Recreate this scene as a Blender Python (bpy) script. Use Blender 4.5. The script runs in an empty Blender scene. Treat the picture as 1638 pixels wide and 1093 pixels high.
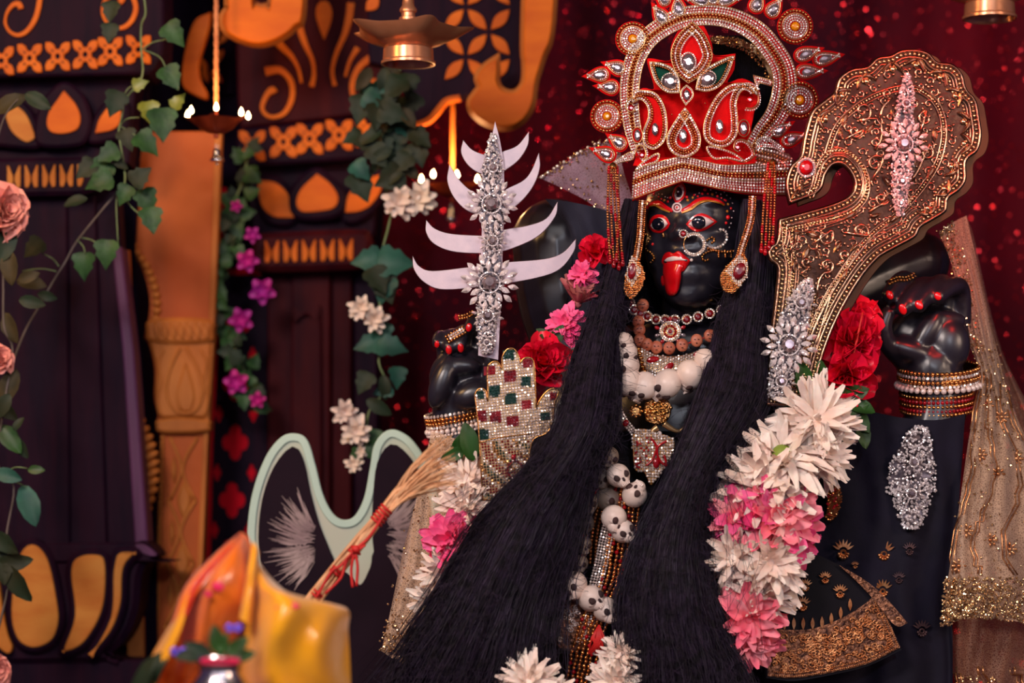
import bpy, bmesh, math, random
import numpy as np
from mathutils import Vector, Matrix, Euler
from mathutils.bvhtree import BVHTree
from mathutils.geometry import delaunay_2d_cdt, tessellate_polygon

random.seed(7)
rng = np.random.default_rng(7)
scn = bpy.context.scene
C = scn.collection

# ------------------------------------------------------------------ camera
D = 3.8675          # metres from the lens to the plane y = 0 of the idol
HZ = 800.0          # pixel row of the eye level
ZC = 1.30           # height of the lens
cam_d = bpy.data.cameras.new('camera')
cam = bpy.data.objects.new('camera', cam_d)
C.objects.link(cam)
cam.location = (0, -D, ZC)
cam.rotation_euler = (math.radians(90), 0, 0)
cam_d.lens = 85
cam_d.sensor_width = 36
cam_d.shift_y = (HZ - 546.5) / 1638.0
cam_d.clip_start = 0.05
cam_d.clip_end = 60
cam_d.dof.use_dof = True
cam_d.dof.focus_distance = D - 0.13
cam_d.dof.aperture_fstop = 2.0
scn.camera = cam

# ------------------------------------------------------------------ light
def S(r, g, b):
    f = lambda c: (c / 12.92 if c <= 0.04045 else ((c + 0.055) / 1.055) ** 2.4)
    return (f(r / 255), f(g / 255), f(b / 255), 1.0)

w = bpy.data.worlds.new('world')
scn.world = w
w.use_nodes = True
w.node_tree.nodes['Background'].inputs[0].default_value = (0.36, 0.24, 0.56, 1)
w.node_tree.nodes['Background'].inputs[1].default_value = 0.14
scn.view_settings.view_transform = 'Standard'
scn.view_settings.look = 'None'
scn.view_settings.exposure = 0.33
scn.view_settings.gamma = 1.0
scn.view_settings.use_curve_mapping = False

def area(name, loc, to, size, energy, col):
    l = bpy.data.lights.new(name, 'AREA')
    l.shape = 'DISK'
    l.size = size
    l.energy = energy
    l.color = col
    o = bpy.data.objects.new(name, l)
    C.objects.link(o)
    o.location = loc
    o.rotation_euler = (Vector(to) - Vector(loc)).to_track_quat('-Z', 'Y').to_euler()
    return o

area('hall_lamp_key', (-1.3, -3.0, 3.0), (0.15, 0, 1.5), 0.8, 64, (1.0, 0.84, 0.78))
area('hall_lamp_side', (2.6, -2.6, 2.2), (0.4, 0, 1.4), 0.7, 26, (1.0, 0.72, 0.55))
area('hall_lamp_far', (0.6, -4.6, 2.6), (0.1, 0, 1.5), 0.35, 22, (0.86, 0.88, 1.0))
def spot(name, loc, to, deg, energy, col, r=.04):
    l = bpy.data.lights.new(name, 'SPOT'); l.energy = energy; l.color = col; l.spot_size = math.radians(deg); l.spot_blend = .6; l.shadow_soft_size = r
    o = bpy.data.objects.new(name, l); C.objects.link(o); o.location = loc
    o.rotation_euler = (Vector(to) - Vector(loc)).to_track_quat('-Z', 'Y').to_euler()
spot('stage_spot_red', (-1.25, -1.5, 2.25), (0.58, -0.16, 1.84), 11.5, 190, (1.0, 0.03, 0.015), .06)
spot('stage_spot_red', (0.95, -1.3, 2.75), (0.62, -0.16, 1.84), 16, 60, (1.0, 0.03, 0.015), .05)
area('stage_lamp_warm', (-1.5, -0.9, 2.6), (-0.55, 0.7, 1.6), 0.35, 11, (1.0, 0.55, 0.22))
area('curtain_fill_magenta', (-0.30, 0.80, 2.75), (-0.12, 1.1, 1.65), 0.2, 5.5, (1.0, 0.22, 0.42))  # unseen light added to brighten the left part of the curtain

for k, (bx_, by_, bz_) in enumerate(((-2.2, -3.4, 2.6), (-0.5, -4.2, 3.0), (1.2, -3.6, 2.9), (2.2, -4.2, 1.9), (-1.6, -4.6, 1.5), (0.2, -3.2, 3.1))):
    area('sparkle_light', (bx_, by_, bz_), (0.1, 0, 1.55), 0.09, 3.2, (1.0, 0.9, 0.85) if k % 2 else (0.85, 0.88, 1.0))  # small unseen lights, added to make the stones sparkle

# ------------------------------------------------------------------ helpers
def P(px, py, y=0.0):
    s = (D + y) / D / 1000.0
    return Vector(((px - 819) * s, y, ZC + (HZ - py) * s))

CAMP = Vector((0, -D, ZC))
WORLD = {}

def tag(o, label=None, cat=None, group=None, kind=None):
    if label: o['label'] = label
    if cat: o['category'] = cat
    if group: o['group'] = group
    if kind: o['kind'] = kind
    return o

def thing(name, label, cat, loc, group=None, kind=None):
    o = bpy.data.objects.new(name, None)
    o.empty_display_size = 0.03
    C.objects.link(o)
    o.location = loc
    WORLD[o.name] = Vector(loc)
    return tag(o, label, cat, group, kind)

def put(name, me, parent=None, loc=(0, 0, 0)):
    o = bpy.data.objects.new(name, me)
    C.objects.link(o)
    loc = Vector(loc)
    WORLD[o.name] = loc
    if parent is not None:
        o.parent = parent
        o.location = loc - WORLD[parent.name]
    else:
        o.location = loc
    return o

def inst(name, me, M, parent=None):
    """a shared mesh placed by a world matrix (parent never rotated)"""
    o = bpy.data.objects.new(name, me)
    C.objects.link(o)
    WORLD[o.name] = M.to_translation()
    if parent is not None:
        o.parent = parent
        o.matrix_basis = Matrix.Translation(-WORLD[parent.name]) @ M
    else:
        o.matrix_basis = M
    return o

def basis(c, zdir, xdir=None, scale=1.0):
    """matrix with local Z along zdir at c"""
    z = Vector(zdir).normalized()
    x = Vector(xdir) if xdir is not None else Vector((1, 0, 0))
    if abs(x.normalized().dot(z)) > 0.98:
        x = Vector((0, 0, 1))
    y = z.cross(x).normalized()
    x = y.cross(z).normalized()
    M = Matrix((x, y, z)).transposed().to_4x4()
    sc = scale if hasattr(scale, '__len__') else (scale,) * 3
    return Matrix.Translation(c) @ M @ Matrix.Diagonal((sc[0], sc[1], sc[2], 1))

class MB:
    def __init__(s):
        s.v, s.f, s.m, s.cm = [], [], [], 0
    def add(s, vs, fs):
        k = len(s.v)
        s.v.extend([tuple(a) for a in vs])
        s.f.extend([tuple(i + k for i in f) for f in fs])
        s.m.extend([s.cm] * len(fs))
        return s
    def ball(s, c, r, seg=8, ring=6, M=None):
        if not hasattr(r, '__len__'): r = (r, r, r)
        vs = [Vector((0, 0, r[2]))]
        for i in range(1, ring):
            t = math.pi * i / ring
            for j in range(seg):
                a = 2 * math.pi * j / seg
                vs.append(Vector((r[0] * math.sin(t) * math.cos(a), r[1] * math.sin(t) * math.sin(a), r[2] * math.cos(t))))
        vs.append(Vector((0, 0, -r[2])))
        if M is not None: vs = [M @ v for v in vs]
        c = Vector(c)
        vs = [v + c for v in vs]
        fs = [(0, 1 + j, 1 + (j + 1) % seg) for j in range(seg)]
        for i in range(ring - 2):
            for j in range(seg):
                a = 1 + i * seg + j; b = 1 + i * seg + (j + 1) % seg
                fs.append((a, a + seg, b + seg, b))
        k = 1 + (ring - 2) * seg; e = len(vs) - 1
        fs += [(k + j, e, k + (j + 1) % seg) for j in range(seg)]
        return s.add(vs, fs)
    def tube(s, pts, r, n=6, flat=1.0, closed=False, up=None):
        pts = [Vector(p) for p in pts]
        N = len(pts)
        rs = r if hasattr(r, '__len__') else [r] * N
        vs, prev = [], Vector(up) if up is not None else None
        for i, p in enumerate(pts):
            if closed: d = pts[(i + 1) % N] - pts[i - 1]
            else: d = pts[min(i + 1, N - 1)] - pts[max(i - 1, 0)]
            d = d.normalized() if d.length > 1e-9 else Vector((0, 0, 1))
            if prev is None:
                prev = Vector((0, 1, 0)) if abs(d.y) < 0.9 else Vector((1, 0, 0))
            a = (prev - d * prev.dot(d))
            a = a.normalized() if a.length > 1e-6 else d.orthogonal().normalized()
            b = d.cross(a)
            if up is None: prev = a
            for j in range(n):
                t = 2 * math.pi * j / n
                vs.append(p + (a * math.cos(t) * flat + b * math.sin(t)) * rs[i])
        fs = []
        for i in range(N if closed else N - 1):
            i2 = (i + 1) % N
            for j in range(n):
                j2 = (j + 1) % n
                fs.append((i * n + j, i * n + j2, i2 * n + j2, i2 * n + j))
        if not closed:
            fs.append(tuple(range(n - 1, -1, -1)))
            fs.append(tuple(range((N - 1) * n, N * n)))
        return s.add(vs, fs)
    def lathe(s, prof, c, seg=24, mod=None):
        """prof: (radius, z) list in metres about c; mod(theta, i) scales the radius"""
        c = Vector(c); vs = []
        for i, (r, z) in enumerate(prof):
            for j in range(seg):
                t = 2 * math.pi * j / seg
                k = mod(t, i) if mod else 1.0
                dz = 0
                if isinstance(k, tuple): k, dz = k
                vs.append(c + Vector((r * k * math.cos(t), r * k * math.sin(t), z + dz)))
        fs = []
        for i in range(len(prof) - 1):
            for j in range(seg):
                j2 = (j + 1) % seg
                fs.append((i * seg + j, i * seg + j2, (i + 1) * seg + j2, (i + 1) * seg + j))
        return s.add(vs, fs)
    def box(s, lo, hi):
        x0, y0, z0 = lo; x1, y1, z1 = hi
        vs = [(x0, y0, z0), (x1, y0, z0), (x1, y1, z0), (x0, y1, z0), (x0, y0, z1), (x1, y0, z1), (x1, y1, z1), (x0, y1, z1)]
        return s.add(vs, [(0, 3, 2, 1), (4, 5, 6, 7), (0, 1, 5, 4), (1, 2, 6, 5), (2, 3, 7, 6), (3, 0, 4, 7)])
    def gem(s, c, r, n=(0, -1, 0), h=0.6, seg=6, tw=None):
        """a cut stone: girdle, table, point behind"""
        c = Vector(c); n = Vector(n).normalized()
        a = n.orthogonal().normalized(); b = n.cross(a)
        t0 = random.random() * 6 if tw is None else tw
        vs = []
        for k, (rr, hh) in enumerate(((1, 0), (0.58, h))):
            for j in range(seg):
                t = t0 + 2 * math.pi * (j + 0.5 * k) / seg
                vs.append(c + (a * math.cos(t) + b * math.sin(t)) * r * rr + n * r * hh)
        fs = []
        for j in range(seg):
            j2 = (j + 1) % seg
            fs += [(j, j2, seg + j), (j2, seg + j2, seg + j)]
        fs.append(tuple(range(seg, 2 * seg)))
        return s.add(vs, fs)
    def build(s, name, mats, parent=None, smooth=None, kind=None, label=None):
        me = bpy.data.meshes.new(name)
        c = Vector((0, 0, 0))
        if s.v:
            a = np.array(s.v); c = Vector((a.min(0) + a.max(0)) / 2)
            a = a - np.array(c)
            me.from_pydata(a.tolist(), [], s.f)
        if not isinstance(mats, (list, tuple)): mats = [mats]
        for m in mats: me.materials.append(M_[m])
        if len(mats) > 1: me.polygons.foreach_set('material_index', s.m)
        if smooth is not None:
            me.polygons.foreach_set('use_smooth', [True] * len(me.polygons))
            if smooth < 179: me.set_sharp_from_angle(angle=math.radians(smooth))
        me.update()
        o = put(name, me, parent, c)
        if kind: o['kind'] = kind
        if label: o['label'] = label
        return o
    def mesh(s, name, mats, smooth=None):
        me = bpy.data.meshes.new(name)
        me.from_pydata([tuple(v) for v in s.v], [], s.f)
        if not isinstance(mats, (list, tuple)): mats = [mats]
        for m in mats: me.materials.append(M_[m])
        if len(mats) > 1: me.polygons.foreach_set('material_index', s.m)
        if smooth is not None:
            me.polygons.foreach_set('use_smooth', [True] * len(me.polygons))
            if smooth < 179: me.set_sharp_from_angle(angle=math.radians(smooth))
        me.update()
        return me

# ---- 2-D outlines in pixels
def cr(pts, n=5, closed=True):
    """smooth curve through pts; a third entry marks a corner"""
    N = len(pts); out = []
    def q(i):
        if closed: return pts[i % N]
        return pts[max(0, min(N - 1, i))]
    for i in range(N if closed else N - 1):
        p0, p1, p2, p3 = q(i - 1), q(i), q(i + 1), q(i + 2)
        a = np.array(p1[:2], float); b = np.array(p2[:2], float)
        m1 = (b - np.array(p0[:2], float)) / 2 if len(p1) < 3 else (b - a)
        m2 = (np.array(p3[:2], float) - a) / 2 if len(p2) < 3 else (b - a)
        for k in range(n):
            t = k / n
            out.append((2*t**3-3*t**2+1)*a + (t**3-2*t**2+t)*m1 + (-2*t**3+3*t**2)*b + (t**3-t**2)*m2)
    if not closed: out.append(np.array(pts[-1][:2], float))
    return [tuple(o) for o in out]

def crn(pts, n=5):
    """smooth open curve through points of any dimension"""
    A = [np.array(p, float) for p in pts]; N = len(A); out = []
    for i in range(N - 1):
        p0, p1, p2, p3 = A[max(0, i-1)], A[i], A[i+1], A[min(N-1, i+2)]
        m1, m2 = (p2 - p0) / 2, (p3 - p1) / 2
        for k in range(n):
            t = k / n
            out.append((2*t**3-3*t**2+1)*p1 + (t**3-2*t**2+t)*m1 + (-2*t**3+3*t**2)*p2 + (t**3-t**2)*m2)
    out.append(A[-1])
    return out

def area2(p):
    a = np.array(p); b = np.roll(a, -1, 0)
    return float((a[:, 0] * b[:, 1] - b[:, 0] * a[:, 1]).sum() / 2)

def inset(p, d):
    """move a closed outline inward by d pixels"""
    a = np.array(p, float)
    if area2(p) < 0: d = -d
    nx = np.roll(a, -1, 0) - a; pv = a - np.roll(a, 1, 0)
    def nor(e):
        l = np.maximum(np.hypot(e[:, 0], e[:, 1]), 1e-9)
        return np.stack([-e[:, 1] / l, e[:, 0] / l], 1)
    n = nor(nx) + nor(pv)
    l2 = np.maximum((n * n).sum(1), 0.6)
    return [tuple(q) for q in a + n * (2 * d / l2)[:, None]]

def resample(path, step, closed=False):
    a = np.array(path, float)
    if closed: a = np.vstack([a, a[:1]])
    seg = np.hypot(*(a[1:] - a[:-1]).T)
    L = np.concatenate([[0], np.cumsum(seg)])
    n = max(2, int(round(L[-1] / step)))
    t = np.linspace(0, L[-1], n + 1)
    if closed: t = t[:-1]
    return [(float(np.interp(u, L, a[:, 0])), float(np.interp(u, L, a[:, 1]))) for u in t]

def offs(path, d):
    """offset an open path sideways by d pixels"""
    a = np.array(path, float); t = np.gradient(a, axis=0)
    l = np.maximum(np.hypot(t[:, 0], t[:, 1]), 1e-9)
    n = np.stack([-t[:, 1] / l, t[:, 0] / l], 1)
    d = np.array(d) if hasattr(d, '__len__') else np.full(len(a), d)
    return [tuple(q) for q in a + n * d[:, None]]

def stroke(path, ws):
    """outline of a brush stroke along path, widths interpolated from ws"""
    w = np.interp(np.linspace(0, 1, len(path)), np.linspace(0, 1, len(ws)), ws) / 2
    return offs(path, w) + offs(path, -w)[::-1]

def ell(cx, cy, rx, ry=None, n=20, rot=0.0):
    ry = rx if ry is None else ry
    c, s = math.cos(rot), math.sin(rot)
    return [(cx + rx*math.cos(t)*c - ry*math.sin(t)*s, cy + rx*math.cos(t)*s + ry*math.sin(t)*c)
            for t in [2*math.pi*k/n for k in range(n)]]

def drop(cx, cy, L, Wd, ang, n=7, sharp=1.0):
    """teardrop outline: tip at distance L/2 along ang (radians, image axes), round at the other end"""
    out = []
    N = 4 * n
    for k in range(N):
        t = 2 * math.pi * k / N
        x = math.cos(t) * L / 2
        y = math.sin(t) * Wd / 2 * (math.sin(t / 2) ** (1.3 * sharp)) * 1.18
        out.append((cx + x * math.cos(ang) - y * math.sin(ang), cy + x * math.sin(ang) + y * math.cos(ang)))
    return out

def lens(cx, cy, L, Wd, ang, n=7):
    out = []
    for k in range(2 * n):
        t = k / n
        if t < 1: x, y = -L/2 + L*t, math.sin(math.pi*t) * Wd/2
        else: x, y = L/2 - L*(t-1), -math.sin(math.pi*(t-1)) * Wd/2
        out.append((cx + x*math.cos(ang) - y*math.sin(ang), cy + x*math.sin(ang) + y*math.cos(ang)))
    return out

def fy(y):
    return y if callable(y) else (lambda px, py: y)

def prism(mb, pts, y, th, bev=0.0, holes=(), sgn=1):
    """a board with the outline pts (pixels at depth y), th metres thick, edge rounded by bev pixels"""
    Y = fy(y)
    if area2(pts) < 0: pts = pts[::-1]
    hs = [h if area2(h) < 0 else h[::-1] for h in holes]
    loops = [pts] + hs
    fronts = []
    for i, l in enumerate(loops):
        fronts.append(inset(l, bev) if (bev and i == 0) else l)
    flat = [Vector((a, b, 0)) for l in fronts for (a, b) in l]
    tri = tessellate_polygon([[Vector((a, b, 0)) for (a, b) in l] for l in fronts])
    fr = [P(v.x, v.y, Y(v.x, v.y)) for v in flat]
    n = len(fr)
    vs = list(fr); fs = [tuple(t) for t in tri]
    bd = bev * 0.001
    md = []
    for l in loops:
        for (a, b) in l:
            p = P(a, b, Y(a, b)); md.append(p + Vector((0, bd, 0)))
    bk = [p + Vector((0, th - bd, 0)) for p in md]
    vs += md + bk
    fs += [(t[0] + 2*n, t[2] + 2*n, t[1] + 2*n) for t in tri]
    k = 0
    for l in loops:
        m = len(l)
        for i in range(m):
            a, b = k + i, k + (i + 1) % m
            if bev: fs.append((a, b, b + n, a + n))
            fs.append((a + n, b + n, b + 2*n, a + 2*n))
        k += m
    mb.add(vs, fs)
    return mb

def board(name, pts, y, th, mat, parent, bev=1.0, holes=(), smooth=35, label=None):
    return prism(MB(), pts, y, th, bev, holes).build(name, mat, parent, smooth, label=label)

def beads(mb, path, r, step, y, closed=False, stone=False, lift=0.0, ring=4, seg=6):
    Y = fy(y)
    for (a, b) in resample(path, step, closed):
        c = P(a, b, Y(a, b) - lift)
        if stone: mb.gem(c, r * 0.001, (random.uniform(-.25, .25), -1, random.uniform(-.25, .25)), 0.55, seg)
        else: mb.ball(c, r * 0.001, seg, ring)

# ------------------------------------------------------------------ materials
M_ = {}
def mat(name, col, rough=0.5, metal=0.0, col2=None, nscale=8.0, bump=0.0, bscale=60.0, spec=0.5, coat=0.0, sheen=0.0,
        emit=None, estr=0.0, trans=0.0, alpha=None, sss=0.0, stretch=None, kind='noise', rand=0.0, lo=0.35, hi=0.65):
    m = bpy.data.materials.new(name); m.use_nodes = True
    nt = m.node_tree; b = nt.nodes['Principled BSDF']; L = nt.links.new
    b.inputs['Base Color'].default_value = col
    b.inputs['Roughness'].default_value = rough
    b.inputs['Metallic'].default_value = metal
    b.inputs['Specular IOR Level'].default_value = spec
    b.inputs['Coat Weight'].default_value = coat
    b.inputs['Coat Roughness'].default_value = 0.12
    b.inputs['Sheen Weight'].default_value = sheen
    b.inputs['Transmission Weight'].default_value = trans
    if sss:
        b.inputs['Subsurface Weight'].default_value = sss
        b.inputs['Subsurface Radius'].default_value = (0.01, 0.005, 0.004)
        b.inputs['Subsurface Scale'].default_value = 0.6
    if emit:
        b.inputs['Emission Color'].default_value = emit
        b.inputs['Emission Strength'].default_value = estr
    tc = nt.nodes.new('ShaderNodeTexCoord')
    mp = nt.nodes.new('ShaderNodeMapping')
    ge = nt.nodes.new('ShaderNodeNewGeometry')
    L(ge.outputs['Position'], mp.inputs[0])
    if stretch: mp.inputs['Scale'].default_value = stretch
    if col2 or rand:
        n = nt.nodes.new('ShaderNodeTexNoise' if kind == 'noise' else 'ShaderNodeTexVoronoi')
        n.inputs['Scale'].default_value = nscale
        if kind == 'noise': n.inputs['Detail'].default_value = 5
        L(mp.outputs[0], n.inputs['Vector'])
        r = nt.nodes.new('ShaderNodeValToRGB')
        r.color_ramp.elements[0].position = lo; r.color_ramp.elements[1].position = hi
        r.color_ramp.elements[0].color = col; r.color_ramp.elements[1].color = col2 or col
        L(n.outputs[0], r.inputs[0])
        out = r.outputs[0]
        if rand:
            hs = nt.nodes.new('ShaderNodeHueSaturation')
            ma = nt.nodes.new('ShaderNodeMapRange')
            ma.inputs[3].default_value = 1 - rand; ma.inputs[4].default_value = 1 + rand
            L(ge.outputs['Random Per Island'], ma.inputs[0])
            L(ma.outputs[0], hs.inputs['Value']); L(out, hs.inputs['Color'])
            out = hs.outputs[0]
        L(out, b.inputs['Base Color'])
    if bump:
        n2 = nt.nodes.new('ShaderNodeTexNoise'); n2.inputs['Scale'].default_value = bscale; n2.inputs['Detail'].default_value = 4
        L(mp.outputs[0], n2.inputs['Vector'])
        bp = nt.nodes.new('ShaderNodeBump'); bp.inputs['Strength'].default_value = bump; bp.inputs['Distance'].default_value = 0.004
        L(n2.outputs[0], bp.inputs['Height']); L(bp.outputs[0], b.inputs['Normal'])
    if alpha is not None: b.inputs['Alpha'].default_value = alpha
    M_[name] = m
    return m

WOODST = (6, 6, 0.7)
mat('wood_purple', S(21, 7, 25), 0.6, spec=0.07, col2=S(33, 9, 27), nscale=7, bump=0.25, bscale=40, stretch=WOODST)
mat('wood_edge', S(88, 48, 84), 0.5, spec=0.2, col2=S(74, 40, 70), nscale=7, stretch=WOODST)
mat('wood_maroon', S(44, 7, 17), 0.6, spec=0.07, col2=S(62, 13, 18), nscale=5, bump=0.2, bscale=40, stretch=WOODST)
mat('panel_navy', S(15, 7, 24), 0.8, spec=0.04, col2=S(20, 8, 26), nscale=5)
mat('inlay_orange', S(204, 102, 12), 0.6, spec=0.2, col2=S(186, 84, 8), nscale=9, bump=0.15, bscale=70, stretch=(1, 1, 3))
mat('inlay_ochre', S(188, 124, 52), 0.6, spec=0.2, col2=S(174, 100, 34), nscale=9, bump=0.15, bscale=70, stretch=(1, 1, 3))
mat('carved_orange', S(190, 114, 50), 0.6, spec=0.2, col2=S(160, 88, 34), nscale=7, bump=0.3, bscale=50, stretch=(2, 2, 0.7))
mat('panel_orange', S(178, 88, 34), 0.6, spec=0.2, col2=S(158, 70, 24), nscale=5, bump=0.2, bscale=50)
mat('cloth_red', S(190, 2, 26), 0.7, spec=0.1, col2=S(206, 4, 30), nscale=6)
mat('curtain_red', S(92, 0, 19), 0.7, col2=S(40, 0, 16), nscale=1.7, bump=0.6, bscale=260, spec=0.1)
mat('sequin_red', S(245, 40, 50), 0.22, 0.8, rand=0.5)
mat('dark_wall', S(40, 14, 24), 0.8, col2=S(30, 12, 22), nscale=3)
mat('stone_floor', S(70, 60, 60), 0.5, col2=S(84, 72, 70), nscale=4)
mat('ceiling_paint', S(60, 50, 52), 0.8, col2=S(66, 54, 56), nscale=3)
mat('platform_wood', S(60, 30, 34), 0.5, col2=S(74, 38, 38), nscale=5)
mat('brass', S(214, 146, 108), 0.28, 0.65, col2=S(196, 130, 92), nscale=18, bump=0.05, bscale=90)
mat('copper', S(160, 62, 32), 0.45, 0.4, col2=S(132, 46, 22), nscale=14)
mat('rope', S(214, 140, 90), 0.7, col2=S(190, 110, 66), nscale=40)
mat('strap_orange', S(224, 120, 28), 0.6, col2=S(204, 100, 22), nscale=12)
mat('steel', S(214, 204, 204), 0.22, 1.0, col2=S(190, 180, 184), nscale=20)
mat('flame', S(255, 214, 140), 0.5, emit=(1.0, 0.62, 0.26, 1), estr=38)
mat('wick', S(60, 40, 30), 0.9, col2=S(40, 26, 20))
mat('leaf_ivy', S(50, 84, 40), 0.5, spec=.25, col2=S(32, 60, 32), nscale=30, rand=0.25, bump=0.2, bscale=120)
mat('leaf_yellow', S(120, 122, 30), 0.45, col2=S(112, 124, 56), nscale=30, rand=0.2)
mat('leaf_dark', S(28, 46, 30), 0.55, spec=.2, col2=S(42, 44, 26), nscale=20, rand=0.3)
mat('leaf_teal', S(40, 88, 72), 0.5, spec=.25, col2=S(32, 66, 58), nscale=20, rand=0.25)
mat('leaf_brown', S(66, 54, 28), 0.6, spec=.2, col2=S(46, 42, 26), nscale=20, rand=0.2)
mat('leaf_fresh', S(34, 74, 22), 0.45, spec=.3, col2=S(46, 66, 32), nscale=25, rand=0.3)
mat('stem_green', S(112, 132, 84), 0.6, col2=S(92, 112, 72), nscale=30)
mat('stem_brown', S(96, 84, 80), 0.7, col2=S(80, 70, 60), nscale=30)
mat('petal_pink', S(238, 166, 152), 0.6, col2=S(224, 140, 128), nscale=20, sss=0.2, rand=0.12)
mat('petal_purple', S(150, 24, 130), 0.6, col2=S(180, 20, 120), nscale=14, rand=0.3)
mat('petal_cream', S(236, 216, 196), 0.6, col2=S(226, 202, 190), nscale=20, sss=0.2, rand=0.1)
mat('petal_white', S(255, 236, 222), 0.55, col2=S(240, 212, 198), nscale=30, sss=0.25, rand=0.08)
mat('petal_hot', S(252, 118, 166), 0.6, spec=.2, col2=S(240, 66, 130), nscale=22, sss=0.2, rand=0.2)
mat('petal_salmon', S(255, 164, 172), 0.6, spec=.2, col2=S(250, 106, 134), nscale=22, sss=0.2, rand=0.2)
mat('petal_red', S(226, 16, 62), 0.45, col2=S(224, 14, 40), nscale=22, sss=0.15, rand=0.2)
mat('petal_dry', S(190, 120, 110), 0.7, col2=S(170, 60, 80), nscale=30, rand=0.2)
mat('sepal_green', S(150, 160, 60), 0.6, col2=S(120, 150, 50), nscale=20)

# idol and regalia
mat('skin_black', S(27, 24, 32), 0.32, col2=S(36, 32, 42), nscale=16, spec=0.62, bump=0.05, bscale=50)
mat('paint_red', S(220, 16, 24), 0.25, col2=S(206, 10, 20), nscale=30, coat=0.5)
mat('paint_white', S(236, 212, 206), 0.35, col2=S(226, 200, 196), nscale=30)
mat('paint_gold', S(196, 128, 40), 0.4, col2=S(176, 106, 30), nscale=30, metal=0.3)
mat('paint_navy', S(20, 20, 32), 0.12, col2=S(26, 26, 40), nscale=30, coat=1.0)
mat('rhinestone', S(248, 230, 220), 0.2, 0.6, rand=0.25)
mat('crystal', S(250, 240, 240), 0.16, 0.55, rand=0.35)
mat('clear_gem', S(168, 150, 154), 0.14, 0.6, col2=S(110, 92, 98), nscale=90, coat=0.4)
mat('ruby', S(176, 4, 16), 0.18, 0.1, coat=0.3, col2=S(130, 4, 16), nscale=60)
mat('ruby_dark', S(140, 0, 14), 0.25, 0.0, coat=0.15, col2=S(84, 6, 20), nscale=60)
mat('emerald', S(0, 46, 36), 0.25, 0.0, coat=0.15, col2=S(8, 44, 36), nscale=60, rand=0.3)
mat('amber', S(230, 140, 6), 0.12, 0.1, coat=0.5, col2=S(200, 120, 10), nscale=60)
mat('copper_bead', S(196, 128, 78), 0.22, 0.9, rand=0.25)
mat('gold', S(212, 156, 100), 0.26, 1.0, col2=S(196, 136, 70), nscale=60, bump=0.15, bscale=160)
mat('gold_trim', S(214, 176, 128), 0.3, 0.8, col2=S(200, 158, 110), nscale=50)
mat('gold_bead', S(226, 150, 86), 0.2, 0.95, rand=0.25)
mat('pearl', S(238, 214, 206), 0.22, 0.1, coat=0.6, rand=0.1)
mat('felt_red', S(226, 10, 14), 0.85, spec=.15, col2=S(206, 8, 12), nscale=60, bump=0.2, bscale=400)
mat('felt_green', S(6, 66, 50), 0.85, spec=.15, col2=S(10, 50, 42), nscale=60, bump=0.2, bscale=400)
mat('bronze', S(196, 158, 128), 0.24, 1.0, col2=S(146, 110, 90), nscale=16, bump=0.12, bscale=120)
mat('bronze_bead', S(226, 196, 150), 0.2, 1.0, rand=0.2)
mat('bronze_back', S(84, 52, 30), 0.45, 0.6, col2=S(66, 40, 24), nscale=20)
mat('board_lilac', S(218, 200, 212), 0.5, col2=S(208, 192, 206), nscale=60, bump=0.08, bscale=500)
mat('board_edge', S(120, 92, 96), 0.6, col2=S(100, 76, 80), nscale=40)
mat('hair', S(17, 11, 21), 0.6, spec=0.26, col2=S(42, 30, 50), nscale=60, rand=0.4)
mat('hair_base', S(8, 6, 11), 0.8, spec=0.1, col2=S(20, 15, 24), nscale=60, stretch=(6, 6, .5), bump=.8, bscale=120)
mat('velvet_navy', S(15, 12, 26), 0.75, col2=S(22, 17, 36), nscale=12, spec=0.2, bump=0.15, bscale=80)
mat('velvet_black', S(10, 9, 16), 0.75, col2=S(16, 13, 24), nscale=12, spec=0.2)
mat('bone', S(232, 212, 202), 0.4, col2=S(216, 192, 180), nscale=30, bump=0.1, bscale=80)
mat('bone_dull', S(150, 132, 118), 0.5, col2=S(128, 110, 100), nscale=30)  # duller, greyer bone for the skulls set further back
mat('socket', S(40, 24, 26), 0.8, col2=S(64, 36, 34), nscale=30)
mat('terracotta', S(216, 126, 94), 0.45, col2=S(172, 84, 60), nscale=60, bump=.3, bscale=150)
mat('satin_orange', S(236, 112, 16), 0.32, col2=S(224, 84, 10), nscale=5, coat=.3, sheen=.3, bump=.8, bscale=16)
mat('satin_yellow', S(248, 170, 16), 0.3, col2=S(240, 140, 12), nscale=5, coat=.3, sheen=.3, bump=.8, bscale=16)
mat('satin_red', S(206, 30, 20), 0.35, col2=S(222, 60, 14), nscale=6, coat=.3)
mat('dot_pink', S(238, 20, 90), 0.5, col2=S(226, 14, 80), nscale=30)
mat('board_pale', S(178, 196, 172), 0.5, col2=S(190, 190, 172), nscale=5)
mat('board_rim', S(196, 220, 202), 0.5, col2=S(180, 206, 190), nscale=5)
mat('paint_fur', S(34, 18, 30), 0.7, spec=0.1, col2=S(26, 14, 26), nscale=8)
mat('paint_furlight', S(176, 156, 152), 0.7, spec=.1, col2=S(140, 118, 120), nscale=14, rand=.3)
mat('straw', S(226, 176, 130), 0.6, col2=S(206, 146, 100), nscale=40, rand=.25)
mat('thread_red', S(206, 30, 26), 0.6, col2=S(186, 20, 20), nscale=60)
mat('purple_foil', S(120, 90, 220), .3, .5, col2=S(90, 70, 190), nscale=20)

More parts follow.
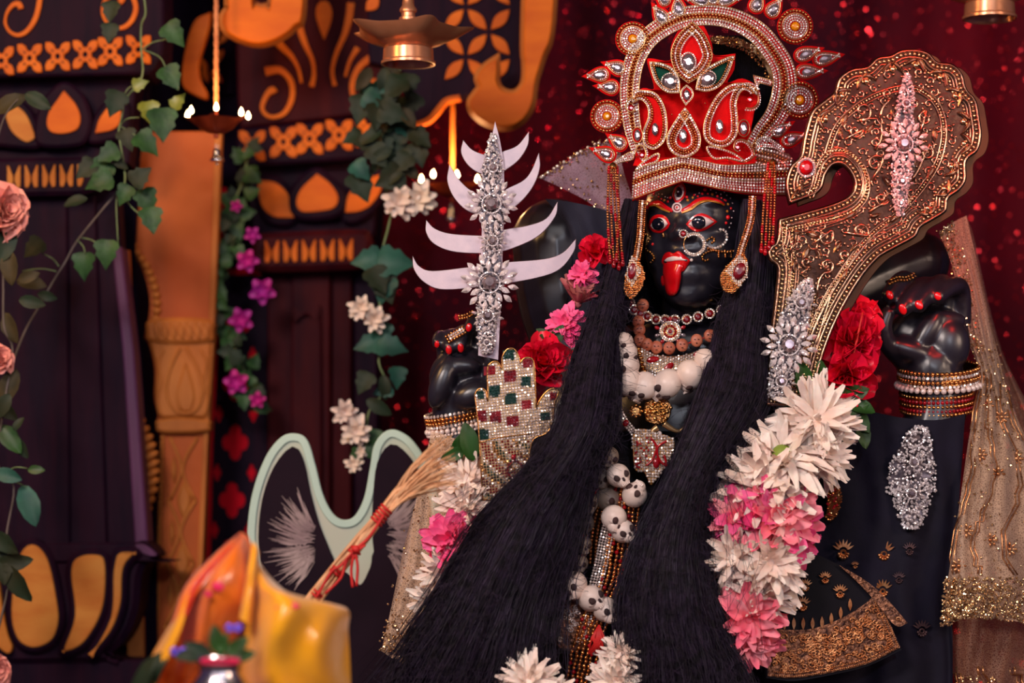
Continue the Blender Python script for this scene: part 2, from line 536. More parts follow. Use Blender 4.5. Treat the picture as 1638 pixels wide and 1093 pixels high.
mat('gold_thread', S(226, 166, 116), 0.3, 0.85, col2=S(180, 110, 66), nscale=80)
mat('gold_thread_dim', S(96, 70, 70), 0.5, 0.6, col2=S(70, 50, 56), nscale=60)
mat('sequin_gold', S(232, 190, 140), 0.18, 0.9, rand=0.45)
mat('brocade', S(176, 122, 92), 0.35, 0.7, col2=S(60, 36, 34), nscale=150, bump=1.0, bscale=220)
def lace(name, col, a_lo, a_hi, scale=260):
    m = mat(name, col, 0.55, 0.0, col2=tuple(c * .8 for c in col[:3]) + (1,), nscale=30, bump=.3, bscale=220, sheen=.4)
    nt = m.node_tree; L = nt.links.new
    n = nt.nodes.new('ShaderNodeTexVoronoi'); n.inputs['Scale'].default_value = scale
    n.feature = 'DISTANCE_TO_EDGE'
    g = nt.nodes.new('ShaderNodeNewGeometry'); L(g.outputs['Position'], n.inputs['Vector'])
    r = nt.nodes.new('ShaderNodeMapRange'); r.inputs[1].default_value = .02; r.inputs[2].default_value = .25; r.inputs[3].default_value = a_hi; r.inputs[4].default_value = a_lo
    L(n.outputs['Distance'], r.inputs[0]); L(r.outputs[0], nt.nodes['Principled BSDF'].inputs['Alpha'])
lace('lace', S(206, 168, 138), .42, .85)
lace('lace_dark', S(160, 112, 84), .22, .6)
lace('lace_lilac', S(150, 118, 138), .5, .8)

mat('setting_dark', S(128, 116, 122), 0.4, .8, col2=S(50, 44, 50), nscale=60)
mat('velvet_blue', S(38, 38, 52), 0.8, col2=S(46, 44, 60), nscale=14, spec=.2, bump=.1, bscale=200)

mat('bronze_dark', S(84, 63, 54), 0.33, 0.95, col2=S(58, 38, 32), nscale=22, bump=.25, bscale=140)

# ------------------------------------------------------------------ the room
PT = 0.86                                   # top of the altar platform
def pfl(y): return HZ + (ZC - PT) * 1000 * D / (D + y)
tag(MB().box((-4, -6, -0.05), (4, 2.2, 0)).build('floor', 'stone_floor'), 'dark stone floor below the altar', 'floor', kind='structure')
tag(MB().box((-4, -6, 3.3), (4, 2.2, 3.35)).build('ceiling', 'ceiling_paint'), 'dark ceiling above the shrine', 'ceiling', kind='structure')
tag(MB().box((-4, 1.45, 0), (4, 1.55, 3.3)).build('wall_back', 'dark_wall'), 'dark maroon wall behind the shrine', 'wall', kind='structure')
tag(MB().box((-1.9, -1.15, 0), (1.9, 1.45, PT)).build('altar_platform', 'platform_wood'), 'low dark altar platform under the idol', 'platform', kind='structure')

# ---- red sequinned curtain
YC = 1.1
cur = thing('sequin_curtain', 'dark red sequinned curtain hanging behind the idol', 'curtain', P(1150, pfl(YC), YC))
def ycur(px): return YC + 0.012 * math.sin(px / 37.0) + 0.008 * math.sin(px / 17.0 + 1)
mb = MB(); xs = list(range(560, 1840, 8)); z0, z1 = PT, 2.95
vs = []
for x in xs:
    p = P(x, 800, ycur(x)); vs += [(p.x, p.y, z0), (p.x, p.y, z1)]
mb.add(vs, [(2*i, 2*i+2, 2*i+3, 2*i+1) for i in range(len(xs) - 1)])
mb.add([(v[0], v[1] + 0.004, v[2]) for v in vs], [(2*i+1, 2*i+3, 2*i+2, 2*i) for i in range(len(xs) - 1)])
mb.build('cloth', 'curtain_red', cur, 60)
mb = MB()
for k in range(12000):
    px, py = random.uniform(590, 1800), random.uniform(-420, 1100)
    c = P(px, py, ycur(px) - 0.006)
    n = Vector((random.gauss(0, .38), -1, random.gauss(0, .38))).normalized()
    a = n.orthogonal().normalized(); b = n.cross(a); r = random.choice((0.0011, 0.0015, 0.0019, 0.0027))
    mb.add([c + (a*math.cos(t) + b*math.sin(t))*r for t in (0, 1.047, 2.094, 3.1416, 4.189, 5.236)], [(0, 1, 2, 3, 4, 5)])
mb.build('sequins', 'sequin_red', cur, kind='stuff')
tag(MB().tube([(-0.9, YC + .02, 2.972), (1.35, YC + .02, 2.972)], 0.018, 10).build('curtain_rail', 'brass', None, 60), 'brass rail carrying the red curtain', 'rail')

# ---- carved facade, left column
def flower4(mb, cx, cy, w, h, y, th, hole=4.2):
    o = []
    for q in range(4):
        sx = (1, -1, -1, 1)[q]; sy = (1, 1, -1, -1)[q]
        seq = [(0.16, 0.52), (0.32, 0.86), (0.62, 1.02), (1.0, 1.0), (1.02, 0.62), (0.86, 0.32), (0.52, 0.16)]
        if q in (0, 2): seq = seq[::-1]
        o += [(cx + sx*a*w/2, cy + sy*b*h/2) for a, b in seq]
    hs = [ell(cx, cy, hole, hole * 1.15, 10)]
    prism(mb, o, y, th, 1.2, hs)

def inlay_flower(par, cx, cy, w, h, y, m='inlay_orange'):
    mb = MB(); flower4(mb, cx, cy, w, h, y, 0.008)
    o = mb.build('flower_inlay', m, par, 40)
    mb = MB()
    for sx in (-1, 1):
        for sy in (-1, 1):
            prism(mb, drop(cx + sx*w*.2, cy + sy*h*.2, 5, 3.4, math.atan2(-sy, -sx), 3), y - .0012, .004)
    mb.build('carved_notches', 'wood_purple', o, kind='stuff')

def drops(par, x0, x1, ya, yb, y, n, m, tilt=0.0):
    """row of paired comma inlays"""
    for k in range(n):
        t = (k + .5) / n
        cx = x0 + (x1 - x0) * t; cy = (ya + yb) / 2 + tilt * (t - .5)
        h = yb - ya; w_ = (x1 - x0) / n * 0.84
        s = 1 if k % 2 == 0 else -1
        path = cr([(cx - s*w_*.22, cy - h/2), (cx - s*w_*.02, cy - h*.2), (cx + s*w_*.1, cy + h*.1), (cx - s*w_*.05, cy + h*.45)], 4, False)
        board('comma_inlay', stroke(path, [2.2, w_*.45, w_*.8, w_*.8, w_*.4]), y, .008, m, par, .8)

YA = 0.45
colA = thing('carved_column', 'dark purple carved column with ochre inlays at the left edge', 'column', P(60, pfl(YA), YA + .1))
board('wall_board', [(-460, -340), (262, -340), (262, 60), (255, 100), (238, 128), (222, 250), (215, 400), (250, 880), (250, pfl(.6)), (-460, pfl(.6))], .6, .02, 'panel_navy', colA)
board('capital', cr([(-460, -340, 1), (255, -340, 1), (262, 40), (250, 100), (236, 118, 1), (-460, 134, 1)], 4), YA + .01, .12, 'wood_purple', colA, 4)
board('neck', cr([(-460, 122, 1), (226, 112, 1), (216, 150), (212, 200), (206, 262, 1), (-460, 262, 1)], 4), YA + .06, .08, 'wood_purple', colA, 3)
board('petal_frame', cr([(60, 232), (56, 190), (72, 152), (102, 130), (132, 150), (146, 188), (140, 220), (120, 234)], 4), YA + .025, .05, 'wood_purple', colA, 5)
board('petal_frame', cr([(-20, 232, 1), (-10, 165), (20, 152), (52, 178), (66, 226), (50, 238)], 4), YA + .035, .04, 'wood_purple', colA, 5)
board('petal_frame', cr([(140, 228), (150, 185), (178, 152), (202, 160), (206, 200), (190, 222)], 4), YA + .035, .04, 'wood_purple', colA, 5)
board('ring_band', cr([(-460, 262, 1), (130, 250, 1), (156, 256), (162, 280), (154, 302), (130, 312, 1), (-460, 322, 1)], 4), YA - .005, .10, 'wood_purple', colA, 7)
for (a, b, c_, d_, m_, f) in ((-460, -460, 107, 112, 'wood_purple', 0), (104, 110, 152, 172, 'wood_purple', .010), (150, 170, 188, 222, 'wood_purple', .020)):
    board('shaft_stave', [(a, 305), (c_, 305), (d_, 890), (b, 890)], YA + .03 + f, .06, m_, colA, 3)
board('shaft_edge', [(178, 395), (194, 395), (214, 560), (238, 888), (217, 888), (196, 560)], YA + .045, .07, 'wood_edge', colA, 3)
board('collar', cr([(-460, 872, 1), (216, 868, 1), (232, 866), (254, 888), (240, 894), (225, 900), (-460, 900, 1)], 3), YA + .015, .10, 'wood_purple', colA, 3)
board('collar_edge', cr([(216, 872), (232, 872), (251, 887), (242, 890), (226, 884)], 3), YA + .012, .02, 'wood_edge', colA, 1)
board('base_bulb', cr([(-460, 896, 1), (240, 892, 1), (226, 920), (220, 975), (205, 1015), (178, 1045), (140, 1062), (-460, 1062, 1)], 5), YA + .02, .12, 'wood_purple', colA, 10)
board('base_foot', [(-460, 1056), (250, 1056), (250, pfl(YA)), (-460, pfl(YA))], YA + .03, .14, 'wood_purple', colA, 4)
for pts in ([(10, 950), (25, 880), (55, 862), (84, 890), (100, 960), (102, 1000), (88, 1032), (55, 1046), (25, 1034), (10, 1000)],
            [(104, 920), (112, 890), (140, 878), (172, 886), (178, 930), (170, 985), (140, 1035), (105, 1052), (92, 1040), (110, 985)],
            [(172, 915), (182, 880), (210, 874), (226, 886), (206, 912), (202, 968), (185, 1015), (150, 1054), (138, 1046), (168, 985)]):
    board('petal_lip', cr(pts, 5), YA + .004, .03, 'wood_purple', colA, 6)
    board('petal_inlay', inset(cr(pts, 5), 10), YA - .001, .02, 'inlay_ochre', colA, 1.5)
board('petal_inlay', cr([(-30, 900), (-8, 910), (4, 975), (12, 1015), (19, 1035), (12, 1046), (-6, 1030), (-20, 990)], 4), YA + .003, .03, 'inlay_ochre', colA, 1.5)
for (x, y) in ((2, 97), (47, 93), (92, 90), (136, 87), (176, 82), (221, 79)):
    inlay_flower(colA, x, y, 39, 45, YA + .004)
SP1 = [(33, 14), (30, 6), (20, 8), (11, 20), (8, 36), (15, 50), (28, 56), (42, 50), (55, 32), (62, 8), (65, -20)]
SP2 = [(191, 4), (196, -4), (182, -8), (168, 0), (163, 16), (168, 32), (180, 42), (196, 44), (210, 33), (217, 14), (213, -4), (204, -20)]
for sp in (SP1, SP2):
    board('scroll_inlay', stroke(cr(sp, 4, False), [9, 8, 4, 5, 7, 8, 8]), YA + .004, .008, 'inlay_orange', colA, 1)
board('petal_inlay', cr([(8, 172), (22, 168), (42, 184), (57, 220, 1), (42, 227), (22, 214), (12, 196)], 4), YA + .030, .008, 'inlay_ochre', colA, 1)
board('petal_inlay', cr([(102, 145, 1), (120, 166), (128, 186), (124, 205), (106, 213), (84, 212), (75, 200), (78, 180), (90, 162)], 4), YA + .020, .008, 'inlay_orange', colA, 1)
board('petal_inlay', cr([(152, 213, 1), (160, 188), (184, 160), (192, 172), (191, 196), (178, 208)], 4), YA + .030, .008, 'inlay_orange', colA, 1)
drops(colA, 8, 134, 264, 301, YA - .009, 9, 'inlay_ochre', -3)

# ---- carved orange pillar
YB = 0.62
pil = thing('carved_pillar', 'carved orange wooden pillar beside the purple column', 'pillar', P(290, pfl(YB), YB))
Lp = cr([(205, 210, 1), (206, 330), (202, 372), (206, 398), (226, 428), (238, 470), (238, 505), (230, 540, 1), (238, 552), (247, 590), (246, 636), (252, 664), (250, 674), (252, 690), (258, 700, 1), (252, 880), (246, pfl(YB), 1)], 5, False)
board('pillar_body', Lp + [(312, pfl(YB)), (322, 950), (332, 690), (340, 540), (352, 210)], YB, .05, 'panel_orange', pil, 2)
board('edge_strip', [(344, 212), (354, 210), (342, 540), (333, 690), (322, 950), (314, pfl(YB)), (306, pfl(YB)), (314, 950), (325, 690), (333, 540)], YB - .006, .03, 'carved_orange', pil, 1)
for (a, b) in resample(cr([(206, 330), (208, 372), (216, 400), (234, 426), (248, 462), (251, 500), (244, 535)], 6, False), 13):
    MB().ball(P(a, b, YB - .002), (.009, .009, .0075), 9, 6).build('rope_bead', 'carved_orange', pil, 179)
board('capital_block', cr([(236, 520, 1), (338, 520, 1), (336, 600), (332, 668, 1), (256, 668, 1), (248, 630), (250, 590), (240, 552)], 4), YB - .012, .05, 'carved_orange', pil, 4)
board('moulding', cr([(238, 512), (290, 508), (338, 512), (340, 530), (336, 546), (290, 550), (240, 546), (233, 530)], 4), YB - .022, .05, 'carved_orange', pil, 6)
for k in range(7):
    board('carved_leaf', lens(250 + k * 13, 529, 30, 10, 1.35), YB - .027, .012, 'carved_orange', pil, 2)
board('moulding', cr([(252, 672), (290, 668), (332, 672), (335, 681), (331, 690), (290, 693), (254, 691), (249, 681)], 4), YB - .02, .05, 'carved_orange', pil, 4)
def ridge(par, pts, r, y, m='carved_orange', name='carved_ridge', n=4):
    return MB().tube([P(a, b, y) for a, b in cr(pts, n, False)], r * .001, 6).build(name, m, par, 179)
ridge(pil, [(288, 556), (272, 590), (266, 625), (278, 655), (300, 662), (318, 650), (324, 618), (314, 585), (298, 556)], 3.6, YB - .013)
ridge(pil, [(288, 660), (284, 632), (296, 606), (308, 632), (302, 660)], 3, YB - .013)
board('carved_leaf', cr([(297, 580), (308, 612), (312, 640), (300, 660), (286, 652), (282, 630), (288, 604)], 4), YB - .016, .01, 'carved_orange', pil, 4)
for s_, x in ((-1, 262), (1, 322)):
    ridge(pil, [(x, 560), (x + s_*8, 580), (x + s_*4, 610), (x + s_*10, 640), (x + s_*6, 664)], 3, YB - .012)
for y0 in (700, 800, 900, 1000, 1100):
    dx = -(y0 - 700) * .03
    for pts in ([(272, y0), (290, y0 + 50), (272, y0 + 100)], [(316, y0), (292, y0 + 50), (312, y0 + 100)]):
        ridge(pil, [(a + dx, b) for a, b in pts], 3.4, YB - .002)
    board('carved_leaf', [(a + dx, b) for a, b in lens(294, y0 + 100, 62, 22, 1.57)], YB - .008, .01, 'carved_orange', pil, 4)
    board('carved_leaf', [(a + dx, b) for a, b in lens(278, y0 + 52, 44, 9, 1.57)], YB - .006, .01, 'carved_orange', pil, 3)
mbr = MB()
for k in range(58):
    x, y = 260 - k * .25, 700 + k * 8
    mbr.ball(P(x, y, YB), (.0055, .005, .0055), 6, 4)
mbr.build('rope_edge', 'carved_orange', pil, 179, kind='stuff')

# ---- turned spindle between column and pillar
spn = thing('carved_spindle', 'thin carved spindle with spiral feather behind the purple column', 'carving', P(226, pfl(.57), .57))
board('spindle_board', cr([(196, 400, 1), (206, 400, 1), (212, 545), (218, 665), (226, 820), (232, pfl(.57), 1), (205, pfl(.57), 1)], 3), .57, .02, 'carved_orange', spn, 1)
for x, y in ((208, 500), (213, 545), (215, 586), (217, 622), (218, 652)):
    MB().ball(P(x + 1, y, .565), (.006, .006, .007), 8, 6).build('knob', 'carved_orange', spn, 179)
for k in range(11):
    t = k / 10
    x = 222 + 14 * math.sin(t * 2.6) + 4 * t; wv = 9 + 15 * math.sin(0.35 + t * 2.5)
    MB().ball(P(x, 676 + k * 14, .56), (.001 * wv, .012, .0085), 10, 6, Euler((0, -0.45, 0)).to_matrix()).build('spiral_turn', 'carved_orange', spn, 179)

# ---- red lattice panel with quatrefoil openings
YL = 0.80
lat = thing('lattice_panel', 'dark lattice panel with red quatrefoil openings beside the orange pillar', 'panel', P(380, pfl(YL), YL))
def quatre(cx, cy, w_, h):
    o = []
    for k in range(32):
        t = 2 * math.pi * k / 32
        r = 0.62 + 0.38 * abs(math.cos(2 * t)) ** .8
        o.append((cx + w_/2 * r * math.cos(t), cy + h/2 * r * math.sin(t)))
    return o
qs = [quatre(*q) for q in ((378, 520, 44, 56), (377, 614, 44, 56), (376, 708, 42, 58), (371, 800, 42, 58), (366, 892, 42, 58), (362, 984, 42, 58),
      (404, 568, 14, 28), (405, 662, 14, 28), (402, 756, 14, 28), (398, 848, 14, 28), (350, 662, 14, 28), (347, 756, 14, 28), (343, 848, 14, 28))]
board('fretwork', [(322, 440), (440, 440), (440, pfl(YL)), (322, pfl(YL))], YL, .003, 'wood_purple', lat, 1, qs)
board('red_backing', [(300, 430), (450, 430), (450, pfl(YL + .005)), (300, pfl(YL + .005))], YL + .005, .004, 'cloth_red', lat, 0)
board('red_edge_strip', [(348, 300), (362, 300), (340, 700), (330, pfl(.78)), (312, pfl(.78)), (326, 700)], .78, .012, 'cloth_red', lat, 0)

# ---- right column
YR = 0.70
colB = thing('carved_column', 'dark maroon carved column with orange inlays behind the hanging ivy', 'column', P(510, pfl(YR), YR + .1))
board('wall_board', [(240, -340), (640, -340), (640, 240), (618, 300), (606, 440), (612, pfl(.86)), (330, pfl(.86)), (330, 210), (240, 210)], .86, .02, 'panel_navy', colB)
board('capital', cr([(372, -340, 1), (612, -340, 1), (618, 60), (612, 180, 1), (385, 205, 1), (378, 100)], 3), YR + .03, .09, 'wood_maroon', colB, 4)
board('flower_band', cr([(378, 206, 1), (600, 186), (616, 196), (614, 244), (600, 252), (378, 268, 1)], 3), YR + .01, .10, 'wood_purple', colB, 5)
board('neck', cr([(392, 262, 1), (612, 246, 1), (604, 300), (598, 376, 1), (404, 380, 1), (398, 320)], 3), YR + .06, .06, 'wood_purple', colB, 3)
board('petal_frame', cr([(462, 338), (462, 305), (482, 280), (506, 266), (530, 282), (552, 306), (552, 335), (530, 350), (482, 352)], 4), YR + .03, .05, 'wood_purple', colB, 6)
board('petal_frame', cr([(402, 290), (430, 278), (460, 295), (476, 345), (455, 362), (420, 350)], 4), YR + .04, .04, 'wood_purple', colB, 5)
board('petal_frame', cr([(545, 350), (550, 310), (580, 278), (616, 268), (618, 300), (596, 340), (565, 358)], 4), YR + .04, .04, 'wood_purple', colB, 5)
board('ring_band', cr([(408, 378), (430, 372), (570, 366), (592, 374), (594, 400), (586, 422), (566, 430), (428, 434), (408, 426), (402, 402)], 4), YR, .11, 'wood_maroon', colB, 9)
board('shaft_stave', [(428, 430), (470, 430), (470, pfl(YR)), (428, pfl(YR))], YR + .06, .06, 'wood_maroon', colB, 3)
board('shaft_stave', [(466, 430), (528, 430), (528, pfl(YR)), (466, pfl(YR))], YR + .05, .06, 'wood_maroon', colB, 3)
board('arched_panel', cr([(466, pfl(YR), 1), (466, 540), (472, 512), (490, 500), (506, 512), (514, 540), (514, pfl(YR), 1)], 4), YR + .038, .03, 'wood_maroon', colB, 3)
board('shaft_stave', [(530, 430), (562, 430), (562, pfl(YR)), (530, pfl(YR))], YR + .065, .06, 'wood_maroon', colB, 3)
board('shaft_stave', [(566, 430), (602, 430), (608, pfl(YR)), (566, pfl(YR))], YR + .075, .06, 'wood_purple', colB, 3)
for (x, y) in ((403, 233), (453, 227), (495, 222), (542, 216), (590, 211)):
    inlay_flower(colB, x, y, 42, 48, YR + .004)
board('petal_inlay', cr([(412, 288, 1), (440, 292), (460, 310), (465, 330), (470, 348, 1), (440, 347), (420, 332), (414, 310)], 4), YR + .034, .01, 'inlay_orange', colB, 1)
board('petal_inlay', cr([(507, 278, 1), (528, 294), (540, 314), (534, 332), (508, 338), (482, 338), (474, 324), (482, 302)], 4), YR + .024, .01, 'inlay_orange', colB, 1)
board('petal_inlay', cr([(552, 340, 1), (558, 310), (582, 288), (613, 278, 1), (608, 306), (592, 328), (574, 338)], 4), YR + .034, .01, 'inlay_orange', colB, 1)
drops(colB, 420, 568, 384, 420, YR - .006, 10, 'inlay_orange', -4)
board('drop_inlay', drop(518, 32, 62, 30, math.pi/2, 7), YR + .022, .012, 'inlay_orange', colB, 1)
for pts, ws in (([(440, 62), (452, 76), (466, 90), (477, 110), (482, 132)], [14, 10, 6, 4]),
                ([(478, 10), (479, 40), (487, 68), (499, 95), (502, 118), (498, 138)], [6, 11, 8, 6, 8]),
                ([(561, 4), (558, 28), (551, 54), (538, 84), (531, 112), (535, 136)], [12, 11, 7, 5, 7]),
                ([(572, 76), (560, 96), (552, 122)], [9, 5, 4]),
                ([(439, 148), (434, 143), (424, 156), (419, 172), (426, 184), (440, 187), (456, 179), (467, 156), (465, 130), (448, 112), (424, 114)], [11, 8, 6, 6, 8, 9, 14]),
                ([(594, 133), (600, 130), (608, 142), (608, 160), (596, 172), (580, 172), (567, 160), (563, 136), (572, 110), (590, 94), (606, 92)], [11, 8, 6, 6, 8, 9, 14])):
    board('scroll_inlay', stroke(cr(pts, 5, False), ws), YR + .022, .012, 'inlay_orange', colB, 1)

# ---- fretwork arch panel and the thick curled brackets
YF = 0.58
arc = thing('fretwork_arch', 'dark fretwork arch panel with orange lens-shaped inlays at the top', 'panel', P(740, 60, YF))
board('arch_board', cr([(574, -340, 1), (880, -340, 1), (870, 110, 1), (800, 150), (752, 152), (736, 158, 1), (722, 160), (706, 172), (690, 188), (662, 198, 1), (650, 120), (590, 100, 1)], 4), YF + .01, .04, 'wood_purple', arc, 3)
board('arch_rim', stroke(cr([(656, 201), (684, 192), (700, 176), (714, 160), (736, 155)], 5, False), [5, 8, 9, 8, 7]), YF, .03, 'inlay_orange', arc, 1)
for (ax, ay) in ((745, 11), (745, 91), (819, 11), (819, 91), (671, 11), (745, -69)):
    for sx in (-1, 1):
        for sy in (-1, 1):
            cx, cy = ax + sx * 18.5, ay + sy * 20
            if 712 < cx < 822 and -40 < cy < 130:
                board('lens_inlay', lens(cx, cy, 44, 19, math.atan2(sy*20, sx*18.5)), YF + .004, .01, 'inlay_orange', arc, 1)
board('lens_inlay', lens(596, 6, 30, 20, -.8), YF + .004, .01, 'inlay_orange', arc, 1)

def bracket(label, outer, y, steps=3):
    t = thing('curled_bracket', label, 'bracket', P(*outer[0][:2], y))
    sh = cr(outer, 5)
    board('bracket_face', sh, y, .02, 'inlay_orange', t, 2)
    for k in range(1, steps):
        board('bracket_moulding', inset(sh, -3.0 * k), y + .018 * k, .018, 'carved_orange', t, 2)
    return t
bracket('thick orange curled bracket at the top of the arch', [(892, -200, 1), (884, 30), (868, 90), (856, 130), (850, 168), (832, 194), (806, 202), (778, 195), (758, 180), (752, 164), (760, 150), (768, 138), (764, 122), (776, 106), (794, 94, 1), (795, 112), (794, 130), (804, 145), (824, 148), (838, 132), (840, 100), (838, 50), (846, -200, 1)], .46)
bracket('thick orange curled bracket cut by the upper edge beside the rope', [(368, -200, 1), (364, -8), (366, 10), (356, 26), (360, 46), (380, 60), (412, 68), (444, 60), (470, 40), (484, 8), (486, -200, 1), (436, -200, 1), (434, -4), (424, 10), (410, 8), (402, -6), (398, -200, 1)], .46)
sp = thing('curved_scroll_panel', 'orange S-shaped scroll board left of the hanging rope', 'carving', P(315, 90, .66))
board('scroll_board', cr([(336, 20, 1), (312, 32), (298, 70), (290, 120), (294, 140), (308, 150), (328, 158), (331, 148), (321, 128), (318, 102), (328, 66), (335, 40)], 5), .66, .02, 'inlay_orange', sp, 2)
for (x, y, a) in ((348, 42, 1.0), (358, 60, 2.3), (350, 90, 2.2), (326, 104, 1.2), (346, 122, .8), (328, 120, 1.2), (344, 26, .4)):
    board('lens_inlay', lens(x, y, 26, 11, a), .835, .01, 'inlay_orange', sp, 1)
board('scroll_backing', [(322, 14), (372, 14), (372, 150), (322, 150)], .84, .015, 'panel_navy', sp, 1)

# ------------------------------------------------------------------ hanging lamps
def rope_to(name, x, y0, yy, r, m, par, twist=True):
    top = Vector((P(x, y0, yy).x, yy, 3.28)); bot = P(x, y0, yy)
    if not twist:
        w_ = r * .001
        return MB().box((bot.x - w_, yy - .0012, bot.z), (bot.x + w_, yy + .0012, top.z)).build(name, m, par)
    mb = MB(); n = 260
    for q in range(2):
        pts = []
        for k in range(n + 1):
            t = k / n; a = t * 2 * math.pi * 90 + q * math.pi
            pts.append(bot.lerp(top, t) + Vector((math.cos(a), math.sin(a), 0)) * r * .0005)
        mb.tube(pts, r * .00065, 5)
    return mb.build(name, m, par, 179)

def bell(par, x, y, yy, s):
    c = P(x, y, yy)
    prof = [(.15, 1.0), (.35, .98), (.5, .85), (.56, .55), (.62, .25), (.8, .05), (1.0, -.05), (1.0, -.12), (.86, -.1), (.5, .2), (.05, .3)]
    b = MB().lathe([(r * s * .001, z * s * .0015) for r, z in prof], c, 20).build('bell', 'steel', par, 50)
    MB().ball(c + Vector((0, 0, -.0006 * s)), .00022 * s, 8, 6).build('clapper', 'steel', b, 179)
    MB().tube([c + Vector((math.cos(t) * .0002 * s, 0, (.0018 + math.sin(t) * .0003) * s)) for t in [k * math.pi / 5 for k in range(10)]], .00006 * s, 5, closed=True).build('bell_loop', 'steel', b, 179)

def flame(par, x, y, yy, s):
    c = P(x, y, yy)
    prof = [(0, -.5), (.3, -.35), (.42, 0), (.34, .35), (.16, .75), (0, 1.1)]
    f = MB().lathe([(r * s * .001, z * s * .001) for r, z in prof], c, 10).build('flame', 'flame', par, 179)
    MB().tube([c + Vector((0, 0, -.001 * s)), c + Vector((0, 0, -.0002 * s))], .00012 * s, 6).build('wick', 'wick', par, 179)
    return f

def plight(name, c, e, col=(1.0, .52, .2), r=.02):
    l = bpy.data.lights.new(name, 'POINT'); l.energy = e; l.color = col; l.shadow_soft_size = r
    o = bpy.data.objects.new(name, l); C.objects.link(o); o.location = c
    return o

def diya(label, x, y, yy, R, flames, ropemat, twist, bellpos):
    t = thing('hanging_oil_lamp', label, 'oil lamp', P(x, y, yy))
    c = P(x, y, yy); k = R * .001
    spouts = 5
    def mod(th, i):
        if i < 3: return 1.0
        q = max(0, math.cos(spouts * (th + 1.57))) ** 6
        return (1 + .32 * q, .05 * k * q)
    MB().lathe([(.02*k, -.46*k), (.3*k, -.42*k), (.55*k, -.28*k), (.74*k, -.05*k), (.82*k, .02*k), (.76*k, 0), (.5*k, -.2*k), (.02*k, -.3*k)], c, 60, mod).build('lamp_bowl', 'copper', t, 50)
    MB().lathe([(.07*k, -.6*k), (.1*k, -.52*k), (.06*k, -.44*k)], c, 12).build('lamp_finial', 'copper', t, 60)
    MB().tube([c + Vector((0, 0, -.4*k)), c + Vector((0, 0, .5*k))], .05*k, 8).build('lamp_stem', 'copper', t, 179)
    rope_to('hanging_rope' if twist else 'hanging_strap', x, y - .4*R, yy, 5 if twist else 4, ropemat, t, twist)
    for (fx, fy_) in flames: flame(t, fx, fy_, yy - .02 + random.uniform(-.02, .02), 9)
    bell(t, *bellpos)
    plight('lamp_glow', c + Vector((0, -.05, .045)), .5 if twist else 1.2)
    return t
diya('copper oil lamp with five flames hanging on a twisted rope', 346, 192, .42, 54, [(300, 185), (306, 178), (346, 173), (386, 181), (397, 187)], 'rope', True, (347, 255, .42, 13))
diya('copper oil lamp with flames hanging behind the silver trident', 724, 296, .665, 52, [(674, 288), (693, 280), (731, 281), (764, 288)], 'strap_orange', False, (722, 350, .665, 13))

def brass_lamp(label, x, y, yy, sc=1.0):
    """five-spouted dish on a ring foot; (x, y) is the middle of the rim plane"""
    t = thing('brass_lamp', label, 'brass lamp', P(x, y, yy))
    c = P(x, y, yy); k = .001 * sc
    def mod(th, i):
        if i in (0, 1, 8): return 1.0
        f = (.15, .15, .3, .6, 1, 1, .6, .3, .1)[i] if i < 9 else 0
        q = abs(math.cos(2.5 * (th - .05)))
        sp_ = q ** 7
        return (1 + f * (.30 * sp_ - .05 * (1 - q)), 4 * k * f * sp_)
    MB().lathe([(38*k, -30*k), (42*k, -26*k), (56*k, -22*k), (70*k, -14*k), (82*k, -2*k), (84*k, 1*k), (80*k, 0), (60*k, -12*k), (10*k, -16*k)], c, 100, mod).build('lamp_dish', 'brass', t, 40)
    MB().lathe([(37*k, -30*k), (41*k, -32*k), (42*k, -50*k), (45*k, -53*k), (45*k, -57*k), (42*k, -57*k), (40*k, -52*k), (38*k, -32*k)], c, 48).build('ring_foot', 'brass', t, 40)
    st = [(14, -16), (15, 4), (12, 8), (12, 14), (15, 16), (15, 20), (11, 22), (11, 28), (14, 30), (14, 34), (10, 40), (8, 60), (12, 66), (8, 72), (6, 110), (10, 116), (3, 124)]
    MB().lathe([(a*k, b*k) for a, b in st], c, 24).build('lamp_stem', 'brass', t, 40)
    mb = MB()
    z = c.z + .124 * sc
    while z < 3.27:
        a = [Vector((c.x + (.005 * math.cos(q) if k2 else 0), c.y + (0 if k2 else .005 * math.cos(q)), z + .009 + .011 * math.sin(q))) for q in [j * math.pi / 4 for j in range(8)] for k2 in [int(round((z - c.z) / .016)) % 2]]
        mb.tube(a, .0016, 5, closed=True); z += .016
    mb.build('hanging_chain', 'brass', t, 179, kind='stuff')
    return t
brass_lamp('large spouted brass lamp hanging near the fretwork arch', 653, 48, .12)
brass_lamp('brass lamp hanging at the top right corner', 1583, -24, .16)

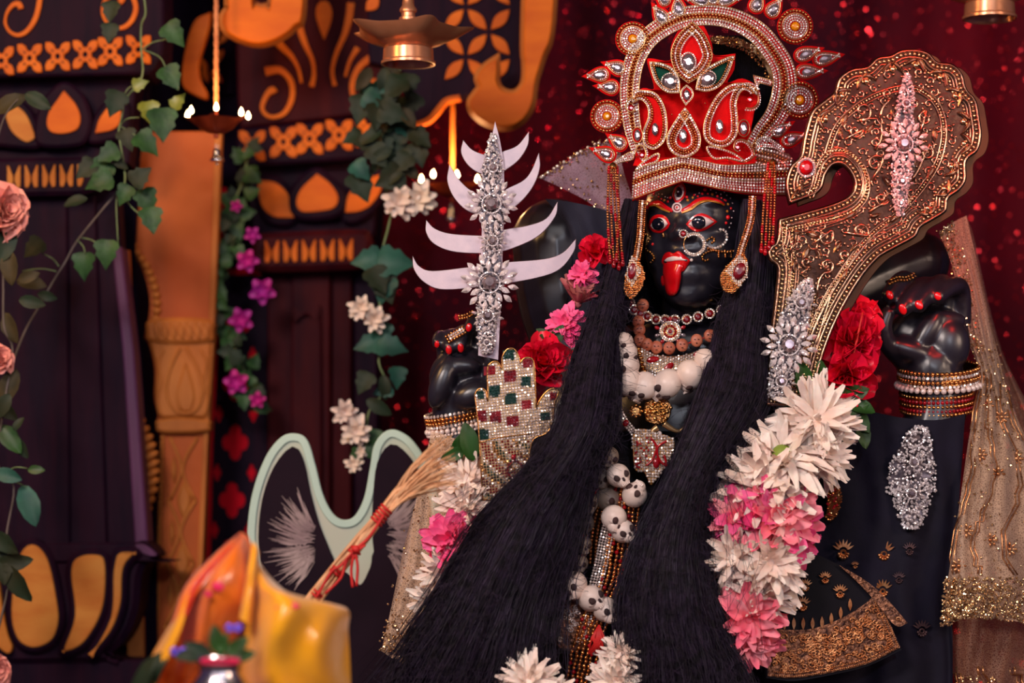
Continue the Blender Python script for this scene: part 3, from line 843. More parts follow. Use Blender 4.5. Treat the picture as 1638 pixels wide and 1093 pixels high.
# ------------------------------------------------------------------ leaves, vines and silk flowers
def leaf_mesh(name, m, ivy=True, fold=.25, seed=0):
    """unit leaf: base at origin, tip at +Y, front +Z"""
    if ivy: half = [(0, 0), (.22, -.1), (.44, .02), (.5, .2), (.36, .36), (.40, .52), (.24, .66), (.1, .86), (0, 1.0)]
    else: half = [(0, 0), (.12, .08), (.23, .28), (.26, .5), (.2, .74), (.09, .92), (0, 1.0)]
    r_ = random.Random(seed); vs = []; n = len(half); bend = r_.uniform(.05, .35)
    for (x, y) in half:
        z0 = -bend * y * y
        vs += [(0, y, z0 + .015), (x * .55, y, z0 + fold * x * .7), (x, y, z0 + fold * x + r_.uniform(-.05, .05)), (-x * .55, y, z0 + fold * x * .7), (-x, y, z0 + fold * x + r_.uniform(-.05, .05))]
    mb = MB(); fs = []
    for i in range(n - 1):
        a, b = 5*i, 5*(i+1)
        fs += [(a, a+1, b+1, b), (a+1, a+2, b+2, b+1), (a, b, b+3, a+3), (a+3, b+3, b+4, a+4)]
    mb.add(vs, fs)
    k = len(vs)
    mb.add([(x, y, z - .012) for x, y, z in vs], [f[::-1] for f in fs])
    return mb.mesh(name, m, 50)

def leaf_at(par, me, x, y, yy, size, ang, tilt=.3, name='leaf', roll=0.0):
    """ang: image direction of the tip in degrees, 0 = right, 90 = up"""
    a = math.radians(ang)
    ty = Vector((math.cos(a), -math.sin(tilt) * .6, math.sin(a))).normalized()
    n = Vector((random.uniform(-.3, .3) + roll, -1, random.uniform(-.3, .3) + .15))
    z = (n - ty * n.dot(ty)).normalized(); xx = ty.cross(z)
    M = Matrix((xx, ty, z)).transposed().to_4x4()
    return inst(name, me, Matrix.Translation(P(x, y, yy)) @ M @ Matrix.Scale(size * .001, 4), par)

IVY = [leaf_mesh('ivy_leaf', 'leaf_ivy', True, .3, k) for k in range(3)]
IVYY = leaf_mesh('ivy_leaf', 'leaf_yellow', True, .3, 5)
LD = [leaf_mesh('leaf', 'leaf_dark', False, .35, k) for k in range(2)]
LTE = leaf_mesh('leaf', 'leaf_teal', False, .35, 3)
LBR = leaf_mesh('leaf', 'leaf_brown', False, .35, 4)
LIT = leaf_mesh('ivy_leaf', 'leaf_teal', True, .3, 6)
LDI = leaf_mesh('ivy_leaf', 'leaf_dark', True, .3, 7)
LFR = leaf_mesh('leaf', 'leaf_fresh', False, .35, 8)

def stem(par, pts, yy, r, m='stem_green', name='stem'):
    return MB().tube([P(a, b, yy + .006 * math.sin(k * .7)) for k, (a, b) in enumerate(cr(pts, 5, False))], r * .001, 6).build(name, m, par, 179)

YV = 0.30
v1 = thing('ivy_vine', 'green ivy vine hanging over the purple column and orange pillar', 'vine', P(228, -20, YV))
MB().tube([P(228, -18, YV), P(232, -60, YV), P(240, -300, YV + .3)], .0015, 6).build('stem', 'stem_green', v1, 179)
stem(v1, [(228, -20), (233, 20), (226, 40), (226, 80), (228, 118), (216, 140), (200, 160), (194, 190), (190, 212), (196, 250), (200, 290), (190, 310)], YV, 1.8)
stem(v1, [(194, 300), (160, 340), (122, 388), (104, 420), (84, 452), (58, 498), (40, 530), (24, 570), (8, 620)], YV, 1.8, 'stem_brown')
stem(v1, [(188, 300), (186, 330), (189, 392)], YV, 1.2)
stem(v1, [(226, 80), (244, 68), (270, 62)], YV, 1.2); stem(v1, [(230, 80), (256, 92), (268, 116)], YV, 1.2)
stem(v1, [(192, 200), (204, 190), (222, 188)], YV, 1.2); stem(v1, [(192, 202), (210, 212), (226, 224)], YV, 1.2)
stem(v1, [(202, 168), (200, 150), (210, 138), (214, 146)], YV, 1.2); stem(v1, [(194, 312), (215, 336), (232, 346)], YV, 1.2)
stem(v1, [(192, 314), (214, 314), (228, 312)], YV, 1.2); stem(v1, [(126, 380), (146, 384), (160, 394)], YV, 1.2)
stem(v1, [(124, 384), (134, 396), (136, 410)], YV, 1.2); stem(v1, [(94, 426), (84, 414), (68, 406)], YV, 1.2); stem(v1, [(90, 434), (64, 430), (36, 434)], YV, 1.2)
for (x, y, s_, a, me) in ((268, 42, 44, -50, IVY[0]), (266, 110, 44, -60, IVY[1]), (236, 166, 40, -75, IVYY), (258, 178, 56, -85, IVY[1]), (222, 218, 46, -40, IVY[2]),
        (180, 5, 36, -100, LDI), (178, 40, 34, -100, LDI), (172, 262, 46, -130, IVY[0]), (176, 285, 46, -160, IVY[2]), (150, 262, 40, -140, LDI), (140, 318, 42, -170, LD[0]),
        (214, 292, 40, 40, LDI), (230, 306, 44, -70, IVY[0]), (240, 336, 44, -80, IVY[1]), (136, 408, 44, -95, IVY[2]), (172, 388, 46, -95, IVY[0]), (66, 388, 40, -140, LDI),
        (26, 448, 54, -10, LBR), (200, 210, 38, -70, LDI), (190, 150, 44, -110, LDI), (186, 240, 40, -150, IVY[1]), (60, 470, 36, -15, LD[1]),
        (215, 138, 26, 20, IVYY), (280, 172, 30, 60, IVYY), (180, 255, 30, -30, LD[0]), (206, 300, 36, -120, IVY[0])):
    leaf_at(v1, me, x, y, YV - .015 + random.uniform(-.02, .02), s_, a)

def rosette(name, par, c, R, m, face=(0, -1, .1), n=26, mesh=None, spread=1.0, shape='rose', core=None, seed=1):
    """one bloom: each petal is an object of its own under the flower"""
    r_ = random.Random(seed)
    fl = thing_part(name, par, c)
    f = Vector(face).normalized()
    a = f.orthogonal().normalized(); b = f.cross(a)
    for k in range(n):
        t = (k + .5) / n
        th = k * 2.39996 + r_.uniform(-.2, .2)
        lift = 1.15 - 1.25 * t ** .8 * spread         # inner petals stand up, outer lie flat
        d = ((a * math.cos(th) + b * math.sin(th)) * math.sin(1.57 - lift) + f * math.sin(lift)).normalized()
        L = R * (.45 + .55 * t) * r_.uniform(.88, 1.12)
        n_ = (f - d * f.dot(d) + Vector((1e-5, 0, 0))).normalized()
        x_ = d.cross(n_)
        M = Matrix((x_, d, n_)).transposed().to_4x4()
        inst('petal', mesh, Matrix.Translation(c + (a * math.cos(th) + b * math.sin(th)) * R * .06 + f * R * .25 * (1 - t)) @ M @ Matrix.Scale(L, 4), fl)
    return fl

def thing_part(name, par, c):
    """an Empty part inside a thing"""
    o = bpy.data.objects.new(name, None); o.empty_display_size = .01
    C.objects.link(o); WORLD[o.name] = Vector(c); o.parent = par; o.location = Vector(c) - WORLD[par.name]
    return o

def petal_mesh(name, m, w_=.5, cup=.35, curl=.2, tip=.0, seed=0, nl=5, wav=.04):
    r_ = random.Random(seed); vs = []; fs = []
    for i in range(nl + 1):
        t = i / nl
        ww = w_ * (math.sin(math.pi * (0.12 + .80 * t ** (.8 + tip))) ** .8)
        if tip and t > .6: ww *= 1 - tip * ((t - .6) / .4) ** 1.5
        z = -curl * t * t
        for j in range(5):
            u = (j - 2) / 2
            vs.append((u * ww * .5, t, z + cup * (u * ww) ** 2 * 1.6 + r_.uniform(-wav, wav) * t))
    for i in range(nl):
        for j in range(4):
            a = i * 5 + j; fs.append((a, a + 1, a + 6, a + 5))
    return MB().add(vs, fs).mesh(name, m, 179)

PP = petal_mesh('petal', 'petal_pink', .95, .55, -.1, seed=1)
PU = petal_mesh('petal', 'petal_purple', .9, .4, .2, seed=2)
PC = petal_mesh('petal', 'petal_cream', .55, .4, .2, seed=3)
def silk(name, label, x, y, yy, R, mesh, n, face, group=None, seed=1, cat='flower', extra=()):
    t = thing(name, label, cat, P(x, y, yy), group)
    R *= .001
    f = Vector(face).normalized(); c = P(x, y, yy)
    a = f.orthogonal().normalized(); b = f.cross(a); r_ = random.Random(seed)
    for k in range(n):
        tt = (k + .5) / n; th = k * 2.39996 + r_.uniform(-.2, .2); lift = 1.25 - 1.35 * tt ** .8
        d = ((a * math.cos(th) + b * math.sin(th)) * math.cos(lift) + f * math.sin(lift)).normalized()
        n_ = (f - d * f.dot(d) + Vector((1e-5, 0, 0))).normalized(); x_ = d.cross(n_)
        M = Matrix((x_, d, n_)).transposed().to_4x4()
        inst('petal', mesh, Matrix.Translation(c + f * R * .3 * (1 - tt)) @ M @ Matrix.Scale(R * (.5 + .5 * tt) * r_.uniform(.9, 1.1), 4), t)
    MB().ball(c, R * .25, 8, 6).build('flower_heart', mesh.materials[0].name, t, 179)
    return t

# spray of silk roses at the left edge
v0 = thing('rose_spray', 'trailing stem with dark leaves at the left edge', 'vine', P(-20, 180, .2))
stem(v0, [(-24, 150), (-14, 300), (4, 420), (6, 520), (20, 560), (8, 640), (-4, 740), (22, 780), (10, 860), (14, 930), (-14, 1060), (-30, 1180)], .2, 2, 'stem_brown')
stem(v0, [(-10, 250), (6, 190), (30, 158), (50, 150)], .2, 1.4, 'stem_brown'); stem(v0, [(4, 760), (24, 748), (44, 750)], .2, 1.2); stem(v0, [(6, 770), (20, 770), (36, 776)], .2, 1.2)
for (x, y, s_, a, me) in ((-6, 180, 60, 30, LBR), (40, 150, 52, -30, LD[1]), (20, 362, 70, -110, LD[1]), (14, 400, 60, -85, LBR), (28, 450, 40, 20, LBR), (30, 480, 44, -10, LD[0]),
        (8, 500, 56, -70, LBR), (26, 590, 66, -110, LBR), (16, 630, 50, -120, LD[0]), (-2, 680, 62, -50, LFR), (24, 700, 40, -60, LD[0]), (-10, 755, 50, -15, LTE), (36, 776, 74, -70, LTE),
        (44, 752, 30, 0, LFR), (22, 690, 28, 60, LD[0]), (-8, 905, 62, 8, LD[0]), (12, 905, 70, -62, LD[0]), (-14, 850, 60, -40, LD[1]), (0, 880, 60, -80, LD[1]), (-10, 640, 50, -40, LD[0])):
    leaf_at(v0, me, x, y, .19 + random.uniform(-.02, .02), s_, a)
silk('silk_rose', 'large pale pink silk rose at the left edge', 0, 342, .19, 54, PP, 30, (.55, -.7, .1), seed=3)
silk('silk_rose', 'small coral silk rose low on the left edge stem', -8, 578, .19, 34, PP, 24, (.6, -.6, .3), seed=4)
silk('silk_rose', 'pale pink silk rose in the bottom left corner', -14, 1075, .19, 36, PP, 26, (.6, -.7, .1), seed=5)

# purple-flowered creeper behind
v2 = thing('creeper_vine', 'pale green creeper with purple blossoms between the two columns', 'vine', P(390, 260, .66))
path2 = [(398, 240), (388, 290), (372, 335), (376, 380), (352, 430), (344, 480), (362, 530), (384, 575), (398, 620), (404, 650)]
stem(v2, path2, .66, 1.8)
pp = resample(cr(path2, 5, False), 11)
for k, (x, y) in enumerate(pp):
    for q in range(2):
        leaf_at(v2, random.choice((IVY[0], IVY[1], LDI, IVY[2])), x + random.uniform(-14, 14), y + random.uniform(-10, 10), .65 + random.uniform(-.02, .02), random.uniform(20, 34), random.uniform(0, 360))
for k, (x, y, R) in enumerate(((396, 418, 22), (420, 466, 26), (386, 512, 24), (378, 612, 24), (412, 640, 16), (378, 330, 12), (404, 376, 16))):
    fl = thing_part('blossom', v2, P(x, y, .63)); r_ = random.Random(k)
    for j in range(5):
        d = Vector((math.cos(j * 1.257 + k), -.35, math.sin(j * 1.257 + k))).normalized(); n_ = Vector((0, -1, 0)); n_ = (n_ - d * n_.dot(d)).normalized()
        inst('petal', PU, Matrix.Translation(P(x, y, .63)) @ Matrix((d.cross(n_), d, n_)).transposed().to_4x4() @ Matrix.Scale(R * .001, 4), fl)

# dark ivy with white silk blooms in front of the right column
YI = 0.40
v3 = thing('ivy_vine', 'dark ivy vine with white blooms hanging between arch and trident', 'vine', P(640, 90, YI))
path3 = [(648, -30), (646, 60), (640, 110), (622, 190), (606, 240), (632, 300), (622, 360), (612, 400), (606, 450), (610, 540), (606, 580), (618, 620), (590, 660), (586, 710), (572, 750)]
stem(v3, path3, YI, 2.0, 'stem_green')
MB().tube([P(648, -28, YI), P(650, -400, YI + .2)], .002, 6).build('stem', 'stem_green', v3, 179)
stem(v3, [(632, 290), (646, 300), (664, 312)], YI, 2, 'stem_green'); stem(v3, [(628, 400), (612, 408), (606, 430)], YI, 1.5)
r3 = random.Random(11)
for k in range(46):
    t = r3.random(); x = 628 + r3.uniform(-46, 46) - 20 * t; y = 105 + t * 180
    leaf_at(v3, r3.choice((LDI, LDI, LIT, LBR, LD[0])), x, y, YI + r3.uniform(-.03, .03), r3.uniform(32, 54), r3.uniform(200, 340))
for (x, y, s_, a, me) in ((606, 415, 50, 185, LIT), (610, 418, 60, -5, LIT), (596, 432, 50, -60, LDI), (610, 440, 56, -70, LDI), (620, 445, 50, -110, LIT), (606, 548, 46, 190, LIT), (608, 552, 50, -8, LIT), (610, 520, 46, -90, LIT),
        (590, 600, 40, -120, LDI), (612, 600, 44, -80, LD[0]), (636, 590, 36, -90, LIT), (625, 620, 34, 200, LIT), (586, 640, 50, -30, LD[0]), (600, 690, 36, -100, IVY[0]), (590, 715, 30, -60, IVY[0]), (575, 720, 26, -120, IVY[1]), (640, 260, 44, -40, LBR), (668, 230, 44, -80, LDI)):
    leaf_at(v3, me, x, y, YI + random.uniform(-.02, .0), s_, a)
for k, (x, y, R, n) in enumerate(((640, 322, 34, 14), (672, 318, 34, 14), (578, 492, 28, 14), (600, 512, 28, 12), (552, 660, 26, 14), (570, 690, 30, 14), (566, 742, 18, 10), (578, 722, 14, 8))):
    fl = thing_part('white_bloom', v3, P(x, y, YI - .02))
    r_ = random.Random(k + 5)
    for j in range(n):
        th = j * 2.4; lift = 1.1 - 1.4 * j / n
        d = Vector((math.cos(th) * math.cos(lift), -math.sin(lift) - .2, math.sin(th) * math.cos(lift) - .15)).normalized()
        n_ = Vector((0, -1, 0)); n_ = (n_ - d * n_.dot(d)).normalized()
        inst('petal', PC, Matrix.Translation(P(x, y, YI - .02)) @ Matrix((d.cross(n_), d, n_)).transposed().to_4x4() @ Matrix.Scale(R * .001 * r_.uniform(.8, 1.1), 4), fl)

# ------------------------------------------------------------------ the idol: one continuous body
body_t = thing('goddess_idol', 'black four-armed temple idol with red eyes and outstretched red tongue', 'idol', (P(1010, 800, .02).x, .02, PT))
bm_ = MB()
def chain(pts, n=14):
    """tapered limb through (px, py, y, radius) joints"""
    A = crn(pts, 4) if len(pts) > 2 else [np.array(pts[0]) * (1 - t) + np.array(pts[1]) * t for t in (0, .25, .5, .75, 1)]
    pp = [P(a[0], a[1], a[2]) for a in A]; rr = [a[3] for a in A]
    bm_.tube(pp, rr, n)
    bm_.ball(pp[0], rr[0], n, 10); bm_.ball(pp[-1], rr[-1], n, 10)
def blob(px, py, y, r, rot=None, seg=40, ring=28):
    bm_.ball(P(px, py, y), r, seg, ring, Euler(rot).to_matrix() if rot else None)
# trunk
blob(1090, 690, .03, (.165, .105, .16)); blob(1055, 840, .03, (.13, .095, .17)); blob(1015, 1000, .03, (.18, .12, .18))
chain([(1010, 1050, .03, .15), (1005, pfl(.03) - 130, .03, .14)])
chain([(945, 600, .06, .058), (1090, 575, .06, .075), (1235, 590, .06, .058)])
chain([(1112, 600, .05, .062), (1114, 470, .035, .056)])
chain([(1060, 560, .0, .05), (1150, 560, .0, .05)])
# arms: trident hand, raised sleeve behind, axe hand
chain([(935, 610, .06, .055), (860, 760, .03, .048), (800, 850, .0, .044)])
chain([(800, 850, .0, .044), (752, 760, -.02, .040), (728, 670, -.02, .036)])
chain([(960, 640, .10, .075), (900, 490, .10, .072), (888, 388, .10, .072)])
chain([(1240, 610, .06, .058), (1350, 780, .03, .055), (1440, 880, .0, .052)])
chain([(1440, 880, .0, .052), (1470, 760, -.02, .052), (1502, 640, -.02, .048)])
chain([(1250, 580, .10, .060), (1360, 470, .13, .055), (1470, 420, .15, .052)])
# right hand
chain([(1502, 650, -.02, .047), (1490, 590, -.02, .050)])
blob(1482, 545, -.02, (.066, .030, .055))
for f in ([(1452, 535, .0, .016), (1452, 456, -.015, .0165), (1438, 452, -.045, .0155), (1422, 473, -.066, .0135)],
          [(1487, 535, .0, .016), (1484, 462, -.015, .0165), (1466, 467, -.052, .0155), (1445, 494, -.074, .0135)],
          [(1513, 535, .0, .016), (1510, 458, -.015, .0165), (1492, 463, -.052, .0155), (1470, 488, -.074, .0135)],
          [(1537, 545, .0, .016), (1537, 468, -.012, .0165), (1522, 459, -.042, .0155), (1501, 475, -.066, .0135)]):
    chain(f, 10)
chain([(1446, 574, -.03, .020), (1420, 550, -.05, .016), (1413, 524, -.058, .0145), (1420, 502, -.060, .012)], 10)
blob(1456, 562, -.045, (.046, .022, .019), (0, .3, 0)); blob(1484, 532, -.05, (.017, .014, .040), (0, .55, 0)); blob(1520, 552, -.045, (.032, .022, .042)); blob(1506, 512, -.04, (.04, .016, .016))
# left hand
chain([(728, 680, -.02, .037), (730, 640, -.02, .040)])
blob(736, 605, -.03, (.050, .024, .048))
for f in ([(712, 600, -.01, .011), (706, 540, -.025, .0115), (699, 548, -.046, .0095)],
          [(727, 600, -.01, .0125), (723, 536, -.025, .0125), (718, 556, -.054, .0105)],
          [(746, 600, -.01, .0125), (741, 530, -.025, .0125), (737, 552, -.054, .0105)],
          [(766, 600, -.01, .0125), (764, 512, -.025, .0125), (752, 524, -.052, .0105)]):
    chain(f, 10)
chain([(772, 640, -.03, .015), (786, 600, -.045, .0125), (784, 572, -.05, .011)], 10)
blob(708, 612, -.056, (.020, .020, .044), (0, .35, 0)); blob(756, 632, -.056, (.034, .020, .022), (0, -.35, 0)); blob(738, 586, -.054, (.032, .016, .015))
# head: local frame u (right), v (up), w (forward)
HC = P(1118, 385, .0); HA = math.radians(20)
HU = Vector((math.cos(HA), -math.sin(HA), 0)); HW = Vector((-math.sin(HA), -math.cos(HA), 0)); HV = Vector((0, 0, 1))
HR = Matrix((HU, HW, HV)).transposed()
def hb(u, v, w, r, rot=None):
    R3 = HR @ Euler(rot).to_matrix() if rot else HR
    bm_.ball(HC + (HU * u + HV * v + HW * w) * .001, (r[0]*.001, r[2]*.001, r[1]*.001), 32, 22, R3)
hb(0, 40, -12, (90, 100, 104)); hb(0, -15, 6, (84, 82, 92)); hb(0, -56, 16, (68, 58, 76)); hb(0, -84, 44, (44, 32, 46))
hb(0, 30, 40, (74, 60, 62))
for s_ in (-1, 1):
    hb(32 * s_, -20, 46, (42, 42, 44)); hb(34 * s_, 48, 78, (30, 9, 16), (0, -.12 * s_, 0)); hb(12 * s_, -2, 96, (11, 9, 13))
    hb(33 * s_, 29, 70, (25, 16, 23))
hb(0, 8, 97, (13, 26, 12)); hb(0, 3, 104, (13, 12, 14)); hb(0, 26, 90, (9, 26, 9)); hb(0, -24, 84, (30, 10, 18)); hb(0, -40, 80, (27, 9, 18)); hb(0, -92, 70, (26, 20, 20)); hb(0, -60, 62, (40, 30, 34))
raw = bpy.data.meshes.new('raw'); raw.from_pydata([tuple(v) for v in bm_.v], [], bm_.f)
tmp = bpy.data.objects.new('raw', raw); C.objects.link(tmp)
rm = tmp.modifiers.new('r', 'REMESH'); rm.mode = 'VOXEL'; rm.voxel_size = 0.0032
sm = tmp.modifiers.new('s', 'SMOOTH'); sm.factor = .5; sm.iterations = 11
dg = bpy.context.evaluated_depsgraph_get(); dg.update()
me = bpy.data.meshes.new_from_object(tmp.evaluated_get(dg))
bpy.data.objects.remove(tmp); bpy.data.meshes.remove(raw)
me.name = 'body'; me.materials.clear(); me.materials.append(M_['skin_black'])
me.polygons.foreach_set('use_smooth', [True] * len(me.polygons))
body = put('body', me, body_t)
body.location = -WORLD[body_t.name]
bvh = BVHTree.FromPolygons([v.co.copy() for v in me.vertices], [tuple(p.vertices) for p in me.polygons])

def hit(px, py, y=-.05):
    d = (P(px, py, 0) - CAMP).normalized()
    h = bvh.ray_cast(CAMP, d)
    if h[0] is None or h[0].y > .12: return P(px, py, y), Vector((0, -1, 0))
    return h[0], h[1]
def hy(px, py, lift=.002, y=-.05):
    return hit(px, py, y)[0].y - lift

def inpoly(pts, x, y):
    c = False; n = len(pts); j = n - 1
    for i in range(n):
        if (pts[i][1] > y) != (pts[j][1] > y) and x < (pts[j][0]-pts[i][0])*(y-pts[i][1])/(pts[j][1]-pts[i][1]) + pts[i][0]: c = not c
        j = i
    return c
def bdist(pts, x, y):
    a = np.array(pts, float); b = np.roll(a, -1, 0); d = b - a
    t = np.clip(((x - a[:, 0])*d[:, 0] + (y - a[:, 1])*d[:, 1]) / np.maximum((d*d).sum(1), 1e-9), 0, 1)
    return float(np.hypot(a[:, 0] + t*d[:, 0] - x, a[:, 1] + t*d[:, 1] - y).min())

def patch(mb, pts, depth, lift=.0015, dome=0.0, grid=4.0, th=.003, tri=True):
    """a skin that follows a surface: pts in pixels, depth(px, py) gives y"""
    if area2(pts) < 0: pts = pts[::-1]
    xs = [p[0] for p in pts]; ys = [p[1] for p in pts]
    v2 = [Vector(p) for p in pts]; n = len(v2)
    x = min(xs) + grid / 2; k = 0
    while x < max(xs):
        y = min(ys) + grid / 2 + (grid / 2 if k % 2 else 0); k += 1
        while y < max(ys):
            if inpoly(pts, x, y) and bdist(pts, x, y) > grid * .35: v2.append(Vector((x, y)))
            y += grid
        x += grid
    vv, ee, ff = delaunay_2d_cdt(v2, [(i, (i + 1) % n) for i in range(n)], [list(range(n))], 1, 1e-6)[:3]
    dm = max([bdist(pts, v.x, v.y) for v in vv] + [1e-6]) if dome else 1
    top = []
    for v in vv:
        h = lift
        if dome:
            q = bdist(pts, v.x, v.y) / dm; h += dome * math.sqrt(max(0, 1 - (1 - q) ** 2))
        top.append(P(v.x, v.y, depth(v.x, v.y) - h))
    N = len(top)
    # boundary loop indices after the triangulation
    cnt = {}
    for f in ff:
        for i in range(len(f)):
            e = (f[i], f[(i + 1) % len(f)]); cnt[e] = cnt.get(e, 0) + 1
    fs = [tuple(f) for f in ff]
    for (a, b) in cnt:
        if (b, a) not in cnt: fs.append((b, a, a + N, b + N))
    mb.add(top + [p + Vector((0, th, 0)) for p in top], fs)
    return mb

HYF = lambda px, py: hit(px, py, -.06)[0].y
def face(name, pts, m, lift=.0015, dome=0.0, par=None, grid=3.0, label=None):
    return patch(MB(), pts, HYF, lift, dome, grid).build(name, m, par or body_t, 60, label=label)
z3 = lambda pts: [(960 + p[0]/4.753, 260 + p[1]/4.753) + tuple(p[2:]) for p in pts]

# eyes
def eye(red, white, pc, pr, hl):
    e = face('eye_rim', cr(z3(red), 4), 'paint_red', .0012, .0015, label='red painted eye rim')
    face('eye_white', cr(z3(white), 4), 'paint_white', .0035, .003, e, 2.0)
    c = z3([pc])[0]
    face('iris', ell(c[0], c[1], pr[0]/4.753, pr[1]/4.753, 22), 'paint_navy', .0055, .0035, e, 2.0)
    h = z3([hl])[0]; face('eye_glint', ell(h[0], h[1], 1.5, 1.3, 8), 'paint_white', .0098, .0004, e, 2.0)
eye([(363, 480, 1), (388, 420), (440, 395), (500, 412), (532, 466, 1), (512, 502), (460, 536), (400, 526)], [(382, 480, 1), (408, 436), (450, 418), (492, 432), (514, 468, 1), (482, 502), (440, 516), (403, 506)], (440, 468), (48, 47), (446, 470))
eye([(652, 470, 1), (700, 414), (762, 387), (822, 402), (892, 450, 1), (852, 482), (800, 514), (740, 527), (690, 507)], [(670, 470, 1), (710, 430), (760, 408), (815, 420), (866, 451, 1), (830, 476), (780, 501), (728, 502)], (750, 456), (56, 50), (742, 455))
eye([(625, 143, 1), (652, 200), (642, 262), (605, 302, 1), (572, 304, 1), (548, 250), (570, 190)], [(622, 166, 1), (638, 205), (630, 252), (600, 284, 1), (580, 288, 1), (564, 248), (582, 196)], (597, 226), (29, 42), (592, 222))
# brows
def zs(pts, ws, n=5): return stroke(cr(z3(pts), n, False), ws)
face('brow', zs([(352, 350), (400, 306), (450, 308), (500, 344), (552, 368)], [3, 6, 8, 7, 5]), 'paint_red', .0012, .001)
face('brow', zs([(612, 372), (680, 336), (740, 294), (810, 276), (890, 292), (948, 322)], [5, 7, 8, 7, 6, 3]), 'paint_red', .0012, .001)
face('brow_line', zs([(372, 336), (420, 326), (470, 352), (530, 378)], [1.5, 3, 3.4, 2]), 'paint_gold', .0026, .0006)
face('brow_line', zs([(620, 382), (690, 352), (750, 308), (820, 290), (900, 306), (945, 326)], [2, 4, 4, 3, 2.4, 1.5]), 'paint_gold', .0026, .0006)
bi = face('forehead_mark', ell(*z3([(584, 342)])[0], 8.2, 8.2, 20), 'paint_white', .0016, .001)
face('mark_ring', ell(*z3([(584, 342)])[0], 5.6, 5.6, 16), 'ruby_dark', .0030, .0006, bi, 2)
face('mark_ring', ell(*z3([(584, 342)])[0], 3.8, 3.8, 14), 'paint_white', .0040, .0006, bi, 2)
face('mark_ring', ell(*z3([(584, 342)])[0], 1.9, 1.9, 12), 'paint_red', .0050, .0006, bi, 2)
# painted dots along the brows
def dots(lst, m, nm):
    for (x, y, r) in lst:
        a, b = z3([(x, y)])[0]; p, n = hit(a, b)
        MB().ball(p, r / 4753.0, 8, 6).build(nm, m, body_t, 179)
dots([(365, 300, 8), (385, 272, 8), (410, 240, 13), (446, 262, 9), (534, 270, 14), (515, 298, 11), (467, 278, 8), (658, 264, 13), (715, 248, 9), (742, 258, 9), (776, 238, 12), (797, 208, 15), (818, 238, 10), (890, 258, 13), (920, 272, 10), (945, 286, 10),
      (994, 350, 11), (970, 418, 18), (957, 460, 12), (400, 622, 12), (955, 290, 9)], 'paint_red', 'red_dot')
dots([(400, 268, 10), (488, 288, 11), (666, 288, 12), (704, 268, 10), (852, 243, 12), (972, 318, 11), (966, 372, 11)], 'paint_gold', 'gold_dot')
dots([(428, 250, 5), (446, 240, 5), (473, 242, 6), (495, 262, 5), (513, 268, 5), (722, 244, 5), (754, 232, 6), (840, 208, 6), (882, 230, 6), (918, 242, 7), (944, 226, 6), (962, 250, 6), (990, 272, 6), (1006, 310, 6), (1014, 370, 6), (1000, 420, 6), (994, 462, 6), (982, 494, 6)], 'paint_white', 'white_dot')
# mouth
lip = face('lips', cr(z3([(468, 758), (484, 700), (518, 680), (556, 690), (596, 674), (640, 704), (688, 744, 1), (660, 792), (622, 832), (560, 800), (500, 792)]), 5), 'paint_red', .0025, .005, label='bright red painted lips')
face('mouth_dark', cr(z3([(482, 756), (510, 724), (570, 712), (640, 734), (664, 744), (620, 772), (540, 776)]), 4), 'skin_black', .0066, .0005, lip, 2)
face('teeth', cr(z3([(488, 748), (520, 722), (576, 714), (640, 736), (652, 744), (580, 746), (520, 754)]), 4), 'paint_white', .0078, .001, lip, 2)
face('tongue', cr(z3([(486, 772), (540, 756), (612, 756), (640, 790), (618, 830), (612, 900), (596, 970), (572, 1005), (540, 1014), (508, 996), (490, 930), (478, 840)]), 5), 'paint_red', .0062, .0075, label='long red tongue hanging over the chin')
face('chin_stain', cr(z3([(470, 860), (484, 880), (486, 930), (472, 936), (462, 900)]), 4), 'paint_red', .0005, .0004)
# nails
def nail(px, py, w_, h, rot, m='paint_red', name='fingernail'):
    p, n = hit(px, py, -.07)
    n = (n + Vector((0, -1, 0)) * .6).normalized()
    M = basis(p, n, (math.cos(rot), 0, -math.sin(rot)), (w_*.001, h*.001, .0028))
    return inst(name, NAIL, M, body_t)
NAIL = MB().ball((0, 0, 0), 1.0, 14, 8).mesh('fingernail', 'paint_red', 179)
for a in ((1423, 472, 5.5, 8, -.5), (1444, 495, 6, 9, -.4), (1470, 488, 6, 8, -.6), (1500, 474, 5.5, 7, -.5), (699, 551, 4, 6, .1), (718, 560, 5, 7.5, -.1), (737, 557, 5, 7.5, -.1), (750, 524, 5, 7, .2)):
    nail(*a)
# finger rings
def ring_path(name, pts, r, depth, m, par, stone=False, rows=1, lift=.004):
    mb = MB()
    for q in range(rows):
        pth = offs(cr(pts, 5, False), (q - (rows - 1) / 2) * r * 1.9)
        for (a, b) in resample(pth, r * 1.8):
            c = P(a, b, depth(a, b) - lift)
            if stone: mb.gem(c, r * .001, (random.uniform(-.3, .3), -1, random.uniform(-.3, .3)))
            else: mb.ball(c, r * .001, 7, 5)
    return mb.build(name, m, par, None if stone else 179, kind='stuff')
r1 = thing('finger_ring', 'gold leaf-shaped ring on the raised hand beside the axe', 'ring', hit(1442, 447)[0])
ring_path('ring_beads', [(1422, 452), (1436, 446), (1450, 446), (1463, 440)], 2.6, HYF, 'gold', r1, rows=2)
r2 = thing('finger_ring', 'jewelled gold ring band across the fingers at the trident', 'ring', hit(730, 535)[0])
ring_path('ring_beads', [(716, 543), (728, 536), (742, 528)], 2.6, HYF, 'gold_bead', r2, rows=3)
ring_path('ring_stones', [(720, 540), (730, 534), (740, 528)], 2.2, HYF, 'rhinestone', r2, True, rows=2, lift=.008)
r3_ = thing('finger_ring', 'slim gold ring on the top finger next to the trident', 'ring', hit(746, 507)[0])
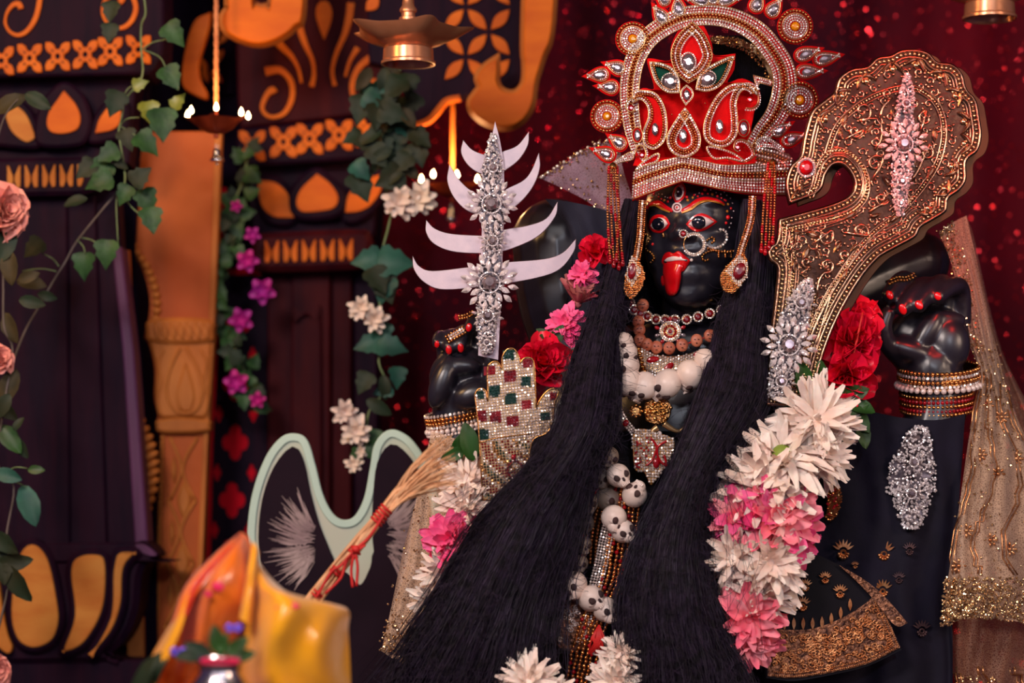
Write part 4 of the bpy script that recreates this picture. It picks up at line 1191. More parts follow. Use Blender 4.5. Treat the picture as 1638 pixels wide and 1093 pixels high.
ring_path('ring_beads', [(735, 508), (746, 506), (757, 500)], 2.4, HYF, 'gold', r3_, rows=2)

# ------------------------------------------------------------------ crown
ck = lambda pts: [(900 + p[0]/3.4125, p[1]/3.4125) + tuple(p[2:]) for p in pts]
def ycr(px, py):
    """the crown front bends round the head and leans back a little towards the top"""
    t = (px - 1095) / 170.0
    return -.128 + .10 * t * t * (1.0 if py > 225 else max(.25, (py + 60) / 285.0)) + max(0, 250 - py) * .00006
crown = thing('crown', 'tall red crown with rhinestone halo and yellow-stoned medallions', 'crown', P(1095, 310, -.03))
def plate(name, pts, m, par, y=ycr, lift=0.0, th=.004, bev=.6, label=None):
    return board(name, pts, (lambda a, b: y(a, b) - lift), th, m, par, bev, label=label)
def stones(name, path, r, m, par, y=ycr, lift=.003, closed=True, stone=True, step=None):
    mb = MB(); beads(mb, path, r, step or r * 2.25, y, closed, stone, lift)
    return mb.build(name, m, par, None if stone else 179, kind='stuff')
def wire(name, path, r, m, par, y=ycr, lift=.003, closed=True):
    Y = fy(y)
    return MB().tube([P(a, b, Y(a, b) - lift) for a, b in path], r * .001, 5, closed=closed).build(name, m, par, 179)
def cabochon(name, cx, cy, rx, ry, m, par, y=ycr, lift=.004, rot=0.0, h=.5):
    """faceted oval stone"""
    Y = fy(y); c = P(cx, cy, Y(cx, cy) - lift); mb = MB()
    vs = []; n = 10
    for (q, hh) in ((1, 0), (.8, .55), (.42, .85)):
        for k in range(n):
            t = 2 * math.pi * (k + (.5 if q == .8 else 0)) / n
            x, z = rx*q*math.cos(t), ry*q*math.sin(t)
            vs.append(c + Vector(((x*math.cos(rot) - z*math.sin(rot))*.001, -hh*h*min(rx, ry)*.001, -(x*math.sin(rot) + z*math.cos(rot))*.001)))
    fs = [(i*n + k, i*n + (k+1) % n, (i+1)*n + (k+1) % n, (i+1)*n + k) for i in range(2) for k in range(n)] + [tuple(range(2*n, 3*n))]
    return mb.add(vs, fs).build(name, m, par)

# lining (a skull cap under the band) and the band itself
band_b = cr(ck([(382, 1080), (430, 1060), (520, 1024), (600, 996), (654, 978, 1), (760, 1000), (900, 1030), (1060, 1048), (1238, 1050)]), 6, False)
band_t = cr(ck([(392, 942), (440, 918), (520, 890), (600, 868), (656, 856, 1), (760, 880), (880, 905), (1050, 900), (1245, 880)]), 6, False)
N_ = 60
bb, bt = resample(band_b, 4.4), resample(band_t, 4.4)
nn = min(len(bb), len(bt)); bb = resample(band_b, 1e9) if False else bb
def row(t, n=90):
    A = np.array(resample(band_b, 1.0)); B = np.array(resample(band_t, 1.0))
    u = np.linspace(0, 1, n)
    ia = np.interp(u, np.linspace(0, 1, len(A)), np.arange(len(A))); ib = np.interp(u, np.linspace(0, 1, len(B)), np.arange(len(B)))
    pa = np.stack([np.interp(ia, np.arange(len(A)), A[:, k]) for k in (0, 1)], 1); pb = np.stack([np.interp(ib, np.arange(len(B)), B[:, k]) for k in (0, 1)], 1)
    return [tuple(q) for q in pa * (1 - t) + pb * t]
plate('crown_band', row(-.12) + row(1.04)[::-1], 'felt_red', crown, th=.006, label='jewelled band over the forehead')
for k, t in enumerate((.02, .13, .23, .34, .45, .56, .67, .78, .89, .99)):
    m_, r_ = ('copper_bead', 2.6) if k in (5, 6) else ('rhinestone', 2.1)
    stones('stone_row', row(t), r_, m_, crown, closed=False, stone=(m_ == 'rhinestone'))
for t in (-.06, .40, .72, 1.03): wire('gold_wire', row(t, 50), .9, 'gold_trim', crown, closed=False)
side = cr([(1210, 262), (1215, 232), (1240, 236), (1266, 262), (1268, 300), (1240, 306), (1212, 300)], 3)
plate('band_side', [(1206, 232), (1262, 246), (1272, 262), (1268, 310), (1206, 305)], 'gold_trim', crown, lift=-.004)
for k in range(5):
    stones('stone_row', [(1210, 236 + k*6), (1240, 243 + k*6), (1266, 254 + k*6)], 2.2, 'copper_bead' if k % 2 else 'rhinestone', crown, closed=False, stone=not k % 2, lift=.001)

# red field
field = cr(ck([(384, 905, 1), (398, 840), (372, 700), (330, 600), (372, 520), (440, 480), (500, 480), (462, 340), (480, 318), (585, 330), (592, 250), (640, 150), (700, 90), (770, 140), (815, 240), (830, 300), (944, 292, 1), (936, 380), (900, 450), (980, 428), (1060, 470), (1082, 540), (1050, 600), (1040, 650), (1030, 720), (1060, 800), (1062, 890, 1), (880, 910), (660, 866), (500, 905)]), 4)
plate('felt_field', field, 'felt_red', crown, lift=-.003, th=.006)
for k in range(46):
    while True:
        a, b = random.uniform(1012, 1205), random.uniform(140, 262)
        if inpoly(field, a, b): break
    MB().ball(P(a, b, ycr(a, b) + .002), .0013, 6, 4).build('gold_dot', 'copper_bead', crown, 179)

# halo ring
hc = cr([(1022, 240), (1012, 205), (1007, 165), (1008, 128), (1017, 92), (1036, 62), (1062, 42), (1092, 28), (1122, 24), (1155, 26), (1186, 36), (1214, 54), (1236, 80), (1252, 108), (1256, 138), (1250, 166), (1238, 190), (1222, 210), (1206, 236)], 5, False)
hw = np.interp(np.linspace(0, 1, len(hc)), [0, .15, .5, .8, 1], [11, 14, 15, 18, 13])
hcr = [tuple(p) for p in hc]
YH = lambda px, py: ycr(px, py) + .004
plate('halo_ring', offs(hcr, list(hw)) + offs(hcr, list(-hw))[::-1], 'felt_red', crown, YH, th=.006)
for k, f in enumerate((-.92, -.62, -.34, -.06, .22, .5, .78, .98)):
    cp = k in (3, 4)
    stones('stone_row', offs(hcr, list(hw * f)), 2.4 if cp else 2.0, 'copper_bead' if cp else 'rhinestone', crown, YH, closed=False, stone=not cp)
for f in (-1.05, -.2, .36, 1.08): wire('gold_wire', offs(hcr, list(hw * f)), .9, 'gold_trim', crown, YH, closed=False)

# round medallions
for (x, y, R) in ((1012, 62, 28), (971, 186, 27), (1272, 42, 29), (1279, 160, 31)):
    md_ = plate('medallion', ell(x, y, R, R, 28), 'felt_red', crown, YH, lift=.001)
    wire('gold_wire', ell(x, y, R * .72, R * .72, 28), .9, 'gold_trim', md_, YH, .004)
    mb = MB(); beads(mb, ell(x, y, R * .88, R * .88, 28), 2.7, 5.4, YH, True, False, .004); mb.build('copper_beads', 'copper_bead', md_, 179, kind='stuff')
    mb = MB()
    for q in (.62, .48, .34): beads(mb, ell(x, y, R * q, R * q, 28), 1.9, 3.8, YH, True, True, .004)
    mb.build('rhinestones', 'rhinestone', md_, kind='stuff')
    cabochon('yellow_stone', x, y, R * .24, R * .24, 'amber', md_, YH, .005)
# teardrop stone settings
def setting(x, y, L, W_, ang, gem='clear_gem', base='felt_red', gp=-.12, gs=(.30, .26), sharp=1.0):
    o = drop(x, y, L, W_, ang, 6, sharp)
    s_ = plate('gem_setting', inset(o, -3.2), base, crown, YH, lift=.002)
    wire('gold_wire', inset(o, .4), .8, 'gold_trim', s_, YH, .005)
    mb = MB(); beads(mb, inset(o, W_ * .13), 1.6, 3.2, YH, True, True, .005); mb.build('rhinestones', 'rhinestone', s_, kind='stuff')
    gx, gy = x + math.cos(ang) * L * gp, y + math.sin(ang) * L * gp
    cabochon('teardrop_stone', gx, gy, L * gs[0], W_ * gs[1], gem, s_, YH, .005, ang)
R_ = math.radians
for (zx, zy, L, W_, a) in ((285, 365, 34, 25, 200), (190, 410, 36, 25, 175), (245, 475, 34, 25, 185), (530, 78, 34, 26, 235), (630, 32, 34, 26, 262), (545, -14, 30, 24, 230),
        (740, 0, 36, 24, 185), (905, -2, 36, 24, -5), (1065, 10, 34, 26, -70), (1158, 40, 34, 26, -55), (1340, 290, 42, 24, -18), (1446, 316, 44, 24, -12), (1352, 390, 44, 25, -2),
        (1196, 704, 36, 22, -30), (1262, 756, 40, 23, -18), (297, 772, 32, 24, 215), (225, 836, 36, 24, 200), (820, -40, 40, 26, -90)):
    x, y = ck([(zx, zy)])[0]; setting(x, y, L, W_, R_(a))
for pts in ([(250, 905), (330, 850), (378, 830), (384, 870), (310, 890), (246, 930)], [(1062, 760), (1110, 745), (1170, 780), (1208, 810), (1204, 840), (1150, 810), (1060, 800)]):
    o = cr(ck(pts), 4); pl = plate('stone_leaf', o, 'felt_red', crown, YH, lift=.002)
    mb = MB()
    for q in (1.5, 4.5): beads(mb, inset(o, q), 1.7, 3.4, YH, True, True, .005)
    mb.build('rhinestones', 'rhinestone', pl, kind='stuff')
    wire('gold_wire', o, .8, 'gold_trim', pl, YH, .004)

# large motifs on the field
YM = lambda px, py: ycr(px, py) - .006
def motif(name, pts, base, rows, gem=None, n=6):
    o = cr(ck(pts), n) if not isinstance(pts[0][0], np.floating) else pts
    s_ = plate(name, o, base, crown, YM)
    wire('gold_wire', inset(o, .4), .9, 'gold_trim', s_, YM, .004)
    for (d, m_, r_) in rows:
        mb = MB(); beads(mb, inset(o, d), r_, r_ * 1.95, YM, True, m_ == 'rhinestone', .004)
        mb.build('rhinestones' if m_ == 'rhinestone' else 'copper_beads', m_, s_, kind='stuff', smooth=None if m_ == 'rhinestone' else 179)
    if gem:
        gx, gy = ck([gem[:2]])[0]
        cabochon('stone', gx, gy, gem[2], gem[3], gem[4] if len(gem) > 4 else 'clear_gem', s_, YM, .005, gem[5] if len(gem) > 5 else 0)
        if gem[2] > 6:
            mb = MB(); beads(mb, ell(gx, gy, gem[2] + 2, gem[3] + 2, 24, gem[5] if len(gem) > 5 else 0), 1.6, 3.2, YM, True, True, .004); mb.build('rhinestones', 'rhinestone', s_, kind='stuff')
    return s_
motif('leaf_motif', [(708, 116, 1), (770, 180), (808, 260), (815, 320), (770, 400), (686, 456, 1), (622, 400), (592, 320), (600, 250), (640, 180)], 'felt_red', [(2.5, 'copper_bead', 2.4), (7, 'rhinestone', 2), (11, 'copper_bead', 2.2), (15, 'rhinestone', 1.8)], (686, 338, 10, 13))
motif('leaf_motif', [(472, 336, 1), (540, 344), (600, 372), (636, 430), (640, 508, 1), (570, 505), (515, 460), (488, 400)], 'felt_green', [(2.4, 'rhinestone', 2), (5.8, 'copper_bead', 1.8)], (588, 444, 12, 11))
motif('leaf_motif', [(940, 304, 1), (900, 312), (820, 350), (750, 400), (724, 490, 1), (790, 500), (860, 470), (905, 400)], 'felt_green', [(2.4, 'rhinestone', 2), (5.8, 'copper_bead', 1.8)], (790, 430, 12, 10, 'clear_gem', -.5))
motif('oval_motif', [(676, 462, 1), (708, 490), (712, 530), (672, 578, 1), (644, 530), (648, 490)], 'felt_red', [(2, 'rhinestone', 1.4)], (677, 518, 5, 8))
motif('drop_motif', [(668, 584, 1), (712, 650), (752, 740), (740, 820), (664, 862), (588, 824), (570, 745), (620, 650)], 'felt_red', [(2.6, 'rhinestone', 2.1), (7, 'copper_bead', 2.2), (11, 'copper_bead', 1.8), (14.5, 'rhinestone', 1.8)], (657, 742, 6, 11))
motif('paisley_motif', [(392, 500), (440, 492), (510, 510), (556, 580), (572, 680), (556, 770), (500, 816), (446, 790), (438, 720), (466, 640), (460, 580), (425, 545), (380, 560)], 'felt_red', [(2.4, 'rhinestone', 2), (6.4, 'copper_bead', 2.1)], (504, 706, 5, 10))
motif('paisley_motif', [(1060, 520), (1020, 490), (975, 500), (950, 560), (956, 650), (950, 740), (900, 798), (830, 800), (776, 760), (770, 680), (800, 590), (850, 510), (920, 460), (1000, 455), (1050, 480)], 'felt_red', [(2.4, 'rhinestone', 2), (6.6, 'copper_bead', 2.1), (10, 'rhinestone', 1.7)], (856, 690, 6, 11))
for pts, w_ in (([(400, 600), (370, 610), (345, 585), (360, 545), (410, 520)], 3), ([(1000, 590), (1040, 590), (1066, 560), (1062, 510), (1020, 480)], 4), ([(420, 830), (440, 870), (455, 840), (440, 800), (410, 800), (392, 850)], 3), ([(960, 830), (935, 810), (945, 770), (990, 765), (1030, 800), (1045, 850), (1000, 885)], 4)):
    pth = cr(ck(pts), 6, False)
    wire('curl_wire', pth, 1.2, 'gold_trim', crown, YM, .003, False)
    stones('curl_stones', offs(pth, w_ * .8), 1.6, 'rhinestone', crown, YM, closed=False)
for (zx, zy) in ((374, 590), (1022, 545), (432, 848), (955, 805)):
    x, y = ck([(zx, zy)])[0]; cabochon('ruby_stone', x, y, 5, 5, 'ruby', crown, YM, .004)
for (zx, zy, rx, ry) in ((408, 738, 5, 9), (988, 700, 6, 10)):
    x, y = ck([(zx, zy)])[0]; o = ell(x, y, rx + 3.5, ry + 3.5, 20); s_ = plate('oval_setting', o, 'felt_red', crown, YM)
    wire('gold_wire', o, .9, 'gold_trim', s_, YM, .004); cabochon('stone', x, y, rx, ry, 'clear_gem', s_, YM, .005)
for pts in ([(790, 805), (860, 815), (930, 840), (985, 880), (900, 860), (826, 862)], [(408, 920), (450, 880), (520, 840), (510, 880), (450, 900)]):
    o = cr(ck(pts), 4); stones('leaf_stones', o, 1.7, 'rhinestone', crown, YM); wire('gold_wire', inset(o, -1.6), .8, 'gold_trim', crown, YM)
o = [tuple(q) for q in ck([(1040, 410), (1146, 440), (1140, 470), (1075, 452), (1060, 490)])]
pl = plate('stone_leaf', o, 'felt_red', crown, YH); mb = MB(); beads(mb, inset(o, 2.5), 1.8, 3.4, YH, True, True, .004); mb.build('rhinestones', 'rhinestone', pl, kind='stuff')
wire('gold_wire', o, .8, 'gold_trim', pl, YH, .003)

# bead tassels
def tassel(label, x, y, ends, yy):
    t = thing('bead_tassel', label, 'tassel', P(x, y, yy))
    for k, (ex, ey) in enumerate(ends):
        pth = resample(cr([(x - 7 + 3.4 * k, y), (x - 7 + 3.4 * k + (ex - x) * .4, y + (ey - y) * .5), (ex, ey)], 6, False), 4.2)
        mb = MB()
        for j, (a, b) in enumerate(pth):
            mb.cm = 1 if (j // 3) % 4 == k % 4 or j > len(pth) - 3 else 0
            mb.ball(P(a, b, yy + .002 * (k % 3) - .002), .0027 if mb.cm else .0022, 6, 5)
        s_ = mb.build('bead_strand', ['copper_bead', 'ruby'], t, 179, kind='stuff')
        MB().ball(P(ex, ey + 4, yy), (.0036, .0036, .0052), 8, 6).build('ruby_drop', 'ruby', t, 179)
    MB().lathe([(.002, .008), (.006, .004), (.007, 0), (.002, -.003)], P(x, y, yy), 12).build('tassel_cap', 'gold', t, 60)
tassel('red and gold bead tassel hanging left of the face', 981, 268, [(976, 414), (982, 420), (990, 424), (996, 418), (986, 412)], -.16)
tassel('red and gold bead tassel hanging right of the face', 1236, 262, [(1218, 396), (1224, 400), (1230, 392), (1236, 384)], -.185)

# ------------------------------------------------------------------ face jewellery
nr = thing('nose_ring', 'round rhinestone nose ring beside the open mouth', 'nose ring', hit(1110, 391)[0])
ynr = HYF(1100, 380) - .012
wire('ring_wire', ell(1110, 391, 16.5, 16.5, 30), .9, 'gold', nr, ynr, 0)
mb = MB()
for q in (15.2, 18.2):
    beads(mb, [p for p in ell(1110, 391, q, q, 40)][-14:] + [p for p in ell(1110, 391, q, q, 40)][:17], 1.8, 3.4, ynr, False, True, .001)
mb.build('rhinestones', 'rhinestone', nr, kind='stuff')
MB().ball(P(1106, 416, ynr), .0026, 8, 6).build('drop_bead', 'pearl', nr, 179)
ns = thing('nose_stud', 'ruby nose stud ringed with tiny pale stones', 'nose stud', hit(1093, 374)[0])
p, n = hit(1093, 374)
cabochon('ruby_stone', 1093, 374, 4.2, 4.2, 'ruby', ns, p.y, .003)
mb = MB(); beads(mb, ell(1093, 374, 6.2, 6.2, 16), 1.5, 2.9, p.y - .002, True, True); mb.build('rhinestones', 'rhinestone', ns, kind='stuff')
fc = thing('cheek_chain', 'gold paisley chain hooked from nose ring to ear', 'chain', hit(1150, 395)[0])
HYL = lambda a, b: HYF(a, b) - .003
def zb(path, r, m, par, nm, lift=.003, stone=False, n=6):
    mb = MB(); beads(mb, cr(z3(path), n, False), r * 1.25, r * 2.4, HYF, False, stone, lift); return mb.build(nm, m, par, None if stone else 179, kind='stuff')
zb([(800, 612), (830, 640), (880, 650), (940, 620), (965, 570), (950, 520), (915, 510)], 2.0, 'rhinestone', fc, 'paisley_stones', stone=True)
zb([(815, 592), (850, 570), (872, 590), (850, 610)], 1.8, 'gold', fc, 'paisley_curl')
zb([(820, 655), (880, 672), (960, 680), (1030, 670), (1090, 640)], 1.9, 'gold_bead', fc, 'chain_beads')
zb([(845, 672), (800, 690), (775, 720), (790, 745), (820, 740)], 1.9, 'gold', fc, 'hook_beads')
for x in (900, 950, 995): zb([(x, 672), (x + 2, 718)], 1.6, 'gold_bead', fc, 'drop_beads')
cl = thing('cheek_chain', 'gold curled chain on the shaded left cheek', 'chain', hit(1036, 400)[0])
zb([(345, 545), (380, 570), (345, 650), (390, 690), (410, 730), (385, 760)], 1.8, 'gold', cl, 'curl_beads')
zb([(478, 545), (482, 560)], 2.0, 'gold', cl, 'stud_beads')

def earring(label, chain_pts, ruby, crescent, yy, ry=(6, 13)):
    t = thing('earring', label, 'earring', P(*chain_pts[0], yy))
    mb = MB()
    for d in (-5, -1.8, 1.8, 5): beads(mb, offs(cr(chain_pts, 6, False), d), 1.7, 3.3, lambda a, b: yy + random.uniform(-.003, .003), False, d % 2 == 0)
    mb.build('ear_chain', 'gold_bead', t, 179, kind='stuff')
    mb = MB(); beads(mb, offs(cr(chain_pts, 6, False), 0), 2, 4, yy - .004, False, True); mb.build('chain_stones', 'rhinestone', t, kind='stuff')
    o = cr(crescent, 5); pl = board('ear_plate', o, yy, .004, 'copper_bead', t, .8)
    mb = MB()
    xs_, ys_ = [p[0] for p in o], [p[1] for p in o]
    x = min(xs_)
    while x < max(xs_):
        y = min(ys_)
        while y < max(ys_):
            if inpoly(o, x, y):
                far = abs(x - ruby[0]) / (ry[0] * 2.0) + abs(y - ruby[1]) / (ry[1] * 1.6)
                mb.cm = 0 if far < 1.25 else 1
                mb.ball(P(x + random.uniform(-.6, .6), y + random.uniform(-.6, .6), yy - .002), .0017, 6, 4)
            y += 3.3
        x += 3.3
    mb.build('ear_beads', ['rhinestone', 'gold_bead'], pl, 179, kind='stuff')
    cabochon('ruby_stone', ruby[0], ruby[1], ry[0], ry[1], 'ruby_dark', pl, yy, .006, ruby[2])
    return t
earring('ruby and gold drop earring at the shaded left ear', [(1028, 322), (1026, 350), (1024, 380), (1018, 415)], (1011, 434, .15), [(1012, 408), (1024, 420), (1031, 440), (1026, 462), (1010, 478), (998, 466), (1000, 440)], -.150)
earring('large ruby earring on the lit right side of the face', [(1204, 315), (1202, 345), (1196, 370), (1186, 400), (1180, 425)], (1183, 434, .35), [(1186, 404), (1196, 418), (1196, 440), (1184, 458), (1172, 470), (1156, 462), (1152, 442), (1164, 424)], -.165, (9, 14))
mb = MB()

# ------------------------------------------------------------------ crystal brooches
def brooch(par, name, path, widths, y, flowers=(), n=420, m='crystal', rmin=1.6, rmax=3.4, lift=.010, plate_m='setting_dark'):
    """a long encrusted ornament: a thin backing, a crust of small stones and the larger flower stones"""
    Y = fy(y)
    pth = cr(path, 6, False); w_ = np.interp(np.linspace(0, 1, len(pth)), np.linspace(0, 1, len(widths)), widths)
    jag = [w_[i] * (1 + .10 * math.sin(i * 2.1)) for i in range(len(pth))]
    o = offs(pth, [v * .44 for v in jag]) + offs(pth, [-v * .44 for v in jag])[::-1]
    pl = prism(MB(), o, lambda a, b: Y(a, b) - .004, .004, .5).build(name, plate_m, par, 40)
    mb = MB()
    for k in range(n):
        t = random.random() * (len(pth) - 1); i = int(t)
        x0, y0 = pth[i]; x1, y1 = pth[min(i + 1, len(pth) - 1)]
        f = t - i; px, py = x0 + (x1 - x0) * f, y0 + (y1 - y0) * f
        dx, dy = x1 - x0, y1 - y0; l = math.hypot(dx, dy) or 1
        u = random.uniform(-1, 1); u = math.copysign(abs(u) ** .8, u) * w_[i] * .5
        px -= dy / l * u; py += dx / l * u
        h = lift * (1 - (2 * u / max(w_[i], 1)) ** 2) * random.uniform(.5, 1.1)
        mb.gem(P(px, py, Y(px, py) - .004 - h), random.uniform(rmin, rmax) * .001, (random.gauss(0, .4), -1, random.gauss(0, .4)), .7, 6)
    mb.build('crystal_crust', m, pl, kind='stuff')
    for (fx, fy_, R, np_) in flowers:
        c = P(fx, fy_, Y(fx, fy_) - .006 - lift)
        MB().gem(c + Vector((0, -.003, 0)), R * .00026, (0, -1, .1), .6, 8, 0).build('flower_stone', 'clear_gem', pl)
        mb = MB(); beads(mb, ell(fx, fy_, R * .36, R * .36, 24), 1.6, 3.0, c.y - .002, True, True); mb.build('stone_ring', m, pl, kind='stuff')
        for k in range(2 * np_):
            a = 2 * math.pi * k / (2 * np_) + .2; q_ = .60 if k % 2 else .84
            x, y_ = fx + math.cos(a) * R * q_, fy_ + math.sin(a) * R * q_
            g = MB(); vs = []
            for (px, py) in lens(x, y_, R * .40, R * .20, a, 5): vs.append(P(px, py, c.y + .002))
            k0 = len(vs); ctr = P(x, y_, c.y - .004)
            g.add(vs + [ctr], [(i, (i + 1) % k0, k0) for i in range(k0)])
            g.build('petal_stone', m, pl)
    return pl

# ------------------------------------------------------------------ trident with crescents
YT = -.10
tri = thing('crescent_trident', 'silver board trident with four crescents and a crystal spine', 'trident', P(780, 575, YT + .02))
def ttilt(px, py): return YT + (px - 785) * .00012
board('blade', cr([(792, 194, 1), (800, 226), (806, 270), (806, 340), (802, 460), (797, 576, 1), (765, 569, 1), (768, 460), (772, 340), (778, 260), (786, 222)], 3), ttilt, .006, 'board_lilac', tri, .5)
for k, (L, R) in enumerate((
    ([(790, 250), (775, 248), (755, 240), (741, 225, 1), (738, 244), (749, 264), (768, 277), (790, 280)], [(808, 272), (830, 255), (844, 232), (846, 211, 1), (828, 233), (804, 243)]),
    ([(790, 318), (758, 308), (736, 290), (719, 264, 1), (716, 290), (728, 318), (752, 339), (790, 346)], [(824, 330), (850, 302), (863, 270), (862, 245, 1), (850, 274), (836, 290), (808, 304)]),
    ([(790, 377), (755, 377), (718, 374), (695, 366), (682, 353, 1), (682, 372), (696, 391), (730, 403), (790, 404)], [(830, 393), (864, 375), (888, 346), (892, 323, 1), (874, 350), (842, 362), (806, 368)]),
    ([(790, 424), (750, 428), (692, 434), (670, 426), (660, 410, 1), (663, 432), (681, 453), (712, 463), (790, 456)], [(860, 444), (896, 430), (918, 402), (921, 383, 1), (900, 405), (870, 415), (812, 420)]))):
    o = cr(L + R, 5)
    c = board('crescent', o, lambda a, b: ttilt(a, b) + .006, .006, 'board_lilac', tri, .5)
    prism(MB(), inset(o, -.6), lambda a, b: ttilt(a, b) + .0125, .0035, 0).build('crescent_edge', 'board_edge', c)
brooch(tri, 'crystal_spine', [(789, 214), (787, 260), (786, 320), (790, 370), (784, 440), (782, 490), (778, 530), (779, 566)], [8, 22, 34, 38, 50, 34, 30, 46, 42, 36, 32, 28, 14], ttilt, [(786, 326, 42, 11), (783, 452, 46, 12), (780, 505, 26, 8), (789, 268, 20, 7), (788, 385, 24, 8), (779, 548, 14, 6)], 1000, rmin=1.2, rmax=2.3)

# ------------------------------------------------------------------ embossed bronze axe
YX = -.165
def yax(px, py): return YX + (px - 1400) * .00010
axe = thing('ceremonial_axe', 'large embossed bronze ceremonial axe with scalloped head', 'axe', P(1262, 640, YX + .02))
AX = [(1262, 328, 1), (1256, 296), (1264, 266), (1280, 248), (1286, 218), (1298, 178), (1318, 160), (1334, 146), (1342, 124), (1362, 110), (1386, 106), (1402, 92), (1424, 88), (1440, 80), (1464, 78), (1486, 84), (1500, 98), (1524, 102), (1540, 118), (1547, 142), (1562, 160), (1568, 190), (1571, 218), (1564, 242), (1547, 258), (1546, 288), (1534, 306), (1518, 318), (1514, 338), (1494, 352), (1474, 364), (1464, 380), (1436, 396), (1408, 412), (1384, 438), (1364, 468), (1344, 504), (1326, 546), (1312, 590), (1300, 650, 1), (1224, 650, 1), (1228, 600), (1232, 540), (1240, 470), (1243, 430), (1232, 418), (1227, 406), (1232, 394), (1242, 384), (1245, 350, 1), (1290, 338), (1330, 326), (1356, 314), (1366, 298), (1360, 278), (1346, 264), (1332, 266), (1322, 280), (1316, 300), (1304, 312), (1284, 320)]
axo = cr(AX, 6)
board('axe_plate', axo, yax, .010, 'bronze_dark', axe, 2.5)
board('axe_back', [(a + 13, b + 5) for a, b in inset(axo, 2)], lambda a, b: yax(a, b) + .030, .010, 'bronze_back', axe, 1)
def axridge(path, r, closed=False, m='bronze', nm='embossed_line', lift=.0015):
    return MB().tube([P(a, b, yax(a, b) - lift) for a, b in path], r * .001, 6, closed=closed).build(nm, m, axe, 179)
def safe_inset(d):
    o = inset(axo, d); return [q for q in o if inpoly(axo, *q) and bdist(axo, *q) > d * .8]
def breaks(path, gap=26):
    out = [[path[0]]]
    for q in path[1:]:
        if math.hypot(q[0] - out[-1][-1][0], q[1] - out[-1][-1][1]) > gap: out.append([q])
        else: out[-1].append(q)
    return [p for p in out if len(p) > 5]
for d, r in ((3.5, 1.8), (14, 1.5), (19, 1.2)):
    for pth in breaks(safe_inset(d)): axridge(pth, r * 1.25)
mb = MB()
for d, r in ((8.8, 2.9), (23.5, 2.3)):
    for pth in breaks(safe_inset(d)): beads(mb, pth, r, r * 2.5, yax, False, False, .0015)
mb.build('embossed_beads', 'bronze_bead', axe, 179, kind='stuff')
# scalloped petals round the rim with a boss in each
rim = [(1318, 190), (1345, 152), (1385, 128), (1428, 108), (1466, 102), (1505, 122), (1530, 152), (1544, 194), (1545, 230), (1524, 268), (1512, 304), (1485, 336)]
cx0, cy0 = 1428, 225
for k, (x, y) in enumerate(rim):
    a = math.atan2(y - cy0, x - cx0); tx, ty = -math.sin(a), math.cos(a)
    for s_ in (-1, 1):
        pts = [(x + math.cos(a)*8, y + math.sin(a)*8), (x + s_*tx*9 + math.cos(a)*3, y + s_*ty*9 + math.sin(a)*3), (x + s_*tx*17 - math.cos(a)*7, y + s_*ty*17 - math.sin(a)*7)]
        board('rim_petal', stroke(cr(pts, 4, False), [4, 9, 7, 3]), lambda a_, b_: yax(a_, b_) - .006, .008, 'bronze', axe, 3)
    MB().ball(P(x - math.cos(a)*3, y - math.sin(a)*3, yax(x, y) - .002), (.0048, .004, .0048), 9, 6).build('rim_boss', 'bronze_bead', axe, 179)
inner = cr([(1318, 250), (1336, 200), (1372, 165), (1420, 142), (1464, 138), (1500, 162), (1514, 205), (1506, 255), (1480, 300), (1440, 345), (1390, 385), (1330, 470), (1288, 560)], 6, False)
for d, r in ((0, 1.7), (8, 1.4)): axridge(offs(inner, d), r)
mb = MB(); beads(mb, offs(inner, 4), 2.0, 4.8, yax, False, False, .0015); mb.build('embossed_beads', 'bronze_bead', axe, 179, kind='stuff')
arch = cr([(1300, 318), (1310, 290), (1318, 262), (1336, 246), (1358, 252), (1376, 272), (1382, 300), (1374, 322), (1350, 340), (1300, 352), (1258, 362)], 6, False)
for d, r in ((0, 1.6), (-9, 1.6)): axridge(offs(arch, d), r)
mb = MB(); beads(mb, offs(arch, -4.5), 2.2, 5, yax, False, False, .0015); mb.build('embossed_beads', 'bronze_bead', axe, 179, kind='stuff')
# scrolls and leaves
def spiral(cx, cy, R, turns, a0, tail=None, s_=1):
    pts = []
    n = int(10 * turns) + 2
    for k in range(n):
        t = k / (n - 1); r = R * (.12 + .88 * t); a = a0 + s_ * turns * 2 * math.pi * t
        pts.append((cx + r * math.cos(a), cy + r * math.sin(a)))
    return pts + (tail or [])
for (cx, cy, R, tu, a0, tail, s_) in ((1380, 178, 16, 1.3, 0, [(1402, 190), (1412, 215), (1400, 240)], 1), (1420, 150, 9, 1.2, 2, [(1412, 172), (1408, 190)], -1), (1368, 210, 12, 1.2, 1, [(1352, 224)], -1), (1480, 190, 12, 1.3, 3, [(1470, 220)], 1),
        (1482, 245, 12, 1.2, 0, [(1470, 270), (1458, 290)], -1), (1400, 262, 14, 1.3, 4, [(1395, 290)], 1), (1410, 318, 12, 1.3, 2, [(1390, 340)], -1), (1446, 320, 10, 1.2, 1, [(1430, 340)], 1), (1376, 370, 13, 1.3, 5, [(1352, 372)], 1), (1320, 380, 14, 1.3, 1, [(1300, 392)], -1),
        (1322, 425, 13, 1.3, 0, [(1310, 450), (1306, 475)], 1), (1276, 392, 11, 1.2, 3, [(1262, 410)], 1), (1352, 408, 9, 1.2, 3, [(1338, 425)], -1), (1462, 165, 8, 1.1, 2, [(1450, 180)], 1), (1290, 420, 9, 1.2, 2, [(1280, 440)], -1)):
    axridge(cr(spiral(cx, cy, R, tu, a0, tail, s_), 2, False), 2.5, nm='embossed_scroll', lift=.002)
